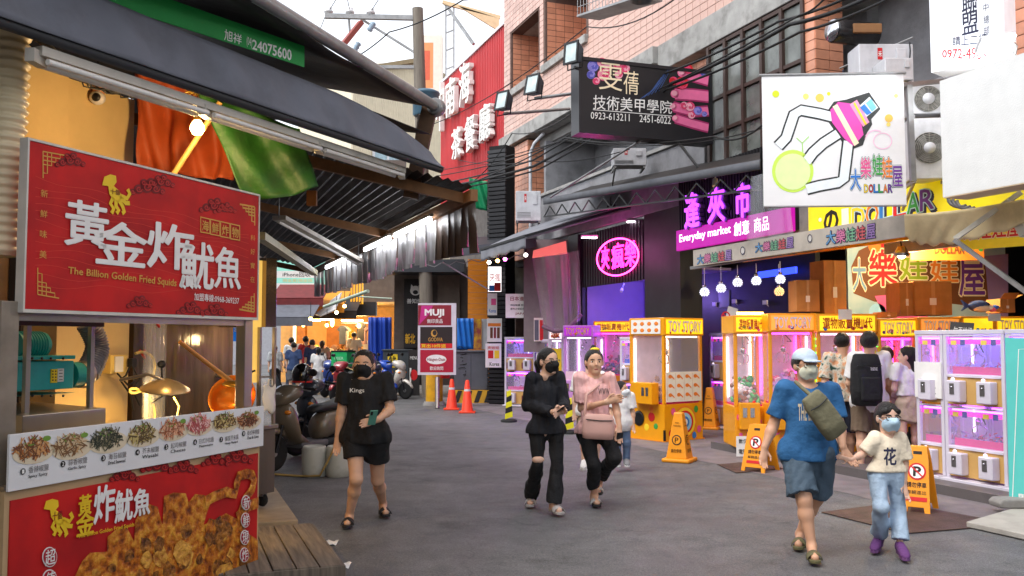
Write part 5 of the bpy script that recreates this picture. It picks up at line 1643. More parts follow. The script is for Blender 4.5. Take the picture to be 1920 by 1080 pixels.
# its control side (towards the near side of the street)
SM = Matrix(((0, -1, 0, 0), (1, 0, 0, 0), (0, 0, 1, 0), (0, 0, 0, 1)))   # local x -> machine y, local -y -> machine -x ... built directly below
def side(x0, x1, y0, y1, z0, z1): return MB().bx(-x1, -x0, y0, y1, z0, z1)
part('header_picture', side(.012, .02, .06, .76, 1.80, 2.04), pr('board_white'), tm)
mo = MB()
for i in range(4):
 for j in range(2): mo.ell((-.021, .15 + i * .17, 1.86 + j * .11), (.002, .05, .035), 8, 5)
part('drumstick_print', mo, PR_ORG, tm)
cbx = part('coin_box', side(.001, .17, .12, .62, .62, .98), MYEL, tm, bevel=.012)
for y in (.2, .3): part('coin_slot', side(.171, .176, y, y + .06, .76, .9), CHROME, cbx)
part('speaker', MB().lathe([(.12, 0), (.13, .01), (.09, .02), (.02, .014), (0, .016)], 18, loc(-.001, .6, .36) @ Matrix.Rotation(-math.pi / 2, 4, 'Y')), BLACKP, tm)
for k, (y, z, c, r) in enumerate(((.3, .4, PR_RED, .08), (.2, .25, PR_GRN, .05), (.42, .22, PR_YEL, .06), (.3, .52, PR_ORG, .05))):
 mo = MB().ell((-.002, y, z), (.003, r, r), 12, 6); part('balloon_print', mo, c, tm)
part('base_plate', MB().bx(-.02, tw + .02, -.02, .84, .0, .02), MYEL2, tm)
mm = MB().bar((0, 0, .02), (0, 0, .2), .03); part('corner_guard', mm, DARKM, tm)
# machines further back by the neon shop
t_, w_, _z = tall_machine('claw_machine', 'lilac claw machine with a purple lit header beside the plastic curtain', st(1057, 20.3), st(1112, 20.0), .8, 2.02, MPINK, HPUR, 'TOY STORY', (PR_YEL, PR_NAVY), seed=21, led=LEDW, heap=([mt('prize_lilac'), mt('prize_pink'), mt('prize_navy')], 'box', .22, 50, .06), base=.75)
part('picture_board', MB().bx(.05, w_ - .1, -.01, -.002, .72, 1.0), pr('board_pink', (240, 206, 214)), t_)
mo = MB()
put_text(mo, 'STORY', .12, .35, w_ - .14, .5, -.006, .03); part('lettering', mo, PR_YEL, t_)
tall_machine('claw_machine', 'orange claw machine with red characters below the neon shop opening', st(1114, 20.5), st(1186, 20.2), .7, 2.12, MYEL2, HYEL, '選物販賣機II代', TRD, seed=23, led=LEDM, heap=([mt('prize_navy'), mt('prize_pink'), mt('prize_grey', (110, 104, 116), .5)], 'box', .4, 110, .06), base=.9)
tall_machine('claw_machine', 'narrow orange claw machine half hidden behind the drumstick machine', st(1187, 20.0), st(1232, 20.0), .7, 2.12, MYEL2, HYEL, '選物', TRD, seed=25, led=LEDM, heap=([mt('prize_navy'), mt('prize_pink')], 'box', .3, 40, .06), base=.9)
t_, w_, _z = tall_machine('claw_machine', 'narrow white cabinet with a yellow poster left of the lilac machine', st(1029, 20.9), st(1056, 20.8), .6, 1.95, MWHT, mt('header_white', (240, 224, 224), .4, emit=.4), '激', (PR_RED, PR_YEL), seed=27, led=LEDW, base=.4, heap=([mt('prize_white')], 'ball', .1, 10, .04), art=False)
part('poster', MB().bx(.05, w_ - .04, -.01, .008, .85, 1.5), PR_YEL, t_)
part('poster_print', MB().flat([(.09, .95), (.24, 1.0), (.2, 1.35), (.1, 1.3)], -.013), INK, t_)
GW = 'white double decker claw machines'
double_machine('double_claw_machine', 'white double decker claw machine beside the black slat pillar', st(946, 23.2), st(1003, 22.9), .7, 1.66, .06, 31, GW)
double_machine('double_claw_machine', 'narrow white double decker between slat pillar machine and poster cabinet', st(1005, 22.4), st(1030, 22.2), .6, 1.6, .06, 33, GW, n_boxes=1)
double_machine('double_claw_machine', 'white double decker claw machine behind the boy', st(1162, 17.6), st(1208, 17.2), .6, 1.64, .06, 35, GW, tray=TRAYB)
double_machine('double_claw_machine', 'white double decker claw machine behind the yellow pyramids, below the no smoking board', st(1330, 17.8), st(1382, 16.9), .7, 1.72, .06, 37, GW)
pA = Vector((4.98, 10.5, 0)); dn = -SD
t_, w_ = double_machine('double_claw_machine', 'large white double decker claw machine glowing purple beside the teal sign', pA, pA + dn * .82, .72, 1.62, .14, 41, GW)
blk = MB()
t2, w2 = double_machine('double_claw_machine', 'narrow end cabinet with a white notice panel, left of the large white machine', pA - dn * .42, pA - dn * .01, .72, 1.62, .14, 43, GW, n_boxes=1)
part('notice_panel', MB().bx(.0, .40, -.02, -.006, .88, 1.3), PWHITE, t2)
mo = MB()
for j in range(5): mo.bx(.06, .06 + .26 - .04 * (j % 3), -.0225, -.0205, .93 + j * .022, .936 + j * .022)
part('notice_print', mo, INK, t2)
t3, w3 = double_machine('double_claw_machine', 'white double decker claw machine cut by the frame edge behind the teal sign', pA + dn * .84, pA + dn * 1.66, .72, 1.62, .14, 45, GW)
for k, (tt, ww) in enumerate(((t_, w_), (t2, w2), (t3, w3))):
 for x in (.08, .38, .68):
  if x < ww - .05:
   q_ = tt.matrix_basis @ Vector((x, .12, -.14))
   single('timber_block', MB().bx(-.06, .06, -.12, .2, .0, .098, loc(q_.x, q_.y, .003) @ rotz(AL - math.pi / 2)), mt('dark_timber', (96, 62, 40), .8, var=.3), ['timber block under the large white machine', 'timber block under the narrow end cabinet', 'timber block under the machine behind the teal sign'][k], 'block', 'timber blocks under the white machines', at=(q_.x, q_.y, .003))
# blackboard on top
bbp = V(1780, 634, 10.7)
sg = Sign('blackboard', 'small blackboard with handwriting leaning on top of the white machines', 'sign', V(1779, 633, 10.75), V(1823, 636, 10.6), .2, .015, mt('slate_black', (38, 34, 34), .7, var=.2), up=Vector((.28, .2, 1)))
sg.txt('勿丟垃圾', (1788, 612), (1822, 631), pr('chalk', (190, 184, 176)), 0, 1)
sg.done()
# cardboard boxes and plush on the machine tops
def carton(label, x0, y0, x1, y1, Y, d=.5, rot=0.0, flaps=False):
 a, b = V(x0, y1, Y), V(x1, y0, Y)
 w, h = b.x - a.x, b.z - a.z
 t = thing('cardboard_box', label, 'box', loc(a.x, Y, a.z) @ rotz(rot), 'cartons on the machines')
 part('box', MB().bx(0, w, 0, d, 0, h), CARD, t, bevel=.004)
 part('tape', MB().bx(w * .45, w * .55, -.002, -.0005, 0, h), mt('brown_tape', (196, 150, 90), .3), t)
 part('shipping_label', MB().bx(w * .4, w * .58, -.004, -.0025, h * .3, h * .5), PWHITE, t)
 if flaps:
  m = MB(); m.slab([(0, 0, h), (w, 0, h), (w, -.12, h + .08), (0, -.12, h + .08)], .004); part('flap', m, CARD, t)
  m = MB(); m.slab([(w, 0, h), (w, d, h), (w + .12, d, h + .06), (w + .12, 0, h + .06)], .004); part('flap', m, CARD, t)
 return t
carton('large cardboard box standing on the yellow machines', 1716, 527, 1784, 591, 13.3)
carton('cardboard box pressed against the large one on the yellow machines', 1688, 529, 1714, 592, 13.35)
carton('tall brown cardboard box behind the header with the paper note', 1546, 488, 1590, 588, 13.45, .4, .2)
carton('dark cardboard box next to the tall one above the lilac lettered header', 1494, 525, 1536, 584, 13.4, .4)
carton('small cardboard box between tall box and large box', 1652, 585, 1682, 596, 13.2, .3)
carton('open cardboard box at the frame edge on the yellow machines', 1876, 560, 1903, 586, 13.1, .4, 0, True)
c = V(1836, 574, 13.1)
t = thing('plush_fish', 'blue and white plush fish lying on the yellow machines', 'plush toy', c)
part('body', MB().ell((0, 0, 0), (.16, .1, .085), 16, 10), mt('blue_plush', (60, 84, 150), .9, var=.2), t)
part('belly', MB().ell((.02, -.02, -.03), (.14, .092, .06), 16, 10), mt('white_plush', (214, 210, 206), .9), t)
part('tail', MB().prism([(-.14, 0), (-.26, .09), (-.22, 0), (-.26, -.07)], -.02, .02), mt('blue_plush'), t)
for s_ in (-1,): part('eye', MB().ell((.1, -.085, .02), .013, 8, 6), INK, t)
rg = random.Random(9)
for k in range(4):
 c = V(1856 + k * 5, 577 + (k % 2) * 3, 13.05)
 single('plush_toy', MB().ell(c, (.06, .05, .04), 10, 6), [mt('prize_white'), mt('prize_pink'), mt('prize_blue'), mt('prize_biscuit')][k], ['small white plush lump beside the plush fish', 'small pink plush lump beside the plush fish', 'small blue plush lump beside the plush fish', 'small tan plush lump before the open box'][k], 'plush toy', 'soft toys on the machines', at=c)
# --- signs of the arcade
# back wall picture sign of the yellow shop
SKYP = mix_mat('sky_print', (120, 168, 196), (196, 206, 210), 1.5, .3, .7, .5)
bw_ = Sign('mural_sign', 'huge colourful character sign on the back wall of the yellow shop', 'sign', st(1592, 15.6, 0) + UP * 2.05, st(1890, 15.6, 0) + UP * 2.05, 1.5, .08, SKYP)
bw_.poly([(1610, 470), (1640, 455), (1700, 462), (1745, 470), (1860, 482), (1868, 560), (1830, 575), (1700, 560), (1640, 566), (1600, 550), (1596, 500)], PR_BRN, 1)
bw_.poly([(1640, 555), (1700, 550), (1745, 600), (1660, 600)], PR_PINK, 2)
for (c, r, mm) in (((1665, 458), 14, PR_RED), ((1690, 462), 13, pr('pale_blue', (150, 200, 236))), ((1640, 462), 12, PR_ORG), ((1645, 585), 16, pr('pale_blue', (150, 200, 236))), ((1720, 470), 10, PR_YEL)):
 bw_.disc(c, r, r, mm, 2)
CRM = pr('cream', (244, 226, 190))
for ch, a, b, mm in (('大', (1598, 485), (1624, 545), pr('steel_blue', (110, 150, 190))), ('樂', (1628, 468), (1682, 536), PR_RED), ('娃', (1686, 472), (1738, 525), pr('leaf', (150, 176, 30))), ('娃', (1744, 485), (1796, 530), PR_ORG), ('屋', (1797, 483), (1846, 554), PR_PUR)):
 bw_.txt(ch, a, b, CRM, .06, 3); bw_.txt(ch, a, b, mm, .018, 4)
bw_.poly([(1846, 480), (1890, 476), (1890, 600), (1856, 600)], pr('lavender', (150, 120, 176)), 2)
bw_.done()
s2 = Sign('hanging_banner', 'small patterned shop banner hanging before the mural sign', 'banner', st(1712, 13.9, 0) + UP * 2.92, st(1850, 13.9, 0) + UP * 2.92, .36, .01, PR_ORG)
s2.txt('DOLLAR', (1752, 458), (1808, 476), PR_BRN, .04, 1); s2.txt('大樂娃娃屋', (1722, 448), (1800, 457), CRM, .02, 1)
for k in range(8): s2.disc((1720 + k * 17, 452 + (k * 13) % 25), 4, 4, RBW[k % 5], 1)
s2.done()
# canopy edge with the shop name
def tri_text(s, TL, TR, BR, BL, cols, out=None, bold=.02):
 """five characters, each its own colour"""
 chars = '大樂娃娃屋'
 for i, ch in enumerate(chars):
  def lp(P, Q, t): return (P[0] + (Q[0] - P[0]) * t, P[1] + (Q[1] - P[1]) * t)
  q = [lp(TL, TR, i / 5 + .01), lp(TL, TR, (i + 1) / 5 - .01), lp(BL, BR, (i + 1) / 5 - .01), lp(BL, BR, i / 5 + .01)]
  if out is not None:
   s.txt(ch, q, None, out, .07, 2)
  s.txt(ch, q, None, cols[i], bold, 3)
FASC = mt('printed_canopy_fascia', (186, 178, 166), .5, var=.1, vs=3, dirt=.3)
ca_, cb2 = S(1300, 500, 8.2), S(1697, 452, 8.2)
ca_.z = cb2.z = 2.93
cs = Sign('shop_canopy', 'canopy with a printed fascia repeating the shop name over the claw machines', 'canopy', ca_, cb2, .27, .03, FASC, panel='fascia')
PAST = [pr('p_blue', (96, 150, 196)), pr('p_pink', (206, 120, 160)), pr('p_green', (120, 176, 140)), pr('p_red', (206, 96, 100)), pr('p_violet', (150, 120, 180))]
tri_text(cs, (1307, 479), (1373, 468), (1373, 487), (1307, 496), PAST, PR_NAVY)
tri_text(cs, (1416, 457), (1489, 444), (1489, 464), (1416, 474), PAST, PR_NAVY)
tri_text(cs, (1549, 435), (1643, 419), (1643, 446), (1549, 459), PAST, PR_NAVY)
for px, py in ((1393, 470), (1519, 447)):
 cs.disc((px, py), 4.5, 8, pr('pale_grey', (210, 206, 200)), 1); cs.line(arc(px, py, 4, 0, 360, 14, 7), 1.2, PR_NAVY, 2)
cs.done()
YELROOF = mt('yellow_canopy_sheet', (240, 196, 70), .5, var=.1, vs=3, trans=0)
m = MB(); m.slab([(0, .031, .2), (cs.w, .031, .2), (cs.w, 2.6, .75), (0, 2.6, .75)], .02); part('roof_sheet', m, YELROOF, cs.o)
for x in (.1, 1.2, 2.4, 3.6, cs.w - .1):
 m = MB(); m.bar((x, .03, .1), (x, 2.6, .5), .04, .04); part('rafter', m, MYEL, cs.o)
m = MB(); m.bar((0, 1.0, .12), (cs.w, 1.0, .12), .04, .04); m.bar((0, 1.0, .32), (cs.w, 1.0, .32), .03, .03)
for k in range(22): m.bar((cs.w * k / 22, 1.0, .12 if k % 2 else .32), (cs.w * (k + 1) / 22, 1.0, .32 if k % 2 else .12), .02, .02)
part('truss', m, MYEL, cs.o)
m = MB(); m.bar((-.1, .02, -.02), (cs.w * .72, .3, .06), .05); part('tube', m, GALV, cs.o)
# end of the canopy: slack cream sheet
e0 = cs.M @ Vector((cs.w, 0, .0)); e1 = cs.M @ Vector((cs.w, 0, .27))
def slack(u, v):
 a = e1.lerp(V(1925, 372, 9.4), u); b = e0.lerp(V(1925, 420, 9.4), u)
 p = a.lerp(b, v); p.z -= .10 * math.sin(math.pi * u) * (.3 + .7 * v) - .02 * math.sin(u * 40) * v; p.y += .5 * math.sin(math.pi * u) * v
 return p
single('slack_tarp', MB().grid(slack, 30, 10), mt('cream_tarp', (226, 206, 160), .7, var=.12, vs=3, dirt=.25), 'slack cream tarpaulin sagging at the end of the shop canopy', 'tarpaulin', at=e0, solid=.005)
m = MB(); m.bar(V(1790, 450, 9.9), V(1925, 548, 9.3), .045); single('brace_pipe', m, GALV, 'grey pipe brace slanting across the yellow shop', 'pipe', at=V(1790, 450, 9.9))
m = MB(); m.bar(V(1790, 448, 10), V(1915, 360, 9.6), .05); m.bar(V(1888, 378, 9.7), V(1925, 440, 9.5), .1); single('crossed_beams', m, mt('pale_beam', (190, 184, 170), .5), 'pale beams crossing at the frame edge', 'beam', at=V(1790, 448, 10))
# second strip at the frame edge
s3 = Sign('fascia_banner', 'yellow fascia strip with green and red characters at the frame edge', 'banner', V(1800, 470, 11.2), V(1925, 450, 10.6), .3, .01, PR_YEL)
s3.txt('樂娃娃屋', (1806, 415), (1915, 442), CRM, .06, 1); s3.txt('樂娃娃屋', (1806, 415), (1915, 442), PR_RED, .02, 2)
s3.done()
# yellow signboard over the canopy
ys = Sign('yellow_signboard', 'yellow signboard with multicoloured block letters above the canopy', 'sign', (lambda p: Vector((p.x, p.y, 3.22)))(S(1516, 420, 8.75)), (lambda p: Vector((p.x, p.y, 3.22)))(S(1990, 380, 8.75)), .56, .12, mt('sign_yellow', (236, 214, 20), .4, var=.05, emit=.12))
xs_ = [1598, 1624, 1650, 1676, 1701, 1726, 1754]
for i, ch in enumerate('DOLLAR'):
 yt = 392 - (xs_[i] - 1598) * .27
 q = [(xs_[i], yt), (xs_[i + 1] - 2, yt - 6), (xs_[i + 1] - 2, yt + 33), (xs_[i], yt + 39)]
 ys.txt(ch, [(a + 3, b + 4) for a, b in q], None, PR_NAVY, .11, 1)
 ys.txt(ch, q, None, pr('pale_cyan', (190, 224, 240)), .07, 2)
 ys.txt(ch, q, None, [PR_YEL, PR_ORG, PR_BLUE, PR_RED, PR_GRN, PR_PUR][i], .015, 3)
ys.txt('の', (1545, 398), (1572, 432), INK, .05, 1)
ys.disc((1538, 412), 3, 4, PWHITE, 1); ys.rect((1578, 392), (1592, 420), PWHITE, 1)
ys.done()
m = MB()
for k in range(3): m.tube([S(1800 + 22 * math.cos(a * .35) + k * 8, 372 + 16 * math.sin(a * .35) + k * 2, 8.6) for a in range(3, 10)], .022, 7)
single('hose_loop', m, mt('grey_hose', (96, 96, 100), .5), 'grey hoses looping over the yellow signboard', 'hose', at=m.v[0])
# white banner with the claw drawing
FAB = mt('white_banner_fabric', (234, 232, 232), .7, var=.03, vs=3, bump=.5, bs=3)
wb_ = Sign('claw_banner', 'white fabric banner printed with a pink toy claw', 'banner', V(1432, 386, 10.5), V(1700, 388, 10.4), 1.53, .008, FAB)
def Z6(x, y): return (1400 + .389 * x, .389 * y)
DOT = mt('dotted_outline', (34, 36, 34), .5, var=.5, vs=120)
WIN = pr('arm_white', (232, 238, 240))
arms = [[(430, 568), (350, 548), (262, 532), (228, 552), (205, 620), (190, 665), (152, 705)], [(440, 645), (370, 690), (320, 735), (287, 780)], [(490, 680), (478, 780), (468, 862), (440, 880), (350, 896), (288, 912)]]
for p in arms: wb_.line([Z6(*q) for q in p], 24, DOT, 1)
wb_.poly([Z6(*q) for q in ((385, 540), (420, 490), (480, 480), (510, 470), (590, 445), (645, 525), (600, 575), (605, 600), (580, 640), (560, 700), (510, 720), (470, 700), (395, 590))], DOT, 1)
for p in arms: wb_.line([Z6(*q) for q in p], 17.5, WIN, 2)
wb_.poly([Z6(*q) for q in ((402, 530), (440, 492), (500, 500), (545, 560), (562, 650), (515, 705), (470, 670), (410, 590))], pr('hot_pink', (224, 70, 170)), 3)
wb_.poly([Z6(*q) for q in ((413, 515), (435, 503), (540, 690), (518, 705))], pr('cream_stripe', (246, 226, 190)), 4)
wb_.poly([Z6(*q) for q in ((495, 505), (530, 482), (590, 590), (560, 612))], pr('soft_pink', (240, 150, 190)), 4)
wb_.poly([Z6(*q) for q in ((512, 500), (520, 494), (578, 600), (568, 604))], PR_YEL, 5)
wb_.poly([Z6(*q) for q in ((538, 515), (590, 468), (632, 520), (575, 565))], WIN, 4)
wb_.poly([Z6(*q) for q in ((545, 520), (565, 502), (600, 545), (578, 556))], PR_BLUE, 5)
wb_.poly([Z6(*q) for q in ((572, 498), (598, 478), (624, 520), (602, 540))], pr('pale_azure', (120, 190, 236)), 5)
wb_.disc(Z6(222, 825), 39, 40, pr('pale_lime', (206, 240, 90)), 1)
wb_.disc(Z6(222, 828), 33, 34, pr('paler_lime', (226, 244, 170)), 2)
wb_.line([Z6(x, y) for x, y in ((270, 735), (268, 690), (240, 665))], 2, pr('sprout', (170, 220, 120)), 1); wb_.line([Z6(x, y) for x, y in ((268, 690), (300, 658))], 2, pr('sprout'), 1)
for (x, y, r, c) in ((140, 453, 6.5, pr('lime', (214, 226, 30))), (285, 465, 5.5, pr('pale_yellow', (246, 224, 120))), (352, 472, 8, pr('peach', (250, 196, 90))), (395, 452, 3.5, pr('lime')), (685, 570, 7.5, pr('peach')), (683, 600, 4, pr('pale_yellow')), (720, 462, 4, pr('pale_yellow'))):
 wb_.disc(Z6(x, y), r, r, c, 1)
wb_.line(arc(*Z6(620, 680), 20, 60, 170, 10), 3, pr('rainbow_pink', (244, 196, 220)), 1)
wb_.line(arc(*Z6(655, 680), 17, 0, 360, 18, 15), 2, pr('rainbow_pink'), 1, closed=True)
for i, ch in enumerate('大樂娃娃屋'):
 bx0, by0 = [(1594, 318), (1613, 296), (1635, 291), (1653, 296), (1672, 312)][i]
 wb_.txt(ch, (bx0, by0), (bx0 + 20, by0 + 38), pr('teal_shadow', (50, 100, 104)), .08, 1)
 wb_.txt(ch, (bx0, by0), (bx0 + 20, by0 + 38), PWHITE, .05, 2)
 wb_.txt(ch, (bx0, by0), (bx0 + 20, by0 + 38), [PR_BLUE, PR_PINK, PR_GRN, PR_ORG, PR_PUR][i], .015, 3)
for i, ch in enumerate('DOLLAR'):
 wb_.txt(ch, (1620 + i * 9, 346), (1628 + i * 9, 361), pr('teal_shadow'), .08, 1); wb_.txt(ch, (1620 + i * 9, 346), (1628 + i * 9, 361), [PR_YEL, PR_RED, PR_BLUE, PR_GRN, PR_ORG, PR_PUR][i], .02, 2)
wb_.done()
part('top_rod', MB().tube([(-.03, .004, 1.545), (wb_.w + .03, .004, 1.545)], .018, 8), GALV, wb_.o)
part('bottom_rod', MB().tube([(0, .004, -.012), (wb_.w, .004, -.012)], .01, 8), GALV, wb_.o)
m = MB(); m.bar(V(1704, 160, 10.6), V(1712, 340, 10.6), .06); m.bar(V(1690, 160, 10.6), V(1790, 150, 10.8), .05)
single('angle_iron_frame', m, GALV, 'perforated angle iron frame holding the banner and air conditioners', 'frame', at=V(1712, 340, 10.6))
# white light box at the frame edge
wbx = Sign('light_box_sign', 'blank white sign box seen edge on at the frame edge', 'sign', (lambda p: Vector((p.x, p.y, 3.23)))(S(1768, 372, 7.75)), (lambda p: Vector((p.x, p.y, 3.23)))(S(2080, 300, 7.75)), 1.27, .34, mt('white_sign_face', (224, 225, 223), .45, var=.04, bump=.15, bs=60))
part('underside', MB().bx(.01, wbx.w, .0, .33, -.012, -.002), mt('cream_underside', (206, 184, 150), .5), wbx.o); wbx.done()
# its flood lamp
fl = V(1872, 82, 9.2)
t = thing('flood_lamp', 'glaring white flood lamp above the blank sign box', 'lamp', loc(*fl) @ rotz(.2) @ Matrix.Rotation(-.2, 4, 'Y') @ Matrix.Rotation(-.75, 4, 'X'))
part('housing', MB().bx(-.21, .2, -.08, .1, .02, .07), WHITEM, t, bevel=.01)
part('lamp_face', MB().bx(-.19, .18, -.075, .09, -.005, .019), glow('flood_white', (240, 250, 255), 30), t)
part('arm', MB().tube([(.18, 0, .05), (.3, .1, .05), (.4, .6, .0)], .02, 8), GALV, t)
lamp('flood_light', fl + Vector((-.05, -.05, -.12)), 30, (.92, .97, 1.0), .1)
# tall white light box with phone number
lb = Sign('white_sign_box', 'tall white sign box with navy characters and a red phone number', 'sign', V(1746, 136, 9.9), (lambda p: Vector((p.x, p.y, V(1746, 136, 9.9).z)))(V(1884, 100, 9.3)), 1.5, .3, mt('sign_box_white', (222, 224, 230), .4, var=.04, emit=.08))
NV = pr('deep_navy', (26, 30, 60))
for ch, a, b in (('聯', (1803, -12), (1833, 22)), ('盟', (1803, 26), (1835, 59)), ('中', (1843, 8), (1854, 20)), ('總', (1844, 30), (1855, 43)), ('部', (1844, 51), (1855, 65))):
 lb.txt(ch, a, b, NV, .012 if a[0] < 1840 else 0, 1)
lb.txt('請上二樓', [(1786, 69), (1851, 62), (1851, 84), (1786, 86)], None, NV, .01, 1)
lb.txt('0972-498491', [(1767, 94), (1868, 86), (1868, 114), (1767, 108)], None, PR_RED, .02, 1)
lb.rect((1783, -10), (1785, 54), NV, 1)
lb.done()
# --- neon shop
NP = mt('dark_ribbed_panel', (40, 36, 42), .45, .3, var=.15)
na, nb = S(1084, 530, 9.08), S(1243, 520, 9.08)
na.z = nb.z = 2.93
ns_ = Sign('neon_sign', 'pink neon oval with three characters on a dark ribbed panel', 'neon sign', na, nb, 1.25, .06, NP)
NEON = glow('neon_pink', (255, 30, 140), 4.5)
NEONW = glow('neon_pink_core', (255, 50, 150), 5)
pts = []
for k in range(48):
 a = k * 2 * math.pi / 48
 x, z = ns_.q(1162 + 39 * math.cos(a), 482 - 34.5 * math.sin(a) - 4 * math.cos(a)); pts.append((x, -.05, z))
part('neon_tube', MB().tube(pts, .016, 8, closed=True), NEONW, ns_.o)
for k, (ch, a, b) in enumerate((('夾', (1130, 464), (1144, 504)), ('瘋', (1149, 458), (1172, 502)), ('樂', (1174, 454), (1195, 498)))):
 ns_.txt(ch, a, b, NEON, .0, 6, .02, name='neon_character')
ns_.done()
m = MB()
for k in range(30): m.bx(ns_.w * k / 30, ns_.w * k / 30 + .02, -.02, -.001, .0, 1.25)
part('rib', m, NP, ns_.o, kind='stuff')
NM = ns_.M.copy(); NM.translation.z = 0
nw = ns_.w
ni = thing('neon_shop_interior', 'violet lit shop interior below the neon oval sign', 'shop', NM)
part('back_wall', MB().bx(.3, nw + .1, 1.6, 1.65, 0, 3.1), mt('lilac_wall', (156, 136, 196), .6, var=.04), ni)
part('side_wall', MB().bx(.26, .3, .1, 1.6, 0, 3.1), mt('lilac_wall'), ni)
part('ceiling', MB().bx(.2, nw + .1, .06, 1.65, 3.1, 3.15), mt('lilac_wall'), ni)
part('door_jamb', MB().bx(.2, .28, -.02, .06, 0, 3.02), NP, ni); part('door_jamb', MB().bx(nw - .02, nw + .2, -.02, .06, 0, 3.02), NP, ni)
part('shutter_rail', MB().bx(-.35, .2, -.1, .05, 0, 4.2), NP, ni)
x0, z0 = ns_.q(1136, 536); x1, z1 = ns_.q(1242, 526)
bt = thing('blue_tube_light', 'lit blue fluorescent tube in the neon shop doorway', 'light', NM)
for a, b in ((0, .49), (.51, 1)):
 part('tube', MB().tube([(x0 + (x1 - x0) * a, .25, 3.0 ), (x0 + (x1 - x0) * b, .25, 3.0)], .022, 8), glow('blue_tube', (90, 70, 255), 22), bt)
part('batten', MB().bx(x0, x1, .23, .28, 3.03, 3.06), WHITEP, bt)
lamp('violet_light', NM @ Vector((nw * .55, .9, 2.6)), 20, (.36, .22, 1.0), .2)
q_ = ns_.q(1152, 548)
t = thing('shop_camera', 'white bullet camera below the blue tube', 'camera', NM @ loc(q_[0], .2, 2.82))
part('body', MB().tube([(-.03, .0, 0), (.06, -.06, -.06)], .035, 10), WHITEP, t); part('bracket', MB().tube([(0, 0, .02), (0, .04, .12)], .012, 6), WHITEP, t)
t = thing('monitor', 'dark blue monitor on the back wall of the neon shop', 'monitor', NM @ loc(nw - .35, 1.5, 2.35))
part('screen', MB().bx(0, .4, 0, .06, 0, .36), mt('dark_blue_plastic', (24, 26, 80), .3), t, bevel=.01); part('stand', MB().bx(.15, .25, .02, .05, -.1, 0), BLACKP, t)
# awning over it
GRA = mt('grey_vinyl_awning', (120, 122, 130), .55, var=.12, vs=3, dirt=.35, bump=.1, bs=10)
ga_ = thing('neon_shop_awning', 'grey vinyl awning with a scalloped valance over the neon shop', 'awning', V(985, 470, 19.5))
P = [V(902, 468, 20.6), V(986, 442, 18.6), V(1212, 378, 19.0), V(1060, 405, 22.5)]
def gaw(u, v):
 p = P[0].lerp(P[1], u).lerp(P[3].lerp(P[2], u), v); p.z += .06 * math.sin(math.pi * v); return p
part('sheet', MB().grid(gaw, 16, 12), GRA, ga_, world=True, solid=.01)
def gval(u, v):
 p = P[0].lerp(P[1], u); return p - UP * ((.26 + .02 * math.sin(u * 25)) * v) + Vector((0, -.02 * math.sin(u * 30) * v, 0))
part('valance', MB().grid(gval, 40, 4), GRA, ga_, world=True, solid=.006)
part('side_valance', MB().grid(lambda u, v: P[1].lerp(P[2], u) - UP * (.07 * v), 20, 2), GRA, ga_, world=True, solid=.006)
m = MB(); m.bar(P[1], P[2], .05); m.bar(P[0], P[1], .05); part('frame', m, DARKM, ga_, world=True)
for px, py, Y in ((1190, 416, 19.0), (1105, 446, 19.5)):
 c = V(px, py, Y)
 t = thing('awning_lamp', ['flat white lamp lit under the awning near the neon sign', 'flat lamp lit under the awning by the plastic curtain'][px < 1150], 'lamp', c, 'lamps under the neon shop awning')
 part('housing', MB().cb((0, 0, .03), (.36, .16, .05)), WHITEM, t, bevel=.01)
 part('lamp_face', MB().cb((0, 0, 0), (.32, .13, .012)), glow('awning_lamp_glow', (255, 236, 250), 9), t)
lamp('pink_neon_spill', V(1110, 470, 18.9), 9, (1.0, .10, .60), .25)
# spot lamps of the valance
for k, (px, py, c) in enumerate(((917, 492, (255, 240, 220)), (933, 489, (255, 190, 90)), (947, 486, (255, 90, 220)), (986, 478, (255, 245, 235)))):
 p = V(px, py, 19.8)
 t = thing('spot_bulb', ['white spot bulb at the awning tip', 'amber spot bulb under the grey awning', 'magenta spot bulb under the grey awning', 'white spot bulb under the awning bend'][k], 'lamp', p, 'spot bulbs under the grey awning')
 part('bulb', MB().ell((0, 0, 0), .04, 10, 8), glow('spot%d' % k, c, 12), t); part('socket', MB().tube([(0, 0, .03), (0, .03, .12)], .025, 8), BLACKP, t)
# pink board behind the curtain, plastic curtain
PINKB = mt('salmon_board', (236, 120, 110), .5, var=.1, emit=.25)
single('salmon_board', MB().slab([V(998, 484, 21.6), V(1063, 476, 21.6), V(1061, 452, 21.6), V(1000, 470, 21.6)], .05), PINKB, 'salmon coloured lit board above the plastic curtain', 'board', at=V(998, 484, 21.6))
part_w = mt('clear_curtain_lit_pink', (206, 186, 196), .12, var=.0, alpha=.3, bump=.5, bs=6, stretch=(5, 5, .4))  # pink of the neon light put into the clear plastic's colour
def pcur(u, v):
 tl, tr, br, bl_ = V(998, 484, 20.9), V(1085, 470, 20.4), V(1090, 598, 20.2), V(1018, 612, 20.6)
 p = tl.lerp(tr, u).lerp(bl_.lerp(br, u), v); p.y += .10 * math.sin(u * 17 + v * 2) + .04 * math.sin(u * 41); p.z -= .2 * math.sin(math.pi * u) * v
 return p
single('plastic_curtain', MB().grid(pcur, 50, 14), part_w, 'slack clear plastic curtain catching pink light beside the neon shop', 'curtain', at=pcur(0, 0))
m = MB().tube([pcur(0, 1) , pcur(.3, 1), pcur(.6, 1), pcur(1, 1) + UP * .1], .05, 8); single('rolled_hem', m, mt('mauve_roll', (126, 96, 116), .5), 'rolled up hem bar under the plastic curtain', 'bar', at=pcur(0, 1))
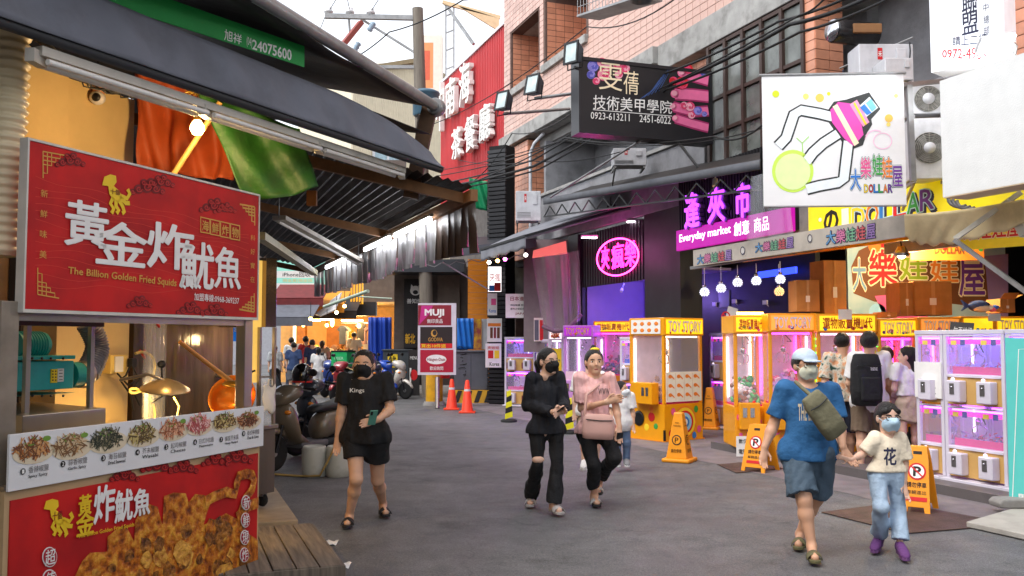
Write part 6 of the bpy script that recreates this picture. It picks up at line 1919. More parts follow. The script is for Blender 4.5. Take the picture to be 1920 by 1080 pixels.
single('curtain_back_wall', MB().slab([V(985, 660, 22.6), V(1090, 660, 22.0), V(1090, 450, 22.0), V(985, 450, 22.6)], .1), mt('pale_wall', (120, 108, 110), .7, var=.1, dirt=.2), 'pale wall behind the plastic curtain', 'wall', at=V(985, 660, 22.6))
# --- purple market sign
em_a, em_b = S(1275, 470, 8.93), S(1492, 440, 8.93)
em_a.z = em_b.z = 3.38
em = Sign('market_sign', 'purple market sign with raised glowing characters above a magenta band', 'sign', em_a, em_b, 1.45, .1, mt('black_ribbed_sheet', (22, 20, 24), .5, var=.2))
MAG = mt('magenta_band', (170, 10, 150), .4, var=.06, emit=.35)
part('band', MB().bx(0, em.w, -.08, -.002, -.02, .36), MAG, em.o, bevel=.006)
m = MB()
for k in range(40): m.bx(em.w * k / 40, em.w * k / 40 + .03, -.02, -.001, .37, 1.45)
part('rib', m, mt('black_ribbed_sheet'), em.o, kind='stuff')
VIO = mt('violet_letter', (206, 120, 240), .4, var=.0, emit=.75, ecol=(190, 70, 255)); GRL = mt('grey_letter_side', (90, 80, 96), .5)
for ch, a, b in (('逢', (1295, 366), (1322, 424)), ('夾', (1339, 355), (1370, 414)), ('市', (1390, 345), (1418, 404))):
 x0, z1 = em.q(*a); x1, z0 = em.q(*b)
 m = MB(); put_text(m, ch, x0 + .03, z0 - .02, x1 + .03, z1 - .02, -.10, .02, .09); part('letter_side', m, GRL, em.o)
 m = MB(); put_text(m, ch, x0, z0, x1, z1, -.14, .02, .02); part('letter', m, VIO, em.o)
x0, z1 = em.q(1281, 442); x1, z0 = em.q(1378, 443)
m = MB(); put_text(m, 'Everyday market', x0, .09, x1, .27, -.085, .012)
x0 = em.q(1384, 430)[0]; x1 = em.q(1413, 430)[0]
put_text(m, '創意', x0, .06, x1, .29, -.085, .01)
x0 = em.q(1422, 430)[0]; x1 = em.q(1450, 430)[0]
put_text(m, '商品', x0, .06, x1, .29, -.085, .01)
part('lettering', m, mt('lit_white_print', (240, 232, 240), .4, var=0, emit=.9), em.o)
em.done()
lamp('market_sign_light', em.M @ Vector((1.2, -.9, .7)), 3.5, (.85, .25, 1.0), .2)
# hanging clear sheet by the banner
def csh(u, v):
 p = V(1408, 330, 12.5).lerp(V(1475, 320, 12.0), u).lerp(V(1400, 452, 12.6).lerp(V(1490, 440, 12.0), u), v); p.y += .06 * math.sin(u * 15) ; return p
single('clear_dust_sheet', MB().grid(csh, 30, 6), mt('clear_plastic_sheet'), 'clear plastic dust sheet hanging over the end of the market sign', 'curtain', at=csh(0, 0))
# big dark canopy above the market sign
dc = thing('dark_canopy', 'broad dark canopy with a steel truss over the neon and market shops', 'canopy', V(1430, 300, 13.4))
P2 = [V(1020, 384, 20.0), V(1426, 318, 12.6), V(1426, 290, 14.5), V(1130, 345, 21.0)]
m = MB(); m.slab(P2, .04); part('sheet', m, mt('black_tarpaulin'), dc, world=True)
part('valance', MB().grid(lambda u, v: P2[0].lerp(P2[1], u) + UP * (.14 - .14 * v), 20, 2), mt('grey_canopy_edge', (80, 82, 88), .6, dirt=.3), dc, world=True, solid=.02)
m = MB()
for k in range(24):
 a, b = P2[0].lerp(P2[1], k / 24) - UP * .05, P2[0].lerp(P2[1], (k + 1) / 24) - UP * .05
 m.bar(a if k % 2 else a - UP * .22, b - UP * .22 if k % 2 else b, .02, .02)
m.bar(P2[0] - UP * .27, P2[1] - UP * .27, .03); part('truss', m, DARKM, dc, world=True)
t = thing('track_spot', 'small white spot lamp fixed under the dark canopy', 'lamp', V(1341, 336, 14.3))
part('body', MB().tube([(0, 0, 0), (-.02, -.05, -.12)], .04, 10), WHITEP, t); part('bracket', MB().tube([(0, 0, 0), (0, 0, .12)], .012, 6), WHITEP, t)
t = thing('canopy_camera', 'dark bullet camera hanging under the canopy over the neon sign', 'camera', V(1145, 388, 18.6))
part('body', MB().tube([(-.05, 0, -.02), (.08, -.08, .02)], .05, 10), BLACKP, t); part('bracket', MB().tube([(0, 0, 0), (0, 0, .2)], .015, 6), BLACKP, t)
# --- black wall with crystal pendants
CRY = mt('crystal_beads', (235, 240, 255), .1, var=0, emit=.35, ecol=(236, 240, 255)); CRYW = mt('crystal_beads_warm', (255, 225, 180), .1, var=0, emit=.35, ecol=(255, 206, 140))
pl = [(1321, 548, 16.2, 502), (1352, 541, 16.1, 500), (1383, 530, 16.0, 497), (1418, 527, 15.9, 494), (1463, 524, 15.8, 490), (1461, 547, 16.2, 495)]
pn_ = ['crystal pendant lamp nearest the pier', 'second crystal pendant lamp from the pier', 'third crystal pendant lamp from the pier', 'fourth crystal pendant lamp from the pier', 'crystal pendant lamp nearest the yellow shop', 'warm toned crystal pendant lamp below the last one']
bead = MB()
for i in range(6):
 th = .35 + i * .42
 n = [6, 10, 12, 12, 10, 6][i]
 for j in range(n):
  a = j * 2 * math.pi / n + i * .3
  bead.ell((.078 * math.sin(th) * math.cos(a), .078 * math.sin(th) * math.sin(a), .075 * math.cos(th)), .014, 5, 4)
for k, (px, py, Y, pt_) in enumerate(pl):
 c = V(px, py, Y)
 t = thing('pendant_lamp', pn_[k], 'lamp', c, 'crystal pendant lamps')
 part('crystal_shade', bead, CRYW if k == 5 else CRY, t)
 part('cap', MB().lathe([(.03, .08), (.045, .085), (.03, .13), (0, .14)], 10), CHROME, t)
 part('cord', MB().tube([(0, 0, .13), (0, 0, V(px, pt_, Y).z - c.z)], .006, 5), WHITEP, t)
bw0 = S(1275, 560, 10.6); bw1 = S(1530, 560, 10.6)
m = MB(); m.hexa([Vector((p.x, p.y, z)) for z in (0, 3.6) for p in (bw0, bw1, bw1 + SN * .1, bw0 + SN * .1)])
single('black_partition', m, BLACKW, 'black partition wall behind the crystal pendants', 'wall', at=Vector((bw0.x, bw0.y, 0)))
m = MB(); m.slab([S(1425, 522, 10.5), S(1495, 512, 10.5), S(1495, 500, 10.5), S(1425, 510, 10.5)], .05); single('blue_light_bar', m, glow('blue_bar', (40, 60, 230), 1.3), 'blue glowing bar on the black partition wall', 'light', at=m.v[0])
for k, (px, py) in enumerate(((1300, 572), (1341, 570), (1378, 565), (1436, 567))):
 c = S(px, py, 10.57)
 t = thing('wall_socket', ['white socket on the black wall nearest the pier', 'second white socket on the black wall', 'white socket with a drooping lead below the third pendant', 'white socket on the black wall near the yellow shop'][k], 'socket', c, 'sockets on the black wall')
 part('plate', MB().bx(-.07, .07, -.03, 0, -.04, .04, rotz(-math.pi / 2 + AL + math.pi * 0)), WHITEP, t, bevel=.004)
 part('cord', MB().tube([(0, 0, -.02), (.1, -.05, -.15), (.25, -.06, -.12 + .05 * k), (.3, -.02, -.35)], .007, 5), WHITEP, t)
# no smoking board
nsb = Sign('no_smoking_board', 'tilted white no smoking board behind the amber tube', 'sign', V(1356, 612, 15.3), V(1374, 618, 15.2), .36, .01, WHITEP, up=Vector((-.28, .1, 1)))
nsb.line(arc(1361, 594, 7.5, 0, 360, 20, 9), 2.4, PR_RED, 1, closed=True); nsb.line([(1356, 588), (1366, 600)], 2.4, PR_RED, 2); nsb.rect((1357, 593), (1366, 596), INK, 1)
nsb.done()
# light of the yellow shop
lamp('yellow_shop_light', V(1700, 470, 13.6), 120, (1.0, .80, .45), .15)
c = V(1706, 447, 11.4)
t = thing('shop_lamp', 'silver spot lamp lit under the canopy corner before the mural', 'lamp', V(1690, 462, 12.4))
part('shade', MB().lathe([(.05, 0), (.09, -.08), (.1, -.14), (.085, -.14), (.045, -.01)], 14), CHROME, t); part('bulb', MB().ell((0, 0, -.11), .06, 10, 8), glow('shop_lamp_glow', (255, 236, 190), 18), t); part('bracket', MB().tube([(0, 0, 0), (0, .05, .25)], .012, 6), DARKM, t)
# --- nail academy sign and floodlights
ns0 = V(1086, 246, 14.75); ns1 = V(1335, 250, 15.6); ns1.z = ns0.z = 5.13
nl = Sign('nail_sign', 'black projecting sign with white characters, roses and pink fingers', 'sign', ns0, ns1, 1.22, .3, mt('sign_black', (24, 22, 26), .35, var=.1, dirt=.1), bevel=.01)
fr = MB()
for (x0, x1, z0, z1) in ((-.01, nl.w + .01, -.03, .03), (-.01, nl.w + .01, 1.19, 1.25), (-.01, .05, .03, 1.19), (nl.w - .05, nl.w + .01, .03, 1.19)): fr.bx(x0, x1, -.02, .31, z0, z1)
part('frame', fr, mt('black_sign_frame', (34, 32, 36), .4, .2), nl.o)
PB = nl.mb
def rose(s, x, y, r, c1, c2, layer=1):
 s.disc((x, y), r, r, c1, layer, n=14)
 for k in range(4):
  s.line([(x + r * (.85 - .2 * k) * math.cos(a * .5 + k), y + r * (.85 - .2 * k) * math.sin(a * .5 + k)) for a in range(9)], 1.6, c2, layer + 1)
LP = pr('rose_light', (246, 170, 190)); DP = pr('rose_pink', (226, 60, 110)); BL = pr('rose_blue', (90, 90, 190)); LB = pr('petal_blue', (150, 140, 220)); FL = pr('finger', (236, 110, 160)); FD = pr('finger_dark', (170, 40, 100))
for x, y, r, a, b in ((1112, 124, 11, BL, LB), (1128, 117, 9, DP, LP), (1132, 140, 12, DP, LP), (1108, 140, 8, LB, BL), (1157, 121, 8, LP, DP), (1172, 128, 9, LP, DP), (1160, 140, 8, DP, LP), (1118, 152, 7, LP, DP), (1140, 126, 8, DP, LP)):
 rose(nl, x, y, r, a, b)
nl.txt('雯', (1122, 116), (1166, 172), pr('cream', (244, 226, 190)), .0, 5); nl.txt('蒨', (1168, 132), (1197, 179), pr('cream'), .0, 5)
nl.txt('技術美甲學院', [(1112, 178), (1259, 190), (1259, 214), (1111, 205)], None, PWHITE, .004, 5)
nl.line([(1111, 206), (1259, 218)], 1.2, PWHITE, 5)
nl.txt('0923-613211    2451-6022', [(1107, 210), (1257, 219), (1257, 233), (1107, 223)], None, PWHITE, .006, 5)
for pts, w in (([(1328, 150), (1300, 142), (1278, 136)], 20), ([(1328, 181), (1300, 178), (1265, 176)], 19), ([(1328, 208), (1300, 210), (1262, 200)], 16), ([(1328, 240), (1298, 232), (1266, 222)], 15)):
 nl.line(pts, w + 2, FD, 1); nl.line(pts, w - 3, FL, 2); nl.disc((pts[2][0], pts[2][1]), w * .42, w * .42, FL, 2, n=14); nl.disc((pts[2][0] - 1, pts[2][1] - 1), w * .3, w * .26, LP, 3, n=12)
for x, y, r, a, b in ((1278, 156, 12, PR_RED, DP), (1290, 130, 9, PR_RED, DP), (1262, 152, 8, DP, PR_RED), (1293, 200, 9, DP, LP), (1308, 208, 8, BL, LB), (1282, 198, 7, LP, DP), (1296, 216, 7, DP, LP), (1320, 214, 5, BL, LB), (1318, 138, 5, LB, BL)):
 rose(nl, x, y, r, a, b, 4)
for k in range(6):
 nl.line([(1200 + k * 7, 186 - k * 3), (1222 + k * 6, 170 - k * 6), (1236 + k * 4, 150 - k * 5)], .9, pr('vein_blue', (60, 90, 150)), 1)
nl.done()
m = MB().tube([nl.M @ Vector((nl.w * .75, .1, 0)), nl.M @ Vector((nl.w * 1.0, .2, -.6))], .025, 8).tube([nl.M @ Vector((nl.w * .5, .1, 0)), nl.M @ Vector((nl.w * .2, 2.5, -.7))], .02, 8)
part('brace', m, GALV, nl.o, world=True)
FLB = mt('floodlight_grey', (70, 80, 92), .4, .4, var=.15)
def flood(label, px, py, Y, yaw, arm_to, pitch=-.25):
 c = V(px, py, Y)
 t = thing('floodlight', label, 'floodlight', loc(*c) @ rotz(yaw) @ Matrix.Rotation(pitch, 4, 'X') @ Matrix.Scale(.82, 4), 'floodlights around the black sign')
 m = MB(); m.hexa([(-.17, -.1, -.22), (.17, -.1, -.22), (.12, .14, -.14), (-.12, .14, -.14), (-.17, -.1, .22), (.17, -.1, .22), (.12, .14, .14), (-.12, .14, .14)])
 part('housing', m, FLB, t, bevel=.015)
 part('glass', MB().bx(-.14, .14, -.112, -.101, -.19, .19), mt('floodlight_glass', (176, 190, 190), .08, .3, var=.2), t)
 m = MB()
 for (x0, x1, z0, z1) in ((-.18, .18, -.23, -.19), (-.18, .18, .19, .23), (-.18, -.14, -.19, .19), (.14, .18, -.19, .19)): m.bx(x0, x1, -.125, -.095, z0, z1)
 part('rim', m, DARKM, t)
 part('yoke', MB().tube([(-.19, .02, 0), (-.19, .05, -.28), (.19, .05, -.28), (.19, .02, 0)], .016, 6), DARKM, t)
 part('arm', MB().tube([t.matrix_basis @ Vector((0, .05, -.26)), V(*arm_to)], .03, 8), GALV, t, world=True)
flood('floodlight on the upper corner of the black sign', 1077, 102, 14.6, -.75, (1088, 130, 14.9), -.1)
flood('middle floodlight on an arm beside the black sign', 1003, 162, 15.5, -.7, (1085, 174, 15.6))
flood('lowest floodlight on an arm towards the red building', 946, 192, 16.5, -.7, (1068, 204, 17.5))
# --- air conditioners
def acbox(label, px0, py0, px1, py1, Y, d=.35, fan=False, yaw=0.0, logo=True):
 a, b = V(px0, py1, Y), V(px1, py0, Y)
 w, h = b.x - a.x, b.z - a.z
 t = thing('air_conditioner', label, 'air conditioner', loc(a.x, a.y, a.z) @ rotz(yaw), 'outdoor air conditioner units')
 part('casing', MB().bx(0, w, 0, d, 0, h), WHITEM, t, bevel=.012)
 if fan:
  r = min(w, h) * .44; cx, cz = w * .5, h * .5
  part('fan_recess', MB().lathe([(r, 0), (r, -.004), (0, -.005)][::-1], 24, loc(cx, -.004, cz) @ Matrix.Rotation(math.pi / 2, 4, 'X')), mt('dark_recess', (40, 42, 44), .7), t)
  m = MB()
  for k in range(9): m.tube([(cx + r * (k + 1) / 9 * math.cos(j * .3), -.022, cz + r * (k + 1) / 9 * math.sin(j * .3)) for j in range(21)], .004, 4, closed=True)
  for k in range(16): m.bar((cx + .04 * math.cos(k * .393), -.02, cz + .04 * math.sin(k * .393)), (cx + r * math.cos(k * .393), -.02, cz + r * math.sin(k * .393)), .005)
  part('fan_guard', m, mt('guard_grey', (170, 168, 160), .4, .3), t)
  part('hub', MB().lathe([(.07, 0), (.07, .02), (0, .025)], 16, loc(cx, -.016, cz) @ Matrix.Rotation(math.pi / 2, 4, 'X')), WHITEM, t)
  for k in range(3):
   a_ = k * 2.09
   m = MB(); m.slab([(cx + .05 * math.cos(a_), -.012, cz + .05 * math.sin(a_)), (cx + r * .9 * math.cos(a_ - .25), -.010, cz + r * .9 * math.sin(a_ - .25)), (cx + r * .9 * math.cos(a_ + .4), -.014, cz + r * .9 * math.sin(a_ + .4)), (cx + .06 * math.cos(a_ + .8), -.014, cz + .06 * math.sin(a_ + .8))], .002)
   part('fan_blade', m, mt('blade_grey', (120, 122, 124), .5), t)
 else:
  part('service_cover', MB().bx(w * .68, w * .86, -.02, -.001, h * .55, h * .88), WHITEM, t, bevel=.006)
  for k in range(4): part('louvre', MB().bx(w * .06, w * .6, -.006, -.001, h * (.12 + .05 * k), h * (.14 + .05 * k)), GALV, t)
 if logo:
  part('brand_label', MB().bx(w * .34, w * .43, -.004, -.0015, h * .62, h * .9), PR_RED, t)
  m = MB(); put_text(m, '禾', w * .35, h * .68, w * .42, h * .82, -.007, .02); part('lettering', m, PWHITE, t)
 m = MB(); m.bar((.04, 0, -.03), (.04, d + .2, -.03), .04); m.bar((w - .04, 0, -.03), (w - .04, d + .2, -.03), .04); m.bar((.04, 0, -.03), (.04, d + .2, -.3), .03)
 part('bracket', m, GALV, t)
 return t
acbox('white air conditioner beside the slat pillar on the grey balcony', 967, 358, 1014, 414, 22.6, .5)
acbox('white air conditioner behind the black sign on the balcony', 1150, 278, 1212, 310, 17.6, .4)
acbox('large white air conditioner grille above the banner', 1612, 82, 1712, 160, 11.4, .4)
acbox('slatted white air conditioner leaning beside the tall white sign box', 1660, 108, 1712, 150, 11.0, .4, logo=False)
acbox('upper fan unit behind the white sign box', 1706, 160, 1770, 214, 11.0, .35, True, -.15, False)
acbox('lower fan unit with a big round guard beside the banner', 1708, 222, 1772, 336, 10.9, .35, True, -.15, False)
# water heater, clothes, duct, cage
wh = V(1600, 62, 12.6)
t = thing('water_heater', 'horizontal black and chrome water heater on the upper balcony', 'water heater', loc(*wh))
part('tank', MB().lathe([(.0, -.36), (.15, -.36), (.17, -.33), (.17, .34), (.13, .36), (0, .37)], 20, rotz(.3) @ Matrix.Rotation(math.pi / 2, 4, 'Y')), mt('black_enamel', (34, 32, 34), .25), t)
part('chrome_end', MB().lathe([(0, -.385), (.145, -.375), (.155, -.36)], 20, rotz(.3) @ Matrix.Rotation(math.pi / 2, 4, 'Y')), CHROME, t)
part('control_box', MB().cb((.12, -.19, .0), (.4, .06, .13)), mt('brown_box', (140, 96, 56), .5), t, bevel=.01)
part('strap', MB().tube([(-.1, -.18, 0), (-.1, 0, .18), (-.1, .3, .2)], .012, 6), GALV, t)
rl = [V(1575, 128, 12.2), V(1712, 70, 11.4)]
t = thing('laundry_rail', 'clothes rail on the upper balcony', 'rail', rl[0])
part('rail', MB().tube(rl, .014, 6), GALV, t, world=True)
for k in range(11):
 c = rl[0].lerp(rl[1], (k + .5) / 11)
 m = MB().grid(lambda u, v: c + Vector((-.035 + .07 * u + .01 * math.sin(v * 5), .1 * (u - .5), -.05 - (.3 + .05 * (k % 3)) * v)), 4, 6)
 g = single('garment', m, mt('cloth%d' % (k % 4), [(60, 60, 76), (96, 66, 80), (44, 44, 50), (110, 112, 120)][k % 4], .9, var=.2), ['dark blue garment drying on the upper balcony rail', 'plum garment drying on the upper balcony rail', 'black garment drying on the upper balcony rail', 'grey garment drying on the upper balcony rail'][k % 4], 'garment', 'laundry on the upper balcony', at=c, solid=.01)
cg = thing('window_cage', 'steel mesh window cage jutting from the tiled wall at the top', 'window cage', V(1090, 20, 17.5))
q0 = [V(1083, 30, 17.6), V(1195, -6, 15.6)]
m = MB(); pb_ = SN * .5
for z in (0, .9):
 m.bar(q0[0] + UP * z, q0[1] + UP * z, .04); m.bar(q0[0] + UP * z, q0[0] + pb_ + UP * z, .04)
for k in range(19):
 p = q0[0].lerp(q0[1], k / 18); m.bar(p, p + UP * .9, .012); m.bar(p, p + pb_, .012)
for k in range(5): m.bar(q0[0] + UP * .18 * k, q0[1] + UP * .18 * k, .01); m.bar(q0[0] + pb_ * k / 5, q0[1] + pb_ * k / 5, .012)
part('mesh', m, GALV, cg, world=True)
m = MB(); m.slab([q0[0] - UP * .02, q0[1] - UP * .02, q0[1] + pb_ - UP * .02, q0[0] + pb_ - UP * .02], .01); part('tray', m, GALV, cg, world=True)
c = V(1203, -8, 15.5)
t = thing('exhaust_pipe', 'short round exhaust pipe end at the top of the tiled wall', 'pipe', c)
part('pipe', MB().lathe([(.18, .6), (.18, 0), (.2, -.02), (.2, -.1), (.17, -.1), (.17, .5)], 20), GALV, t)
# === STREET FURNITURE, SCOOTERS, FAR SHOPS
def loft(mb, secs, n=14, p=2.6, M=None):
 """closed body through superellipse sections (x, y0, z0, half width, half height)"""
 vs = []
 for (x, y0, z0, hw, hh) in secs:
  for j in range(n):
   a = 2 * math.pi * j / n
   c, s_ = math.cos(a), math.sin(a)
   vs.append((x, y0 + hw * math.copysign(abs(c) ** (2 / p), c), z0 + hh * math.copysign(abs(s_) ** (2 / p), s_)))
 k = len(secs)
 fs = [(i * n + j, i * n + (j + 1) % n, (i + 1) * n + (j + 1) % n, (i + 1) * n + j) for i in range(k - 1) for j in range(n)]
 mb.add(vs, fs + [tuple(range(n - 1, -1, -1)), tuple(range((k - 1) * n, k * n))], M, True)
 return mb
GREYP = mt('grey_body_plastic', (92, 92, 96), .5, var=.1)
def scooter(label, p, yaw, col, col2=None, box=None, helmet=False, group='parked scooters', cover=0):
 """heading along local +x"""
 C1 = mt('scooter_paint_%d_%d_%d' % col, col, .28, .15, var=.06, coat=.5, dirt=.1)
 C2 = col2 or GREYP
 t = thing('scooter', label, 'scooter', loc(p.x, p.y, 0) @ rotz(yaw), group)
 R90 = Matrix.Rotation(math.pi / 2, 4, 'X')
 for x in (.64, -.6):
  w = part('wheel', MB().lathe([(.15, -.045), (.20, -.05), (.235, -.035), (.245, 0), (.235, .035), (.20, .05), (.15, .045)], 24, loc(x, 0, .245) @ R90), RUBBER, t)
  part('rim', MB().lathe([(.15, -.03), (.15, .03)], 20, loc(x, 0, .245) @ R90).lathe([(.05, -.05), (.05, .05)], 10, loc(x, 0, .245) @ R90), GALV, w)
  m = MB()
  for k in range(5): m.bar((x, 0, .245), (x + .15 * math.cos(k * 1.257), 0, .245 + .15 * math.sin(k * 1.257)), .03, .03, Vector((0, 1, 0)))
  part('spokes', m, GALV, w)
 part('front_fender', loft(MB(), [(.40, 0, .42, .05, .04), (.5, 0, .5, .075, .05), (.64, 0, .53, .08, .045), (.8, 0, .44, .07, .05), (.88, 0, .34, .04, .03)]), C1, t)
 part('fork', MB().tube([(.64, .07, .25), (.5, .07, .7)], .022, 8).tube([(.64, -.07, .25), (.5, -.07, .7)], .022, 8), DARKM, t)
 part('leg_shield', loft(MB(), [(.18, 0, .36, .2, .03), (.33, 0, .42, .22, .1), (.40, 0, .62, .21, .22), (.47, 0, .7, .2, .2), (.56, 0, .72, .12, .12)]), C1, t)
 part('floorboard', MB().bx(-.2, .3, -.19, .19, .28, .36), C2, t, bevel=.02)
 part('head_cowl', loft(MB(), [(.22, 0, 1.0, .1, .05), (.3, 0, 1.02, .2, .09), (.42, 0, .99, .21, .12), (.52, 0, .95, .16, .11), (.6, 0, .9, .07, .06)]), C1, t)
 part('headlight', MB().ell((.535, 0, .95), (.05, .13, .075), 14, 8), mt('headlight_glass', (214, 216, 214), .08, .3, var=.05), t)
 for s_ in (-1, 1):
  part('turn_signal', MB().ell((.52, s_ * .15, .76), (.04, .05, .03), 10, 6), mt('amber_lens', (226, 130, 30), .2), t)
  part('grip', MB().tube([(.27, s_ * .2, 1.06), (.22, s_ * .35, 1.05)], .02, 8), BLACKP, t)
  mr = part('mirror', MB().ell((.27, s_ * .34, 1.27), (.025, .075, .05), 12, 8), BLACKP, t)
  part('mirror_stalk', MB().tube([(.29, s_ * .2, 1.07), (.3, s_ * .26, 1.2), (.28, s_ * .31, 1.26)], .009, 6), BLACKP, mr)
  part('brake_lever', MB().tube([(.31, s_ * .18, 1.05), (.3, s_ * .33, 1.03)], .008, 6), GALV, t)
 part('rear_body', loft(MB(), [(-.12, 0, .5, .12, .14), (-.25, 0, .54, .17, .2), (-.5, 0, .6, .18, .17), (-.75, 0, .68, .14, .11), (-.92, 0, .74, .06, .05)]), C1, t)
 part('engine', loft(MB(), [(-.2, .04, .3, .09, .09), (-.45, .06, .28, .12, .1), (-.68, .08, .26, .08, .07)]), DARKM, t)
 part('seat', loft(MB(), [(-.02, 0, .74, .08, .04), (-.15, 0, .77, .14, .055), (-.4, 0, .78, .15, .06), (-.6, 0, .83, .14, .065), (-.78, 0, .85, .09, .04)]), mt('seat_vinyl', (24, 24, 26), .5, var=.1), t)
 part('tail_light', MB().ell((-.9, 0, .72), (.04, .09, .04), 10, 6), mt('red_lens', (190, 20, 24), .15), t)
 part('number_plate', MB().bx(-.96, -.95, -.09, .09, .5, .6), PWHITE, t)
 part('exhaust', MB().tube([(-.2, -.14, .25), (-.45, -.15, .25), (-.8, -.16, .33)], [.025, .055, .05], 10), GALV, t)
 part('grab_rail', MB().tube([(-.6, .13, .86), (-.85, .1, .92), (-.85, -.1, .92), (-.6, -.13, .86)], .014, 6), GALV, t)
 part('stand', MB().tube([(-.25, .1, .25), (-.2, .16, .01)], .012, 6), DARKM, t)
 return t
def spos(px, Y): return st(px, Y)
sc0 = scooter('dusty bronze grey scooter parked nearest, beside the steel cabinet', spos(580, 12.3), math.radians(238), (112, 100, 84))
scooter('grey scooter half hidden behind the nearest one', spos(622, 13.9), math.radians(232), (50, 54, 62), group='parked scooters')
scooter('blue and silver scooter parked by the walking group', spos(632, 27.5), math.radians(250), (36, 60, 130))
scooter('red and silver scooter with the delivery box behind it', spos(655, 25.5), math.radians(245), (140, 30, 40))
scooter('dark scooter in front of the blue tarp', spos(682, 26.0), math.radians(-30), (50, 54, 66))
scooter('blue covered scooter next to the white one', spos(706, 26.6), math.radians(-40), (30, 80, 190))
scooter('white retro scooter parked before the dark switch cabinet', spos(727, 26.4), math.radians(-28), (222, 216, 204))
# helmet on the near scooter
hp_ = sc0.matrix_basis @ Vector((.22, .1, 1.16))
t = thing('helmet', 'glossy black helmet resting on the nearest scooter', 'helmet', loc(*hp_))
part('shell', MB().lathe([(.125, -.02), (.14, .05), (.135, .12), (.11, .18), (.06, .22), (0, .232)], 20), mt('glossy_black', (14, 14, 15), .12, coat=.5, var=0), t)
part('rim', MB().lathe([(.128, -.025), (.134, -.01), (.134, -.002), (.126, -.002)], 20), REDP, t)
# green delivery box
c = spos(644, 26.2)
t = thing('delivery_box', 'square bright green insulated delivery box on a scooter rack', 'box', loc(c.x, c.y, .93) @ rotz(-.35))
part('box', MB().bx(-.26, .26, -.24, .24, 0, .46), mt('green_box', (30, 170, 96), .5, var=.06), t, bevel=.02)
part('rim', MB().bx(-.27, .27, -.25, .25, .42, .46), BLACKP, t, bevel=.005)
m = MB(); put_text(m, 'UBER', -.15, .2, .15, .28, -.243); part('lettering', m, pr('mint', (170, 226, 190)), t)
# buckets
for k, px in enumerate((589, 634)):
 c = G(px, 893)
 t = thing('plastic_bucket', ['grey white plastic drum by the nearest scooter', 'grey white plastic drum behind the leg of the woman in black'][k], 'bucket', loc(c.x, c.y, 0), 'plastic drums')
 part('drum', MB().lathe([(.135, 0), (.15, .02), (.155, .1), (.155, .34), (.14, .37), (.13, .38), (.13, .36), (0, .35)], 22), mt('stained_white_plastic', (186, 186, 176), .5, var=.08, dirt=.4, ds=6, dcol=(110, 104, 90)), t)
 part('handle', MB().tube([(.155 * math.cos(a * .314), -.02, .34 - .12 * math.sin(a * .314)) for a in range(11)], .006, 5), GALV, t)
c = G(612, 893)
single('rope', MB().tube([(c.x - .75, c.y + .1, .015), (c.x - .3, c.y - .12, .02), (c.x - .05, c.y - .16, .03), (c.x + .05, c.y - .2, .2), (c.x + .15, c.y - .17, .42)], .014, 6), mt('straw_rope', (170, 140, 80), .9, var=.2), 'straw coloured rope lying along the drums', 'rope', at=(c.x, c.y, 0))
# traffic cones
ORC = mt('cone_orange', (236, 62, 20), .45, var=.06, dirt=.1); RFL = mt('cone_reflective', (206, 206, 206), .35)
for k, (px, py, h) in enumerate(((847, 768, .74), (876, 774, .76))):
 c = G(px, py)
 t = thing('traffic_cone', ['orange traffic cone beside the steel sign post', 'orange traffic cone in front of the grey switch cabinet'][k], 'traffic cone', loc(c.x, c.y, 0), 'traffic cones')
 part('base', MB().bx(-.19, .19, -.19, .19, .0, .035), ORC, t, bevel=.01)
 part('cone', MB().lathe([(.15, .036), (.135, .06), (.045, h - .02), (.03, h), (0, h)], 20), ORC, t)
 part('band', MB().lathe([(.078, h * .66), (.056, h * .84)], 20), RFL, t)
c = G(833, 764)
t = thing('red_bucket', 'red bucket hung behind the steel sign post', 'bucket', loc(c.x, c.y + .3, .72))
part('pail', MB().lathe([(.12, 0), (.15, .22), (.14, .22), (.11, .01), (0, .01)], 16), REDP, t)
# MUJI post sign
a, b = V(783, 703, 22.8), V(855, 701, 22.8)
ms = Sign('poster_board', 'white taped poster board on a steel post showing three red and black panels', 'sign', Vector((a.x, a.y, a.z)), Vector((b.x, b.y, a.z)), 1.8, .03, mt('white_board', (214, 210, 218), .4, var=.06))
WINE = pr('wine', (140, 26, 44)); CRIM = pr('crimson', (176, 14, 50))
ms.rect((784, 572), (846, 610), WINE, 1); ms.poly([(790, 573), (812, 573), (804, 590), (786, 609)], pr('wine_light', (196, 40, 130)), 2)
ms.txt('MUJI', (797, 580), (832, 595), PWHITE, .05, 3); ms.txt('無印良品', (801, 598), (830, 606), PWHITE, .01, 3)
ms.rect((788, 613), (848, 652), pr('choco', (40, 28, 26)), 1)
ms.txt('GODIVA', (803, 633), (830, 640), GOLD, .01, 2); ms.disc((814, 625), 6, 7, GOLD, 2, n=10); ms.disc((815, 624), 4, 5, pr('choco'), 3, n=10)
ms.rect((788, 644), (848, 653), PR_RED, 2); ms.txt('買出10件送', (790, 645), (836, 652), PR_YEL, .02, 3)
ms.rect((788, 656), (850, 698), CRIM, 1); ms.disc((818, 674), 19, 9, PWHITE, 2); ms.txt('Häagen-Dazs', (801, 671), (835, 678), WINE, .02, 3); ms.txt('歡迎詢問', (806, 687), (831, 694), PWHITE, .01, 2)
ms.done()
part('post', MB().tube([V(820, 708, 22.86), G(820, 766)], .055, 14), STEEL, ms.o, world=True)
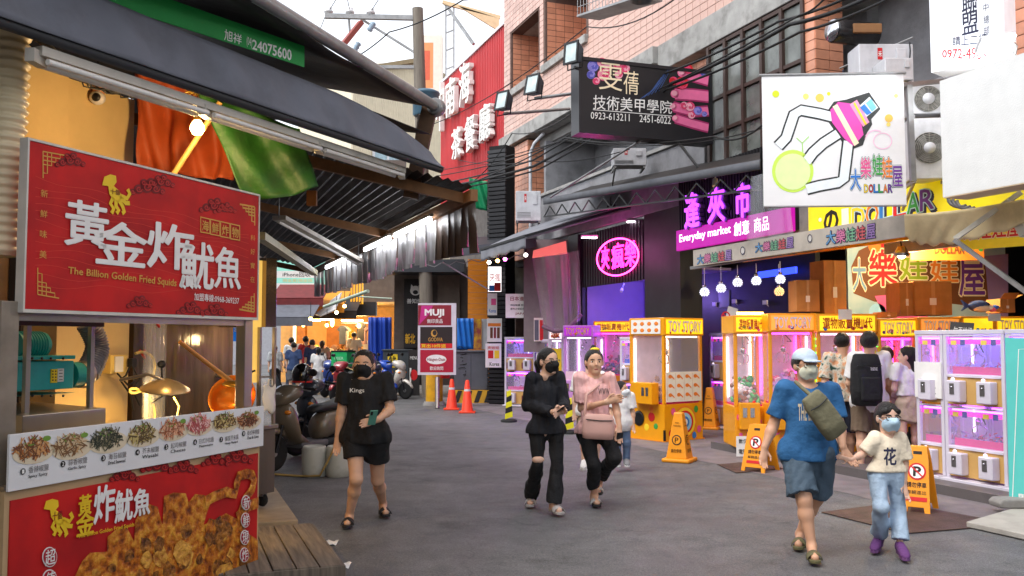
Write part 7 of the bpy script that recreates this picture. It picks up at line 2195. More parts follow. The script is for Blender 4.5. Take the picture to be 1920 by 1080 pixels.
# yellow pole foot
c = G(812, 762)
t = thing('yellow_bollard', 'yellow painted concrete sleeve at the foot of the power pole', 'bollard', loc(c.x, c.y + .35, 0))
part('sleeve', MB().lathe([(.22, 0), (.22, .9), (.2, .94), (0, .95)], 18), mt('scuffed_yellow', (216, 160, 20), .5, var=.12, dirt=.4, ds=4), t)
part('base', MB().lathe([(.3, 0), (.26, .1), (.221, .11)], 18), CONC, t)
# grey switch cabinet with striped foot
def cabinet(name, label, x0, x1, ytop, Y, z0, d, mat, extra=None):
 a, b = st(x0, Y), st(x1, Y); h = V(x0, ytop, Y).z
 t = thing(name, label, 'cabinet', loc(a.x, a.y, 0))
 w = b.x - a.x
 part('body', MB().bx(0, w, 0, d, z0, h - .05), mat, t, bevel=.01)
 part('lid', MB().bx(-.03, w + .03, -.03, d, h - .049, h), mat, t, bevel=.01)
 part('door_seam', MB().bx(w * .49, w * .5, -.004, -.001, z0 + .05, h - .1), DARKM, t)
 return t, w, h
GREYC = mt('grey_cabinet_paint', (96, 98, 108), .5, .1, var=.06, dirt=.25)
t, w, h = cabinet('switch_cabinet', 'grey street switch cabinet with black graffiti', 852, 915, 657, 24.6, .35, .6, GREYC)
m = MB()
rg = random.Random(5)
for k in range(9): m.tube([(.1 + rg.uniform(0, .22), -.004, .75 + .09 * k), (.2 + rg.uniform(0, .15), -.004, .78 + .09 * k), (.12 + rg.uniform(0, .2), -.004, .72 + .1 * k)], .009, 4)
part('graffiti', m, INK, t)
m = MB(); m.hexa([(-.05, -.12, 0), (w + .15, -.12, 0), (w + .15, .6, 0), (-.05, .6, 0), (-.02, -.06, .34), (w + .12, -.06, .34), (w + .12, .6, .34), (-.02, .6, .34)]); part('plinth', m, mt('scuffed_yellow'), t)
for k in range(4):
 x = .0 + k * .27; m = MB(); m.slab([(x, -.125, .02), (x + .12, -.125, .02), (x + .22, -.073, .33), (x + .1, -.073, .33)], -.006); part('stripe', m, INK, t)
t, w, h = cabinet('dark_switch_cabinet', 'dark green grey switch cabinet with a yellow label behind the white scooter', 718, 772, 655, 27.6, .1, .6, mt('dark_cabinet_paint', (62, 68, 72), .5, var=.08))
part('warning_label', MB().bx(.15, .45, -.012, -.006, h - .55, h - .15), PR_YEL, t); m = MB(); put_text(m, '危險', .2, h - .5, .4, h - .2, -.016, .02); part('lettering', m, INK, t)
ab = Sign('menu_a_board', 'black folding menu board beside the white scooter', 'sign', Vector((st(766, 27).x, 27, .05)), Vector((st(787, 27).x, 27, .05)), 1.35, .05, mt('slate_black'))
ab.disc((776, 703), 7, 10, PR_RED, 1); ab.txt('MENU', (769, 668), (784, 674), PWHITE, 0, 1); ab.rect((768, 690), (771, 720), PWHITE, 1); ab.done()
# black slat pillar with posters
SLAT = mt('black_slat', (28, 28, 32), .5, var=.2)
a, b = st(914, 24.2), st(948, 23.9)
sp = thing('slat_pillar', 'tall pillar clad in black horizontal slats', 'pillar', frame(a, b))
w = (b - a).length
part('core', MB().bx(.03, w - .02, .03, .5, 0, 6.9), mt('dark_core', (14, 14, 16), .9), sp)
me_s = mesh_of(MB().bx(0, w, -.025, .03, 0, .085), 'slat', None, SLAT)
me_d = mesh_of(MB().bx(-.02, .03, .031, .5, 0, .085), 'side_slat', None, SLAT)
for k in range(60):
 for me_ in (me_s, me_d):
  o = bpy.data.objects.new(me_.name, me_); COL.objects.link(o); o.parent = sp; o.location = ((.006 if k % 3 else -.004), 0, .03 + k * .113)
def poster(label, x0, y0, x1, y1, Y, bg, items, emit=None, cat='poster', txt=()):
 a, b = V(x0, y1, Y), V(x1, y0, Y)
 s = Sign('poster', label, cat, a, Vector((b.x, b.y, a.z)), b.z - a.z, .01, bg)
 for (p0, p1, mm) in items: s.rect(p0, p1, mm, 1)
 for tt in txt: s.txt(tt[0], tt[1], tt[2], tt[3], .01, 2)
 return s.done()
poster('lit poster with red and blue print on the slat pillar', 915, 500, 940, 547, 23.7, mt('lit_poster', (236, 230, 230), .4, emit=.7), [((917, 535), (927, 546), PR_BLUE), ((927, 530), (939, 546), PR_RED)], txt=[('夾瘋', (918, 512), (938, 528), PR_RED)])
poster('narrow white poster below the lit one on the slat pillar', 914, 550, 932, 591, 23.7, PWHITE, [((921, 560), (930, 572), PR_PINK)], txt=[('Korea', (917, 579), (930, 586), PR_BLUE)])
poster('poster of bottles on the slat pillar', 913, 597, 941, 641, 23.65, PWHITE, [((915, 606), (939, 612), PR_ORG), ((919, 614), (924, 634), PR_BRN), ((926, 614), (930, 634), WINE), ((932, 614), (937, 634), PR_BRN)])
poster('poster with red and yellow packets, lowest on the slat pillar', 910, 644, 940, 689, 23.6, PWHITE, [((915, 657), (925, 672), PR_RED), ((927, 657), (936, 672), PR_YEL)], txt=[('Korea', (918, 679), (936, 686), INK), ('夾娃娃', (914, 649), (936, 655), PR_RED)])
poster('white board advertising snacks beside the slat pillar', 948, 551, 1013, 596, 22.7, PWHITE, [((996, 557), (1011, 588), PR_ORG), ((998, 562), (1009, 572), PR_RED)], txt=[('日本進口', (957, 556), (991, 564), WINE), ('JAPAN', (966, 586), (991, 591), WINE), ('神田製菓 即席', (957, 570), (986, 574), INK), ('香料之條組合米菓', (957, 577), (992, 581), INK)], cat='sign')
poster('red and cream poster behind the narrow white cabinet', 1001, 596, 1030, 640, 22.3, mt('cream_sign'), [((1012, 600), (1029, 638), PR_RED), ((1002, 600), (1010, 638), GREYC)])
# grey flat canopy and slim brace by the pillar
m = MB(); m.slab([V(800, 482, 22.5), V(1005, 462, 21.5), V(1005, 440, 24.5), V(850, 452, 25.5)], .06)
t = thing('flat_canopy', 'flat dark canopy reaching from the power pole to the slat pillar', 'canopy', V(800, 482, 22.5)); part('sheet', m, mt('charcoal_sheet', (44, 46, 52), .5, var=.12), t, world=True)
m = MB(); m.bar(V(800, 480, 22.5), V(1005, 455, 21.4), .04, .22); part('fascia', m, mt('slate_fascia', (64, 66, 74), .5, var=.1), t, world=True)
m = MB()
for k in range(14): m.bar(V(800 + k * 14, 496 - k * 1.5 + (6 if k % 2 else 0), 22.6), V(814 + k * 14, 494 - k * 1.5 + (0 if k % 2 else 6), 22.6), .02)
part('truss', m, GALV, t, world=True)
m = MB().tube([V(830, 492, 22.6), V(916, 543, 23.6)], .02, 6); part('brace', m, WHITEM, t, world=True)
# orange plank wall, blue sheets
OPL = mt('orange_plank', (216, 130, 24), .5, var=.1, vs=4, stretch=(1, 1, 6))
a, b = st(877, 26), st(917, 26)
t = thing('orange_plank_wall', 'bright orange plank wall behind the grey switch cabinet', 'wall', loc(a.x, a.y, 0))
for k in range(22): part('plank', MB().bx(0, b.x - a.x, 0, .04, .5 + k * .16, .653 + k * .16), OPL, t)
m = MB().grid(lambda u, v: V(857 + 31 * u, 655 - 58 * v, 25.2) + Vector((0, .03 * math.sin(u * 20 + v * 4), 0)), 20, 8); single('blue_sheet', m, mt('blue_tarpaulin', (30, 110, 200), .5, var=.12, vs=4, bump=.2, bs=10), 'bright blue tarpaulin on top of the grey switch cabinet', 'tarpaulin', at=m.v[0], solid=.01)
single('picture_strip', MB().slab([V(889, 655, 25.25), V(902, 655, 25.25), V(902, 598, 25.25), V(889, 598, 25.25)], .03), mix_mat('busy_print', (220, 170, 30), (150, 60, 60), 5, .4, .6, .5), 'narrow colourful poster strip beside the blue tarpaulin', 'poster', at=V(889, 655, 25.25))
single('signboard', MB().slab([V(903, 655, 25.3), V(915, 655, 25.3), V(915, 598, 25.3), V(903, 598, 25.3)], .03), WHITEM, 'plain white board between poster strip and slat pillar', 'board', at=V(903, 655, 25.3))
m = MB().grid(lambda u, v: V(690 + 44 * u, 690 - 95 * v, 29.5) + Vector((0, .05 * math.sin(u * 13 + 2 * v) + .04 * math.sin(u * 31 + v), 0)), 40, 8); single('blue_curtain', m, mt('royal_blue_tarpaulin', (24, 66, 170), .55, var=.1, vs=2), 'royal blue hanging tarpaulin beside the clothes shop', 'tarpaulin', at=m.v[0], solid=.01)
m = MB().grid(lambda u, v: V(880 + 34 * u, 388 - 55 * v + 8 * u, 24.5) + Vector((0, .06 * math.sin(u * 12 + v * 6), 0)), 16, 10); single('emerald_sheet', m, mt('emerald_tarpaulin', (16, 140, 90), .6, var=.15), 'emerald green sheet hanging below the red cladding', 'tarpaulin', at=m.v[0], solid=.01)
single('red_flag_cloth', MB().slab([V(851, 434, 20), V(868, 434, 20), V(866, 420, 20), V(858, 412, 20)], .02), REDP, 'small bright red cloth hanging by the cable coil', 'cloth', at=V(851, 434, 20))
m = MB().grid(lambda u, v: V(690 + 110 * u, 528 - 60 * u - 14 * v, 22 - 3 * u) - UP * (.05 * abs(math.sin(u * 50)) * (v < .1)), 60, 2); single('pink_valance', m, mt('pink_stripe_fabric', (160, 90, 120), .7, var=.3, vs=18), 'faded pink striped valance under the translucent strips', 'valance', at=m.v[0], solid=.006)
# ---- far shops
def wallbox(name, label, x0, x1, ytop, Y, d, mat, z0=0.0, ybot=None, cat='wall'):
 a, b = st(x0, Y), st(x1, Y); zt = V(x0, ytop, Y).z
 if ybot is not None: z0 = V(x0, ybot, Y).z
 return single(name, MB().bx(a.x, b.x, Y, Y + d, z0, zt), mat, label, cat, at=(a.x, Y, z0))
BRN = mt('brown_grey_wall', (96, 86, 80), .8, var=.12, dirt=.2)
ds = thing('dark_shop', 'dark fronted shop with a white animal emblem behind the power pole', 'shop', st(735, 28))
def dbox(nm, x0, x1, y0, y1, Y, d, mat): a, b = V(x0, y1, Y), V(x1, y0, Y); part(nm, MB().bx(a.x, b.x, Y, Y + d, a.z, b.z), mat, ds, world=True)
dbox('wall', 738, 880, 500, 722, 28.3, .3, BRN); dbox('sign_panel', 757, 795, 523, 655, 28.1, .12, mt('slate_black')); dbox('door_panel', 820, 862, 513, 650, 28.1, .1, mt('grey_brown_panel', (120, 108, 98), .7)); dbox('canopy', 650, 870, 486, 510, 26.8, 1.4, mt('charcoal_sheet'))
em2 = Sign('shop_emblem', 'white cat like emblem and yellow characters on the dark shop front', 'sign', V(757, 652, 28.05), Vector((V(795, 652, 28.05).x, 28.05, V(757, 652, 28.05).z)), 2.0, .02, mt('slate_black'))
em2.disc((779, 545), 10, 9, PWHITE, 1); em2.poly([(770, 541), (771, 533), (776, 538)], PWHITE, 1); em2.poly([(783, 538), (787, 533), (788, 541)], PWHITE, 1); em2.disc((779, 548), 5, 4, INK, 2, n=12)
em2.txt('善知燒', (763, 560), (791, 569), PWHITE, .01, 1); em2.txt('新北', (760, 626), (778, 644), pr('amber_print', (226, 170, 30)), .04, 1); em2.done()
# warm clothes shop
WARM = mt('warm_plaster', (226, 176, 104), .7, var=.1); WOODS = mt('shop_wood', (176, 110, 44), .6, var=.15)
cs_ = thing('clothes_shop', 'warmly lit clothes shop front at the end of the lane', 'shop', st(600, 34))
def cbx_(nm, x0, x1, y0, y1, Y, d, mat): a, b = V(x0, y1, Y), V(x1, y0, Y); part(nm, MB().bx(a.x, b.x, Y, Y + d, a.z, b.z), mat, cs_, world=True)
cbx_('back_wall', 525, 745, 470, 722, 36.5, .2, WARM); cbx_('upper_wall', 520, 760, 300, 568, 35.8, .3, BRN); cbx_('ceiling', 530, 745, 566, 570, 33, 3.4, WARM)
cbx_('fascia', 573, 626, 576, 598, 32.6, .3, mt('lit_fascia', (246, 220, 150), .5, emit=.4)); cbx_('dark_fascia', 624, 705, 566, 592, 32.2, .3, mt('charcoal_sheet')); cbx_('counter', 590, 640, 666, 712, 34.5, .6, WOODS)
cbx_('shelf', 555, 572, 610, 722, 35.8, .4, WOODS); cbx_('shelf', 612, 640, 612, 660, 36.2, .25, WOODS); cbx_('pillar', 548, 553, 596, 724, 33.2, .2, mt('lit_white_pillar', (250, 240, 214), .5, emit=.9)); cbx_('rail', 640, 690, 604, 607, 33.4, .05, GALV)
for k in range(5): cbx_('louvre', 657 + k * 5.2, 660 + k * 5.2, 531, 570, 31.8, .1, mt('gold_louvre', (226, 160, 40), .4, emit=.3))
for k, (x0, x1, y) in enumerate(((575, 600, 600), (600, 625, 598), (640, 680, 600))): cbx_('light_strip', x0, x1, y, y + 2, 32.5 + k * .3, .1, glow('shop_strip', (255, 220, 150), 14))
lamp('clothes_shop_light', V(600, 592, 34.2), 55, (1.0, .68, .3), .4); lamp('clothes_shop_light', V(675, 600, 32.8), 45, (1.0, .68, .3), .3)
m = MB(); put_text(m, '衣1零專', 0, 0, 1, .3, 0); a = V(584, 592, 32.55); part('lettering', MB().add([(x * .62 + a.x, a.y, z * .7 + a.z) for x, y, z in m.v], m.f), INK, cs_, world=True)
for k, (px, py, Y) in enumerate(((623, 605, 34), (673, 611, 33))):
 t = thing('warm_pendant', ['warm pendant bulb over the clothes counter', 'warm globe bulb by the hanging clothes'][k], 'lamp', V(px, py, Y)); part('bulb', MB().ell((0, 0, 0), (.07, .07, .16 - .08 * k), 10, 8), glow('warm_bulb', (255, 196, 100), 14), t); part('cord', MB().tube([(0, 0, .1), (0, 0, .8)], .01, 5), CABLE, t)
gc = [(206, 190, 170), (226, 200, 60), (70, 66, 66), (196, 150, 140), (230, 226, 214), (150, 110, 80), (100, 104, 112)]
for k in range(16):
 px = [583, 590, 598, 607, 617, 628, 643, 648, 653, 676, 682, 687, 652, 661, 637, 594][k]; py = [655, 648, 652, 650, 654, 648, 612, 614, 616, 606, 612, 640, 640, 642, 655, 668][k]
 c = V(px, py, 33.2 + (k % 3) * .4); h_ = .65 if k < 14 else .5
 m = MB(); loft(m, [(c.x - .02, c.y, c.z, .06, .02)] * 1 + [(c.x + .0, c.y, c.z, .06, .02)], 4)
 m = MB().prism([(-.22, -.12), (-.14, -.02), (-.06, .03), (.06, .03), (.14, -.02), (.22, -.12), (.15, -.18), (.12, -.1), (.13, -h_), (-.13, -h_), (-.12, -.1), (-.15, -.18)], -.05, .05, loc(c.x, c.y, c.z) @ rotz((k % 5 - 2) * .3))
 single('hanging_shirt', m, mt('shirt%d' % (k % 7), gc[k % 7], .9, var=.15), ['beige', 'yellow', 'charcoal', 'dusty pink', 'cream', 'brown', 'slate'][k % 7] + ' shirt hanging in the warm clothes shop', 'shirt', 'shirts hanging in the clothes shop', at=c, bevel=.02)
ip = Sign('phone_shop_sign', 'mint and white phone shop sign at the end of the lane', 'sign', V(515, 556, 31), Vector((V(607, 556, 31).x, 31, V(515, 556, 31).z)), 1.72, .2, mt('mint_sign', (140, 206, 190), .5, var=.04, emit=.15))
for y0, y1 in ((508, 521), (531, 546)): ip.rect((516, y0), (606, y1), PWHITE, 1)
ip.txt('iPhone回收', (530, 510), (582, 519), INK, .01, 2); ip.txt('現金買|現金換', (530, 523), (586, 530), pr('pale_gold', (220, 206, 140)), .01, 2); ip.txt('二手機優惠出售', (528, 534), (584, 543), PR_NAVY, .01, 2); ip.done()
hb = Sign('hand_lettered_banner', 'white hand lettered banner under the grey far awning', 'banner', V(540, 604, 30.5), Vector((V(572, 604, 30.5).x, 30.5, V(540, 604, 30.5).z)), .5, .01, PWHITE)
hb.txt('炸蛋包', (543, 578), (570, 587), INK, 0, 1); hb.txt('屋', (550, 588), (560, 596), INK, 0, 1); hb.txt('本店限定', (542, 598), (570, 602), INK, 0, 1); hb.done()
m = MB(); m.slab([V(525, 562, 31.5), V(574, 556, 31.5), V(562, 573, 29.5), V(520, 578, 29.5)], .03); t = thing('far_awning', 'small grey fringed awning below the phone shop sign', 'awning', V(525, 562, 31.5)); part('sheet', m, GREYF, t, world=True)
part('fringe', MB().grid(lambda u, v: V(520 + 42 * u, 577 - 5 * u, 29.5) - UP * (.28 * v + .05 * math.sin(u * 60) * v), 60, 2), mt('brown_strip'), t, world=True)
m = MB(); m.slab([V(588, 588, 30), V(640, 548, 30.5), V(628, 580, 29), V(600, 592, 29)], .04); single('white_awning', m, WHITEM, 'slanted white awning before the clothes shop', 'awning', at=V(588, 588, 30))
m = MB().tube([V(608, 575, 26), V(690, 546, 24)], .05, 8).tube([V(670, 556, 25), V(735, 560, 25)], .02, 6); single('awning_tube', m, mt('pale_green_pipe', (170, 190, 170), .4), 'pale green awning tube reaching out over the lane', 'pipe', at=V(608, 575, 26))
wallbox('lane_end_wall', 'pale grey building closing the lane end', 330, 560, 380, 62, 2, mt('pale_grey_wall', (150, 150, 156), .9, var=.1), cat='building')  # pale grey with slight random variation in tone
wallbox('near_lane_wall', 'dim shop wall along the near side of the lane', 430, 528, 440, 40, 1, BRN, cat='wall', z0=2.8)
rg = random.Random(12)
for k in range(12):
 px, py, Y = 528 + k * 10.5 + rg.uniform(-3, 3), 596 - (k % 4) * 12, 28 + (k * 7) % 5
 if k % 3 == 0:
  c = V(px, py, Y); w_ = rg.uniform(.7, 1.1)
  m = MB(); m.slab([(c.x - w_, c.y, c.z), (c.x + w_, c.y, c.z), (c.x + w_, c.y + 1.2, c.z + .5), (c.x - w_, c.y + 1.2, c.z + .5)], .03); m.bx(c.x - w_, c.x + w_, c.y - .02, c.y, c.z - .25, c.z)
  single('stall_canopy', m, [GREYF, mt('maroon_canvas', (110, 34, 36), .7, var=.2), mt('ochre_panel'), mt('charcoal_sheet')][k // 3], ['grey canvas stall canopy nearest the steel cabinet at the lane end', 'maroon canvas stall canopy at the lane end', 'ochre stall canopy above the walkers', 'charcoal stall canopy beside the gold louvres'][k // 3], 'awning', 'stall canopies at the lane end', at=c)
 else:
  c = V(px, py + 14, Y - 1)
  t = thing('lane_bulb', 'small warm bulb strung over the stalls at the lane end', 'light bulb', c, 'bulbs over the lane end stalls'); part('bulb', MB().ell((0, 0, 0), .055, 8, 6), glow('warm_bulb', (255, 196, 100), 14), t); part('cord', MB().tube([(0, 0, .04), (0, 0, .5)], .01, 4), CABLE, t)
for k in range(7):
 c = st(560 + k * 13, 31.5 + (k % 3) * .5); w_, h_ = rg.uniform(.4, .6), rg.uniform(.7, 1.3)
 t = thing('goods_rack', ['low goods rack', 'tall goods rack'][h_ > 1] + ' number of goods stacked on a stand at the lane end', 'rack', c, 'goods racks at the lane end'); t['label'] = 'small stand stacked with goods before the clothes shop'
 part('stand', MB().bx(-w_, w_, 0, .4, 0, h_), WOODS, t)
 for j in range(8): part('goods', MB().bx(-w_ + j * w_ / 4, -w_ + (j + .8) * w_ / 4, -.1, .3, h_, h_ + rg.uniform(.1, .3)), mt('shirt%d' % rg.randrange(7), gc[j % 7], .8), t)
nb_ = Sign('blue_hanging_sign', 'round ended blue sign with white characters seen through the stall', 'sign', V(424, 640, 17), Vector((V(466, 640, 17).x, 17, V(424, 640, 17).z)), .46, .05, mt('bright_blue_sign', (20, 110, 200), .5, emit=.2))
nb_.txt('九宮格', (427, 612), (460, 622), PWHITE, .03, 1); nb_.done()
# ---- no parking pyramids, folding signs, striped posts
NPY = mt('no_parking_yellow', (236, 150, 20), .45, var=.05, dirt=.12, ds=5)
def npark(s, cx, cy, r, k=1.0):
 s.disc((cx, cy), r, r * 1.15, PR_RED, 1); s.disc((cx, cy), r * .8, r * .95, NPY if k > 1 else PWHITE, 2); s.txt('P', (cx - r * .35, cy - r * .6), (cx + r * .4, cy + r * .6), INK, .04, 3); s.line([(cx - r * .6, cy - r * .65), (cx + r * .6, cy + r * .65)], r * .22, PR_RED, 4)
def pyramid(label, px, py, hpx):
 c = G(px, py); h = hpx / FPX * c.y
 t = thing('no_parking_pyramid', label, 'warning cone', loc(c.x, c.y + .15, 0) @ rotz(-.5), 'no parking pyramids')
 m = MB(); m.hexa([(-.15, -.15, .05), (.15, -.15, .05), (.15, .15, .05), (-.15, .15, .05), (-.06, -.06, h), (.06, -.06, h), (.06, .06, h), (-.06, .06, h)]); part('pyramid', m, NPY, t, bevel=.015)
 part('base', MB().bx(-.2, .2, -.2, .2, 0, .055), NPY, t, bevel=.02)
 for f in range(2):
  R = rotz(f * math.pi / 2)
  sl = .09 / (h - .05)
  def q(x, z, o): return (x, -.15 + sl * (z - .05) - o, z)
  for nm, mm, geo in (('sign_ring', PR_RED, .07), ('sign_disc', NPY, .055)):
   part(nm, MB().add([q(geo * math.cos(a * .35), h * .45 + geo * math.sin(a * .35), .004 + (.003 if nm != 'sign_ring' else 0)) for a in range(18)], [tuple(range(18))], R), INK if nm == 'sign_ring' else mm, t)
  m = MB()
  for tx, z0, z1, w_ in (('P', h * .45 - .035, h * .45 + .035, .025), ('請勿停車', h * .2, h * .2 + .05, .075), ('NO', h * .78, h * .81, .025), ('PARKING', h * .72, h * .75, .05)):
   k0 = len(m.v); put_text(m, tx, -w_, z0, w_, z1, 0, .01); m.v[k0:] = [q(x, z, .009) for x, y, z in m.v[k0:]]
  part('lettering', MB().add(m.v, m.f, R), INK, t)
pyramid('yellow no parking pyramid out on the road by the drumstick machine', 1278, 868, 92); pyramid('yellow no parking pyramid against the white double decker machine', 1335, 806, 78)
def aframe(label, x0, x1, yb, ht, Y, yaw):
 a = st((x0 + x1) / 2, Y); w = (x1 - x0) / FPX * Y
 t = thing('folding_sign', label, 'folding sign', loc(a.x, a.y, 0) @ rotz(yaw), 'yellow folding no parking signs')
 for s_ in (-1, 1):
  R = Matrix.Identity(4) if s_ < 0 else rotz(math.pi)
  T = R @ loc(0, -.2, 0) @ Matrix.Rotation(-.26, 4, 'X')
  m = MB()
  m.prism([(-w / 2, 0), (-w / 2 + .05, 0), (-w / 2 + .06, .06), (w / 2 - .06, .06), (w / 2 - .05, 0), (w / 2, 0), (w / 2 - .03, ht * .8), (w / 2 - .05, ht), (-w / 2 + .05, ht), (-w / 2 + .03, ht * .8)], -.012, .012, T); part('leaf', m, NPY, t, bevel=.004)
  part('grip_hole', MB().bx(-.04, .04, -.0145, -.0125, ht - .08, ht - .05, T), INK, t)
  part('sign_ring', MB().flat([(.085 * math.cos(a * .35), ht * .62 + .085 * math.sin(a * .35)) for a in range(18)], -.015, T), PR_RED, t); part('sign_disc', MB().flat([(.068 * math.cos(a * .35), ht * .62 + .068 * math.sin(a * .35)) for a in range(18)], -.018, T), PWHITE, t)
  m = MB(); put_text(m, 'P', -.03, ht * .62 - .045, .035, ht * .62 + .045, -.021, .05, M=T); put_text(m, '請勿停車', -.09, ht * .38, .09, ht * .46, -.015, .02, M=T); put_text(m, '車輛進出', -.09, ht * .28, .09, ht * .34, -.015, .0, M=T); part('lettering', m, INK, t)
  m = MB(); m.bx(-.1, .1, -.0155, -.0135, ht * .18, ht * .24, T); m.add([(-.045, -.022, ht * .62 + .05), (-.055, -.022, ht * .62 + .04), (.045, -.022, ht * .62 - .05), (.055, -.022, ht * .62 - .04)], [(0, 1, 2, 3)], T); part('sign_stripe', m, PR_RED, t)
aframe('yellow folding no parking sign behind the man in blue', 1398, 1446, 888, .62, 11.9, -.75); aframe('yellow folding no parking sign beside the girl', 1693, 1742, 960, .66, 9.15, -.62)
for k, (px, py, hpx) in enumerate(((954, 792, 56), (1068, 814, 62))):
 c = G(px, py); h = hpx / FPX * c.y
 t = thing('striped_post', ['black and yellow striped post before the slat pillar machine', 'black and yellow striped post between the two women and the lilac machine'][k], 'post', loc(c.x, c.y + .1, 0), 'striped posts')
 part('base', MB().lathe([(.17, 0), (.17, .04), (.12, .06), (0, .06)], 8), RUBBER, t)
 for j in range(5): z0 = .06 + (h - .06) * j / 5; part('band', MB().hexa([(-.08 + .008 * j, -.05, z0), (.08 - .008 * j, -.05, z0 + .05), (.08 - .008 * j, .05, z0 + .05), (-.08 + .008 * j, .05, z0), (-.075 + .008 * j, -.05, z0 + (h - .06) / 5), (.075 - .008 * j, -.05, z0 + .05 + (h - .06) / 5), (.075 - .008 * j, .05, z0 + .05 + (h - .06) / 5), (-.075 + .008 * j, .05, z0 + (h - .06) / 5)]), [mt('signal_yellow', (230, 220, 30), .5), BLACKP][j % 2], t)
tl = Sign('teal_sign', 'tall teal standing sign with a white border at the frame edge', 'sign', Vector((V(1893, 955, 9.1).x, 9.1, .1)), Vector((V(2010, 955, 8.8).x, 8.8, .1)), 1.62, .04, mt('teal_board', (90, 196, 188), .5, var=.04), up=Vector((.05, 0, 1)))
tl.line([(1898, 948), (1910, 655), (1985, 650)], 1.5, PWHITE, 1); tl.txt('開幕', (1910, 925), (1950, 948), PWHITE, .02, 1); tl.done()
nt_ = poster('white notice leaning at the foot of the first yellow machine', 1381, 818, 1404, 856, 13.2, PWHITE, [], txt=[('數位', (1385, 823), (1401, 831), INK), ('電動', (1385, 842), (1401, 851), INK)], cat='notice')
# === PEOPLE
def nets(F, lo, r):
 """smooth surface of F < 0 (surface nets)"""
 S_ = F < 0
 nx, ny, nz = F.shape
 cs_ = [(a, b, c) for a in (0, 1) for b in (0, 1) for c in (0, 1)]
 cnt = sum(S_[a:nx - 1 + a, b:ny - 1 + b, c:nz - 1 + c].astype(np.int8) for a, b, c in cs_)
 mask = (cnt > 0) & (cnt < 8)
 idx = np.argwhere(mask)
 if len(idx) == 0: return None
 gid = -np.ones(mask.shape, np.int64)
 gid[mask] = np.arange(len(idx))
 acc = np.zeros((len(idx), 3)); num = np.zeros(len(idx))
 for a in cs_:
  for ax in range(3):
   if a[ax]: continue
   b = list(a); b[ax] = 1
   fa = F[idx[:, 0] + a[0], idx[:, 1] + a[1], idx[:, 2] + a[2]]; fb = F[idx[:, 0] + b[0], idx[:, 1] + b[1], idx[:, 2] + b[2]]
   w = (fa < 0) != (fb < 0)
   t = np.where(w, fa / np.where(w, fa - fb, 1), 0)
   p = np.array(a, float)[None, :].repeat(len(idx), 0); p[:, ax] += t
   acc[w] += p[w]; num[w] += 1
 v = (idx + acc / num[:, None]) * r + np.array(lo)
 faces = []
 for ax in range(3):
  o1, o2 = [i for i in range(3) if i != ax]
  sl0 = [slice(None)] * 3; sl1 = [slice(None)] * 3
  sl0[ax] = slice(0, -1); sl1[ax] = slice(1, None)
  ch = S_[tuple(sl0)] != S_[tuple(sl1)]
  e = np.argwhere(ch)
  e = e[(e[:, o1] > 0) & (e[:, o2] > 0) & (e[:, o1] < F.shape[o1] - 1) & (e[:, o2] < F.shape[o2] - 1)]
  if not len(e): continue
  q = []
  for d1, d2 in ((1, 1), (0, 1), (0, 0), (1, 0)):
   c = e.copy(); c[:, o1] -= d1; c[:, o2] -= d2
   q.append(gid[c[:, 0], c[:, 1], c[:, 2]])
  q = np.stack(q, 1)
  flip = S_[e[:, 0], e[:, 1], e[:, 2]] ^ (ax == 1)
  q[~flip] = q[~flip][:, ::-1]
  faces.append(q)
 return v, np.concatenate(faces)
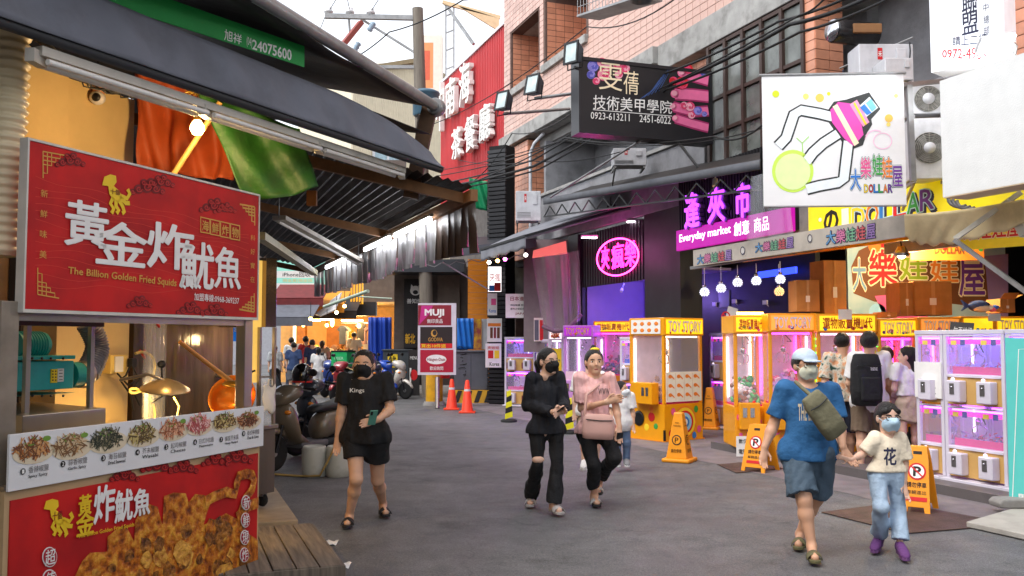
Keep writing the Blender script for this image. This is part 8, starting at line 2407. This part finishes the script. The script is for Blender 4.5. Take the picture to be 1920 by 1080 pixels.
class Fig:
 def __init__(s, pts, res, pad=.3):
  P = np.array([tuple(p) for p in pts])
  s.lo = P.min(0) - pad; s.lo[2] = max(-.03, s.lo[2]); hi = P.max(0) + pad
  s.r = res
  s.ax = [np.arange(s.lo[i], hi[i], res) for i in range(3)]
  s.n = tuple(len(a) for a in s.ax)
 def new(s): return np.ones(s.n, np.float32)
 def sub(s, lo, hi):
  sl = tuple(slice(max(0, int((lo[i] - s.lo[i]) / s.r) - 1), max(1, min(s.n[i], int((hi[i] - s.lo[i]) / s.r) + 2))) for i in range(3))
  return sl, s.ax[0][sl[0]][:, None, None], s.ax[1][sl[1]][None, :, None], s.ax[2][sl[2]][None, None, :]
 def put(s, F, sl, d, k):
  f = F[sl]
  h = np.clip(.5 + .5 * (d - f) / k, 0, 1)
  F[sl] = d * (1 - h) + f * h - k * h * (1 - h)
 def cap(s, F, a, b, ra, rb, k=.03, sq=None, cut=None):
  a = Vector(a); b = Vector(b); R = max(ra, rb) + .07
  sl, X, Y, Z = s.sub([min(a[i], b[i]) - R for i in range(3)], [max(a[i], b[i]) + R for i in range(3)])
  x, y, z = X - a.x, Y - a.y, Z - a.z
  w = b - a
  if sq:
   ax, q = sq
   e = (x * ax.x + y * ax.y + z * ax.z) * (q - 1); x, y, z = x + e * ax.x, y + e * ax.y, z + e * ax.z
   w = w + ax * (w.dot(ax) * (q - 1))
  t = np.clip((x * w.x + y * w.y + z * w.z) / max(1e-9, w.length_squared), 0, 1)
  d = np.sqrt((x - t * w.x) ** 2 + (y - t * w.y) ** 2 + (z - t * w.z) ** 2) - (ra + (rb - ra) * t)
  if cut:
   p, n = cut
   d = np.maximum(d, (X - p.x) * n.x + (Y - p.y) * n.y + (Z - p.z) * n.z)
  s.put(F, sl, d, k)
 def ell(s, F, c, rad, fr, k=.02, only=False):
  R = max(rad) + .07
  sl, X, Y, Z = s.sub([c[i] - R for i in range(3)], [c[i] + R for i in range(3)])
  x, y, z = X - c[0], Y - c[1], Z - c[2]
  p = [(x * f.x + y * f.y + z * f.z) for f in fr]
  k0 = np.sqrt(sum((p[i] / rad[i]) ** 2 for i in range(3))) + 1e-6; k1 = np.sqrt(sum((p[i] / rad[i] ** 2) ** 2 for i in range(3))) + 1e-6
  d = k0 * (k0 - 1) / k1
  if only: return sl, d
  s.put(F, sl, d, k)
 def obj(s, name, F, mat, parent):
  q = nets(F, s.lo, s.r)
  if q is None: return None
  v, f = q
  v = v - np.array(parent.location)
  me = bpy.data.meshes.new(name)
  me.from_pydata(v.tolist(), [], f.tolist())
  me.polygons.foreach_set('use_smooth', [True] * len(f))
  me.materials.append(mat)
  o = bpy.data.objects.new(name, me); COL.objects.link(o); o.parent = parent
  return o
 def wrinkle(s, F, amp, seed):
  rg = np.random.default_rng(seed)
  X, Y, Z = s.ax[0][:, None, None], s.ax[1][None, :, None], s.ax[2][None, None, :]
  for k in range(4):
   a = rg.normal(size=3) * np.array([1.3, 1.3, .8]) * (16 if k < 2 else 42); F += (amp * (1.2 if k < 2 else .7) * np.sin(a[0] * X + a[1] * Y + a[2] * .6 * Z + rg.uniform(0, 6))).astype(np.float32)
HAIR = mt('black_hair', (22, 17, 15), .38, var=.5, vs=50, bump=1.0, bs=45, stretch=(3, 3, .3)); HAIRB = mt('brown_hair', (66, 40, 28), .45, var=.3, vs=40, bump=.5, bs=60, stretch=(3, 3, .3))
LIP = mt('lip', (168, 84, 78), .5, var=.0); EYEW = mt('eye_white', (214, 208, 202), .3, var=0); EYEB = mt('eye_dark', (22, 16, 14), .2, var=0)
def cloth(n, rgb=(128, 128, 128), rough=.85, **k): return mt('cloth_' + n, rgb, rough, var=k.pop('var', .08), vs=k.pop('vs', 5), bump=.8, bs=15, **k)
def skin(n, rgb): return mt('skin_' + n, rgb, .5, var=.05, vs=10, sss=.08)
SK1, SK2, SK3 = skin('light', (222, 180, 156)), skin('warm', (214, 168, 138)), skin('tan', (204, 156, 126))
def person(label, Y, J, sk=SK1, top=None, bot=None, hair=HAIR, yaw=0, byaw=None, g=1.0, res=.0085, mask=None, face=True, tail=None, shoes=None, cap_=None, glasses=None, group=None, long_hair=0, skirt=False, belly=0):
 w = lambda p: V(p[0], p[1], Y + (p[2] if len(p) > 2 else 0))
 T = {k: ([w(p) for p in v] if isinstance(v, list) else w(v)) for k, v in J.items()}
 H0, H1 = T['chin'], T['top']; hh = (H1 - H0).length; hc = (H0 + H1) / 2
 far = res > .014
 yr = math.radians(yaw); fw = Vector((math.sin(yr), -math.cos(yr), 0)); rt = Vector((math.cos(yr), math.sin(yr), 0)); fr = (rt, fw, UP)
 br = math.radians(yaw if byaw is None else byaw); bf = Vector((math.sin(br), -math.cos(br), 0))
 hp = lambda x, y, z: hc + (rt * x + fw * y + UP * z) * hh
 s0, s1 = T['sh']; h0, h1 = T['hip']; ms = (s0 + s1) / 2; mh = (h0 + h1) / 2
 sc_ = (ms - mh).length / .48
 gz = g * (s1 - s0).length / .36
 pts = [H0, H1 + UP * .02, s0, s1, *T['el'], *T['wr'], h0, h1, *T['kn'], *T['an'], *T['toe']]
 fig = Fig(pts, res, .16)
 zmin = min(p.z for p in T['toe']) - .035
 root = thing('person', label, 'person', Vector((mh.x, mh.y, 0)), group)
 sq = (bf, 1.3)
 cc = ms - UP * .12 * sc_; wc = ms.lerp(mh, .62)
 side = (s1 - s0).normalized()
 def torso(F, off):
  k = .035
  fig.cap(F, s0.lerp(s1, .1), s1.lerp(s0, .1), .046 * gz + off, .046 * gz + off, k)
  fig.cap(F, cc - side * .055 * gz, cc + side * .055 * gz, .108 * gz + off, .108 * gz + off, k, sq)
  fig.cap(F, cc, wc + bf * belly * .5, .125 * gz + off, .118 * gz + off + belly * .4, k, sq)
  fig.cap(F, wc + bf * belly, mh + UP * .04, .118 * gz + off + belly * .4, .128 * gz + off, k, sq)
  fig.cap(F, h0, h1, .085 * gz + off, .085 * gz + off, k, sq)
 # --- body
 F = fig.new()
 torso(F, 0)
 nb = ms + UP * .02
 fig.cap(F, nb, hp(0, -.1, -.25), .062 * gz ** .5, .054, .03)
 fig.ell(F, hp(0, -.07, .12), (.33 * hh, .40 * hh, .355 * hh), fr, .03); fig.ell(F, hp(0, .06, -.16), (.27 * hh, .29 * hh, .33 * hh), fr, .03)
 if not far:
  fig.cap(F, hp(0, .33, .02), hp(0, .40, -.1), .022 * hh, .05 * hh, .012); fig.ell(F, hp(0, .24, -.40), (.11 * hh, .09 * hh, .07 * hh), fr, .03)
  for x in (-1, 1): fig.ell(F, hp(x * .33, -.04, -.05), (.045 * hh, .09 * hh, .13 * hh), fr, .01); fig.ell(F, hp(x * .14, .25, -.13), (.1 * hh, .08 * hh, .08 * hh), fr, .02)
 for i in (0, 1):
  S_, E_, W_ = T['sh'][i], T['el'][i], T['wr'][i]
  fig.cap(F, S_, E_, .047 * gz ** .7, .037 * gz ** .7, .025); fig.cap(F, E_, E_.lerp(W_, .3), .038 * gz ** .7, .039 * gz ** .7, .02); fig.cap(F, E_.lerp(W_, .3), W_, .038 * gz ** .7, .026 * gz ** .5, .02)
  hd = T.get('ha', [None, None])[i]
  d = ((hd - W_) if hd is not None else (W_ - E_)).normalized()
  L_ = .17 * hh / .225
  lat = d.cross(bf); lat = (lat.normalized() if lat.length > .1 else side); nn = lat.cross(d)
  if nn.dot(bf) > 0: nn = -nn
  fig.cap(F, W_, W_ + d * L_ * .48, .026 * sc_, .034 * sc_, .015, (nn, 1.7))
  for j in range(4):
   b0 = W_ + d * L_ * .46 + lat * (.018 * (j - 1.5)) * sc_; ln = L_ * (.42, .5, .47, .36)[j] * .5
   b1 = b0 + (d + nn * -.25) * ln; fig.cap(F, b0, b1, .0088 * sc_, .0085 * sc_, .006); fig.cap(F, b1, b1 + (d * .75 - nn * .65) * ln, .0085 * sc_, .0072 * sc_, .004)
  th0 = W_ + d * L_ * .15 + lat * .022 * sc_ * (1 if i else -1); th1 = th0 + (d * .8 + lat * (.6 if i else -.6) - nn * .3) * L_ * .25
  fig.cap(F, th0, th1, .0115 * sc_, .0095 * sc_, .008); fig.cap(F, th1, th1 + (d - nn * .3) * L_ * .16, .0095 * sc_, .008 * sc_, .004)
  K_, A_, O_ = T['kn'][i], T['an'][i], T['toe'][i]; Hh = T['hip'][i]
  fig.cap(F, Hh, K_, .08 * gz, .054 * gz ** .7, .04); kb = K_.lerp(A_, .33) - bf * .012
  fig.cap(F, K_, kb, .049 * gz ** .7, .052 * gz ** .7, .03); fig.cap(F, kb, A_, .051 * gz ** .7, .032 * sc_ ** .7, .03)
  hl = A_ + (A_ - O_).normalized() * .03; hl.z = O_.z
  fig.cap(F, A_, hl, .032 * sc_, .026 * sc_, .02); fig.cap(F, hl, O_, .027 * sc_, .023 * sc_, .02); fig.cap(F, A_ - UP * .02, O_, .03 * sc_, .02 * sc_, .03)
 fig.obj('body', F, sk, root)
 # --- top
 if top:
  m_, sl_, hem, off = top[:4]
  F = fig.new(); torso(F, off); fig.cap(F, cc, mh, .125 * gz + off, .138 * gz + off + .025, .04, sq); fig.cap(F, h0 + UP * .02, h1 + UP * .02, .092 * gz + off + .026, .092 * gz + off + .026, .04, sq)
  for i in (0, 1):
   S_, E_, W_ = T['sh'][i], T['el'][i], T['wr'][i]
   if sl_ <= 1:
    e = S_.lerp(E_, sl_); dr = (E_ - S_).normalized()
    fig.cap(F, S_ - dr * .01, e + dr * .05, .058 * gz ** .7 + off, .054 * gz ** .7 + off * 1.5, .03, None, (e, dr))
   else:
    e = E_.lerp(W_, sl_ - 1); dr = (W_ - E_).normalized()
    fig.cap(F, S_, E_, .056 * gz ** .7 + off, .05 * gz ** .7 + off, .03); fig.cap(F, E_, e + dr * .04, .05 * gz ** .7 + off, .036 * gz ** .7 + off, .02, None, (e, dr))
  zh = V(mh.x, 0, 1).z if False else w((960, hem)).z
  Z = fig.ax[2][None, None, :]
  fig.wrinkle(F, .0042 * sc_, len(label))
  F = np.maximum(F, (zh - Z).astype(np.float32))
  q = fig.ell(F, nb + UP * .05 + bf * .025, (.078 * sc_, .085 * sc_, .05 * sc_), (side, bf, UP), only=True)
  F[q[0]] = np.maximum(F[q[0]], -q[1])
  fig.obj('jacket' if sl_ > 1.5 else 'shirt', F, m_, root)
 # --- trousers, shorts or skirt
 if bot:
  m_, ln, off, fl = bot
  F = fig.new()
  torso(F, off * .5); F = np.maximum(F, (fig.ax[2][None, None, :] - w((960, top[2])).z - .02).astype(np.float32))
  for i in (0, 1):
   Hh, K_, A_ = T['hip'][i], T['kn'][i], T['an'][i]
   if ln <= 1:
    e = Hh.lerp(K_, ln); dr = (K_ - Hh).normalized()
    fig.cap(F, Hh, e + dr * .05, .084 * gz + off, .068 * gz + off + fl, .05, None, (e, dr))
   else:
    e = K_.lerp(A_, ln - 1); dr = (A_ - K_).normalized()
    fig.cap(F, Hh, K_, .082 * gz + off, .056 * gz + off, .04); fig.cap(F, K_, e + dr * .04, .06 * gz + off, .045 * gz ** .5 + off + fl, .03, None, (e, dr))
  if skirt:
   e = mh.lerp((T['kn'][0] + T['kn'][1]) / 2, ln); fig.cap(F, mh + UP * .1, e - UP * .06, .12 * gz, .17 * gz, .05, sq, (e, -UP))
  fig.wrinkle(F, .004 * sc_, len(label) + 3)
  fig.obj('skirt' if skirt else ('shorts' if ln <= 1 else 'trousers'), F, m_, root)
 # --- hair
 F = fig.new()
 fig.ell(F, hp(0, -.09, .13), (.352 * hh, .415 * hh, .375 * hh), fr, .01)
 fig.ell(F, *((hp(0, -.2, -.06), (.335 * hh, .27 * hh, .32 * hh)) if tail or long_hair else (hp(0, -.16, .03), (.335 * hh, .27 * hh, .25 * hh))), fr, .04)
 if long_hair: fig.cap(F, hp(0, -.28, .0), hp(0, -.34, -long_hair), .28 * hh, .18 * hh, .05, (fw, 1.6))
 sl, d = fig.ell(F, hp(0, .36, -.14), (.36 * hh, .41 * hh, .455 * hh), fr, only=True)
 F[sl] = np.maximum(F[sl], -d)
 if tail:
  for a, b, r0, r1 in tail: fig.cap(F, hp(*a), hp(*b), r0 * hh, r1 * hh, .02)
 fig.obj('hair', F, hair, root)
 P0 = root.location
 loc_ = lambda *a: hp(*a) - P0
 if face and not far:
  for x in (-1, 1):
   R = Matrix((rt, fw, UP)).transposed().to_4x4()
   e = part('eye', MB().ell((0, 0, 0), (.06 * hh, .035 * hh, .026 * hh), 10, 6, loc(*loc_(x * .135, .285, .01)) @ R), EYEW, root)
   part('iris', MB().ell((0, 0, 0), (.028 * hh, .02 * hh, .027 * hh), 8, 6, loc(*loc_(x * .135, .31, .01)) @ R), EYEB, e)
   part('eyebrow', MB().tube([loc_(x * .06, .33, .085), loc_(x * .14, .32, .105), loc_(x * .21, .27, .085)], .014 * hh, 6), hair, root)
  if not mask: part('mouth', MB().ell((0, 0, 0), (.085 * hh, .03 * hh, .03 * hh), 10, 6, loc(*loc_(0, .32, -.27)) @ R), LIP, root)
 if mask:
  F = fig.new(); o = .014
  fig.ell(F, hp(0, .06, -.16), (.27 * hh + o, .29 * hh + o, .33 * hh + o), fr, .03); fig.cap(F, hp(0, .34, .0), hp(0, .42, -.12), .03 * hh + o, .06 * hh + o, .04)
  sl, d = fig.ell(F, hp(0, .32, -.22), (.36 * hh, .34 * hh, .245 * hh), fr, only=True)
  M_ = fig.new(); M_[sl] = np.maximum(F[sl], d)
  mk = fig.obj('face_mask', M_, mask, root)
  if mk:
   for x in (-1, 1): part('ear_loop', MB().tube([hp(x * .26, .2, -.12), hp(x * .33, .05, -.02), hp(x * .35, -.06, -.04)], .006 * hh + .001, 5), mask, mk, world=False).data.transform(Matrix.Translation(-P0))
 if glasses:
  m = MB()
  for x in (-1, 1):
   m.tube([loc_(x * .14 + .1 * math.cos(a * .5), .36, .0 + .075 * math.sin(a * .5)) for a in range(13)], .012 * hh, 5); m.tube([loc_(x * .24, .34, .02), loc_(x * .36, -.02, .03)], .012 * hh, 5)
  m.tube([loc_(-.04, .38, .02), loc_(.04, .38, .02)], .012 * hh, 5); part('glasses', m, glasses, root)
 if cap_:
  F = fig.new(); fig.ell(F, hp(0, -.07, .19), (.368 * hh, .43 * hh, .34 * hh), fr, .01); Z = fig.ax[2][None, None, :]
  F = np.maximum(F, (hp(0, 0, .17).z - Z).astype(np.float32)); fig.ell(F, hp(0, .44, .13), (.29 * hh, .25 * hh, .035 * hh), fr, .02); fig.obj('cap', F, cap_, root)
 # --- footwear
 for i in (0, 1):
  A_, O_ = T['an'][i], T['toe'][i]; d = (O_ - A_); d.z = 0; d = d.normalized() if d.length > .01 else bf
  lt = Vector((-d.y, d.x, 0)); kind, m1, m2 = shoes or ('shoe', BLACKP, BLACKP)
  b = Vector((A_.x, A_.y, O_.z - .03)); M = Matrix((d, lt, UP)).transposed().to_4x4(); M.translation = b - P0
  fl_ = (Vector((O_.x, O_.y, 0)) - Vector((A_.x, A_.y, 0))).length + .06
  out = [(-.065, 0), (-.05, .034), (.03, .03), (fl_ * .65, .046), (fl_ * .92, .036), (fl_, 0)]; out = out + [(x, -y) for x, y in out[-2:0:-1]]
  sm = MB().add([(x, y * sc_ ** .5, z) for z in (-.004, .02) for x, y in out], [tuple(range(len(out)))[::-1], tuple(range(len(out), 2 * len(out)))] + [(j, (j + 1) % len(out), (j + 1) % len(out) + len(out), j + len(out)) for j in range(len(out))], M)
  sh = part('sandal' if kind == 'sandal' else 'shoe', sm, m1, root, bevel=.004)
  if kind == 'sandal': part('strap', MB().grid(lambda u, v: M @ Vector((fl_ * (.42 + .34 * v), .056 * sc_ ** .5 * math.cos(u * math.pi), .012 + .062 * math.sin(u * math.pi) * (1 - .25 * v))), 12, 3), m2, sh, solid=.005)
  else: part('upper', loft(MB(), [(-.06, 0, .04, .03, .03), (-.03, 0, .055, .038, .045), (.03, 0, .055, .036, .045), (fl_ * .55, 0, .042, .042, .032), (fl_ * .85, 0, .03, .036, .02), (fl_ - .005, 0, .022, .015, .01)], 12, 2.2, M), m2, sh)
 return root, T
def stand(px, yt, yf, wd=1.0, hr=.137, sp=0.0):
 """joints of somebody upright, from the top of the head and the soles"""
 h = yf - yt; a = lambda x, f, dy=0.0: (px + x * h * wd, yt + f * h, dy)
 return dict(top=a(0, 0), chin=a(0, hr), sh=[a(-.108, .19), a(.108, .19)], el=[a(-.135, .37), a(.135, .37)], wr=[a(-.14, .49, -.03), a(.14, .49, -.03)], hip=[a(-.052, .5), a(.052, .5)], kn=[a(-.055 - sp, .73, -.03), a(.055 + sp, .73, .03)], an=[a(-.055 - sp, .945, -.05), a(.055 + sp, .94, .08)], toe=[a(-.06 - sp, .98, -.2), a(.065 + sp, .975, -.07)])
BLK = cloth('black', (20, 20, 23)); NAVY = cloth('ink_navy', (22, 24, 32)); WHT = cloth('white', (226, 224, 222)); DEN = cloth('denim', (96, 116, 146), var=.2)
SOLE = mt('sandal_sole', (36, 34, 34), .7); GREYS = mt('sandal_grey', (176, 170, 166), .7)
A1, T1 = person('woman in black t-shirt and shorts with a black mask, holding a phone', 8.3, dict(top=(682, 655), chin=(682, 713), sh=[(648, 714), (722, 714)], el=[(640, 772), (732, 768, -.05)], wr=[(634, 814), (710, 786, -.22)], ha=[(633, 835), (695, 790, -.25)], hip=[(665, 822), (706, 822)], kn=[(668, 898, -.1), (708, 900, .18)], an=[(655, 966, .1), (718, 943, .6)], toe=[(651, 981, -.05), (723, 961, .45)]),
 SK2, (BLK, .72, 830, .014), (BLK, .5, .02, .012), yaw=-4, g=1.1, mask=cloth('mask_black', (18, 18, 20)), shoes=('sandal', SOLE, SOLE), tail=[((0, -.35, .05), (.05, -.45, -.25), .18, .1)])
A2, T2 = person('woman in navy jacket and torn black trousers looking aside in a black mask', 9.05, dict(top=(1025, 652), chin=(1033, 702), sh=[(998, 708), (1048, 708)], el=[(990, 758, .05), (1058, 755, .0)], wr=[(1038, 773, -.25), (1056, 766, -.25)], ha=[(1052, 770, -.3), (1046, 772, -.3)], hip=[(1008, 812), (1042, 812)], kn=[(1008, 872, -.05), (1043, 880, -.05)], an=[(996, 932, .36), (1038, 945, -.1)], toe=[(994, 943, .22), (1048, 957, -.22)]),
 SK1, (NAVY, 1.93, 812, .02), (BLK, 1.96, .018, .025), yaw=38, byaw=20, mask=cloth('mask_black'), shoes=('sandal', GREYS, GREYS), tail=[((0, -.42, .0), (-.02, -.62, -.1), .13, .13), ((-.02, -.62, -.1), (.0, -.6, -.6), .13, .06)], glasses=mt('thin_rim', (150, 130, 110), .3, .6))
A3, T3 = person('woman in pink t-shirt and cropped black trousers with one arm across her chest', 9.3, dict(top=(1112, 654), chin=(1117, 703), sh=[(1086, 712), (1143, 710)], el=[(1090, 766, -.02), (1156, 768, .02)], wr=[(1136, 754, -.27), (1161, 800, -.05)], ha=[(1155, 748, -.28), (1160, 818, -.08)], hip=[(1098, 815), (1138, 815)], kn=[(1112, 872, -.12), (1150, 858, -.15)], an=[(1114, 927, .13), (1122, 905, .35)], toe=[(1119, 943, -.02), (1121, 921, .2)]),
 SK2, (cloth('pink', (232, 180, 176)), .8, 812, .018), (BLK, 1.72, .016, 0), yaw=6, g=1.08, shoes=('sandal', SOLE, GREYS), tail=[((0, -.2, .5), (0, -.2, .56), .14, .1)])
part('hair_tie', MB().ell((0, 0, 0), (.05, .04, .02), 10, 6, loc(*(V(1116, 655, 9.3) + Vector((0, .02, 0)) - A3.location))), PR_YEL, A3)
person('person in white mostly hidden behind the woman in pink', 10.4, stand(1107, 668, 880), SK1, (WHT, .7, 780, .02), (cloth('beige', (190, 170, 146)), .6, .02, .02), yaw=0, face=False, res=.012, shoes=('shoe', WHITEP, WHT))
J = stand(1166, 714, 874, .95, .2); J['toe'][0] = (1158, 870, -.12)
person('small boy in white t-shirt and pale jeans walking behind the women', 11.9, J, SK2, (WHT, .7, 808, .015), (DEN, 1.9, .012, .006), yaw=55, byaw=15, mask=cloth('mask_white', (220, 224, 228)), shoes=('shoe', WHITEP, cloth('grey', (120, 120, 122))))
A5, T5 = person('stocky man in blue t-shirt, shorts and pale cap with a sling bag', 7.3, dict(top=(1510, 654), chin=(1512, 716), sh=[(1470, 733), (1558, 733)], el=[(1450, 797, .05), (1574, 798, 0)], wr=[(1434, 838, 0), (1580, 838, -.08)], ha=[(1430, 868, -.03), (1592, 858, -.1)], hip=[(1492, 852), (1538, 852)], kn=[(1508, 938, -.15), (1530, 934, .15)], an=[(1522, 1022, -.2), (1500, 1000, .28)], toe=[(1528, 1046, -.37), (1497, 1021, .1)]),
 SK3, (cloth('blue', (40, 96, 146)), .75, 862, .016), (cloth('slate', (70, 88, 104)), .88, .022, .02), yaw=10, g=1.1, mask=cloth('mask_cream', (220, 222, 200)), cap_=cloth('pale_denim', (184, 200, 216)), glasses=mt('thin_rim'), shoes=('sandal', mt('olive_sole', (96, 92, 60), .7), mt('olive_sole')), belly=.03)
A6, T6 = person('young girl in cream t-shirt and pale blue trousers holding the man\'s hand', 7.25, dict(top=(1664, 753), chin=(1667, 812), sh=[(1639, 824), (1688, 824)], el=[(1617, 852, .0), (1697, 866, 0)], wr=[(1596, 862, -.06), (1696, 902, -.02)], ha=[(1580, 858, -.08), (1699, 925, -.04)], hip=[(1645, 892), (1679, 892)], kn=[(1652, 950, -.08), (1684, 955, .05)], an=[(1648, 1008, .22), (1688, 1022, -.05)], toe=[(1640, 1027, .04), (1697, 1041, -.22)]),
 SK1, (cloth('cream', (230, 216, 192)), .85, 884, .018), (cloth('pale_blue', (172, 194, 216)), 1.85, .022, .012), yaw=4, g=.98, mask=cloth('mask_blue', (176, 204, 222)), glasses=BLACKP, shoes=('shoe', mt('violet_sole', (110, 70, 120), .6), cloth('violet', (96, 52, 110))), tail=[((-.22, .22, .2), (.22, .22, .2), .09, .09)])
FLO = mix_mat('floral_print', (34, 70, 60), (206, 150, 110), 14, .35, .62, .85, 'noise', 0, (210, 206, 190))
J8 = stand(1580, 623, 880, 1.0, .15); J8['wr'] = [(1560, 742, .25), (1604, 738, .25)]
person('young man in a floral shirt facing the claw machines', 12.25, J8, SK2, (FLO, .8, 752, .018), (cloth('dark_navy', (34, 36, 52)), .98, .02, .01), yaw=140, byaw=165, res=.011, shoes=('shoe', WHITEP, WHT))
J8 = stand(1630, 620, 888, 1.05, .165); J8['wr'] = [(1606, 752, .3), (1664, 752, .3)]
A8, T8 = person('young man in white t-shirt and khaki shorts with a black backpack', 11.85, J8, SK2, (WHT, .8, 772, .02), (cloth('khaki', (106, 88, 70)), .9, .025, .02), yaw=155, byaw=175, g=1.05, res=.011, shoes=('shoe', WHITEP, BLK))
person('woman with brown hair in a lilac dress half hidden behind the backpack', 12.35, stand(1662, 648, 872), SK1, (cloth('lilac', (206, 176, 206)), .7, 745, .02), (cloth('lilac'), .9, .03, .04), yaw=170, face=False, res=.012, hair=HAIRB, long_hair=.7, skirt=True)
J8 = stand(1704, 648, 868, .95, .17); J8['wr'] = [(1688, 735, .2), (1700, 735, .25)]; J8['top'] = (1702, 648); J8['chin'] = (1697, 688)
person('girl in white top and beige skirt bending towards a machine', 11.7, J8, SK1, (WHT, .6, 742, .014), (cloth('beige'), .62, .02, .02), yaw=-120, byaw=170, res=.011, long_hair=.9, skirt=True, shoes=('shoe', WHITEP, WHT))
# walkers at the end of the lane, seen from behind
for k, (px, yt, yf, c1, c2, ln, lab, Y) in enumerate(((516, 647, 738, (190, 196, 200), (60, 64, 70), 1.9, 'walker in pale shirt nearest the steel cabinet', 29), (547, 632, 732, (206, 214, 220), (70, 80, 100), 1.9, 'walker in white and blue behind the blue shirted man', 30.5), (551, 641, 742, (52, 74, 116), (90, 92, 98), .9, 'walker in blue t-shirt with a dark shoulder bag', 28.3),
  (574, 630, 733, (150, 30, 40), (40, 40, 50), 1.9, 'walker in a red shirt at the lane end', 30.2), (586, 636, 738, (34, 46, 80), (36, 44, 70), 1.95, 'walker in navy shirt and trousers', 28.8), (597, 650, 742, (214, 216, 216), (200, 202, 204), 1.9, 'woman in a long white dress walking away', 28.2), (605, 638, 728, (170, 150, 130), (90, 80, 70), 1.9, 'walker in beige behind the woman in white', 31.5), (664, 622, 712, (216, 204, 180), (40, 38, 40), 1.9, 'shop visitor in cream top by the clothes rail', 32.5))):
 person(lab, Y, stand(px, yt, yf, .95, .15, .01), SK2, (cloth('far%d' % k, c1), .75, yt + .53 * (yf - yt), .02), (cloth('farb%d' % k, c2), ln, .03, .02), yaw=180 + (k % 3 - 1) * 15, face=False, res=.022, group='people walking at the lane end', hair=HAIRB if k == 6 else HAIR, long_hair=.5 if k in (5, 6) else 0)
# --- what they carry and wear
def onchest(name, p0, p1, Y, mat, s, parent, dy, bold=.02):
 a, b = V(p0[0], p1[1], Y + dy), V(p1[0], p0[1], Y + dy); m = MB(); put_text(m, s, a.x, a.z, b.x, b.z, a.y, bold); part(name, MB().add(m.v, m.f), mat, parent, world=True)
def slab_phone(label, px, py, Y, col, rz, rx=.9):
 c = V(px, py, Y); t = thing('phone', label, 'phone', loc(*c) @ rotz(rz) @ Matrix.Rotation(rx, 4, 'X')); part('case', MB().bx(-.036, .036, -.005, .005, -.075, .075), mt('phone_' + label[:5], col, .3), t, bevel=.004); part('lens', MB().bx(-.03, -.01, -.008, -.0055, .03, .065), BLACKP, t)
slab_phone('green cased phone held by the woman in black', 699, 783, 8.0, (90, 150, 130), .5, .5); slab_phone('black phone held by the woman in navy', 1052, 769, 8.72, (20, 20, 22), .8, 1.0); slab_phone('white edged phone in the lowered hand of the woman in pink', 1161, 824, 9.2, (40, 40, 44), .4, .3)
def pouch(name, label, cat, c, hw, hd, h, mat, yaw=0.0, roll=0.0, strap=None, flap=True):
 t = thing(name, label, cat, loc(*c) @ rotz(yaw) @ Matrix.Rotation(roll, 4, 'Y'))
 m = MB(); loft(m, [(-h, 0, 0, hd * .5, hw * .7), (-h * .92, 0, 0, hd * .9, hw * .92), (-h * .4, 0, 0, hd, hw), (h * .6, 0, 0, hd * .8, hw * .95), (h * .95, 0, 0, hd * .5, hw * .8), (h, 0, 0, hd * .3, hw * .7)], 18, 3); m.v = [(z, y, x) for x, y, z in m.v]
 b = part('bag', m, mat, t)
 if flap: part('zip', MB().tube([(-hw * .8, -hd * .86, h * .55), (0, -hd * .95, h * .5), (hw * .8, -hd * .86, h * .55)], .005, 5), BLACKP, b)
 if strap: part('strap', MB().tube(strap, .016, 6), mat, t, world=True)
 return t
pouch('shoulder_bag', 'dusty pink shoulder bag of the woman in pink', 'bag', V(1122, 800, 9.05), .165, .05, .125, mt('pink_leather', (206, 160, 148), .5, var=.05), .05, .06, [V(1096, 780, 9.1), V(1100, 740, 9.1), V(1135, 712, 9.3), V(1142, 716, 9.35)])
OLV = cloth('olive_canvas', (112, 108, 84))
pouch('sling_bag', 'olive sling bag across the chest of the man in blue', 'bag', V(1545, 778, 6.98), .10, .06, .19, OLV, .1, -.62, [V(1528, 748, 6.98), V(1505, 728, 7.05), V(1492, 716, 7.2)])
bpk = pouch('backpack', 'black backpack with a small white logo on the young man\'s back', 'backpack', V(1624, 712, 11.6), .20, .12, .33, cloth('backpack', (22, 22, 25)), .08)
part('front_pocket', MB().bx(-.13, .13, -.15, -.1, -.26, .04), cloth('backpack'), bpk, bevel=.03); m = MB(); put_text(m, 'THE NORTH FACE', 0, .12, .09, .16, -.125, .0); part('lettering', m, PWHITE, bpk)
onchest('shirt_print', (656, 728), (683, 738), 8.3, PWHITE, 'Kings', A1, -.20, .01); onchest('shirt_print', (1497, 758), (1530, 788), 7.3, CRM, 'THE LIFE', A5, -.27, .03); onchest('shirt_print', (1658, 840), (1680, 872), 7.25, PR_NAVY, '花', A6, -.19, .03); onchest('shirt_print', (1122, 728), (1143, 740), 9.3, INK, 'www', A3, -.21, .0)
A2k = V(1009, 862, 9.05 - .09); part('knee_skin', MB().ell(A2k, (.062, .03, .035), 12, 8), SK1, A2, world=True)
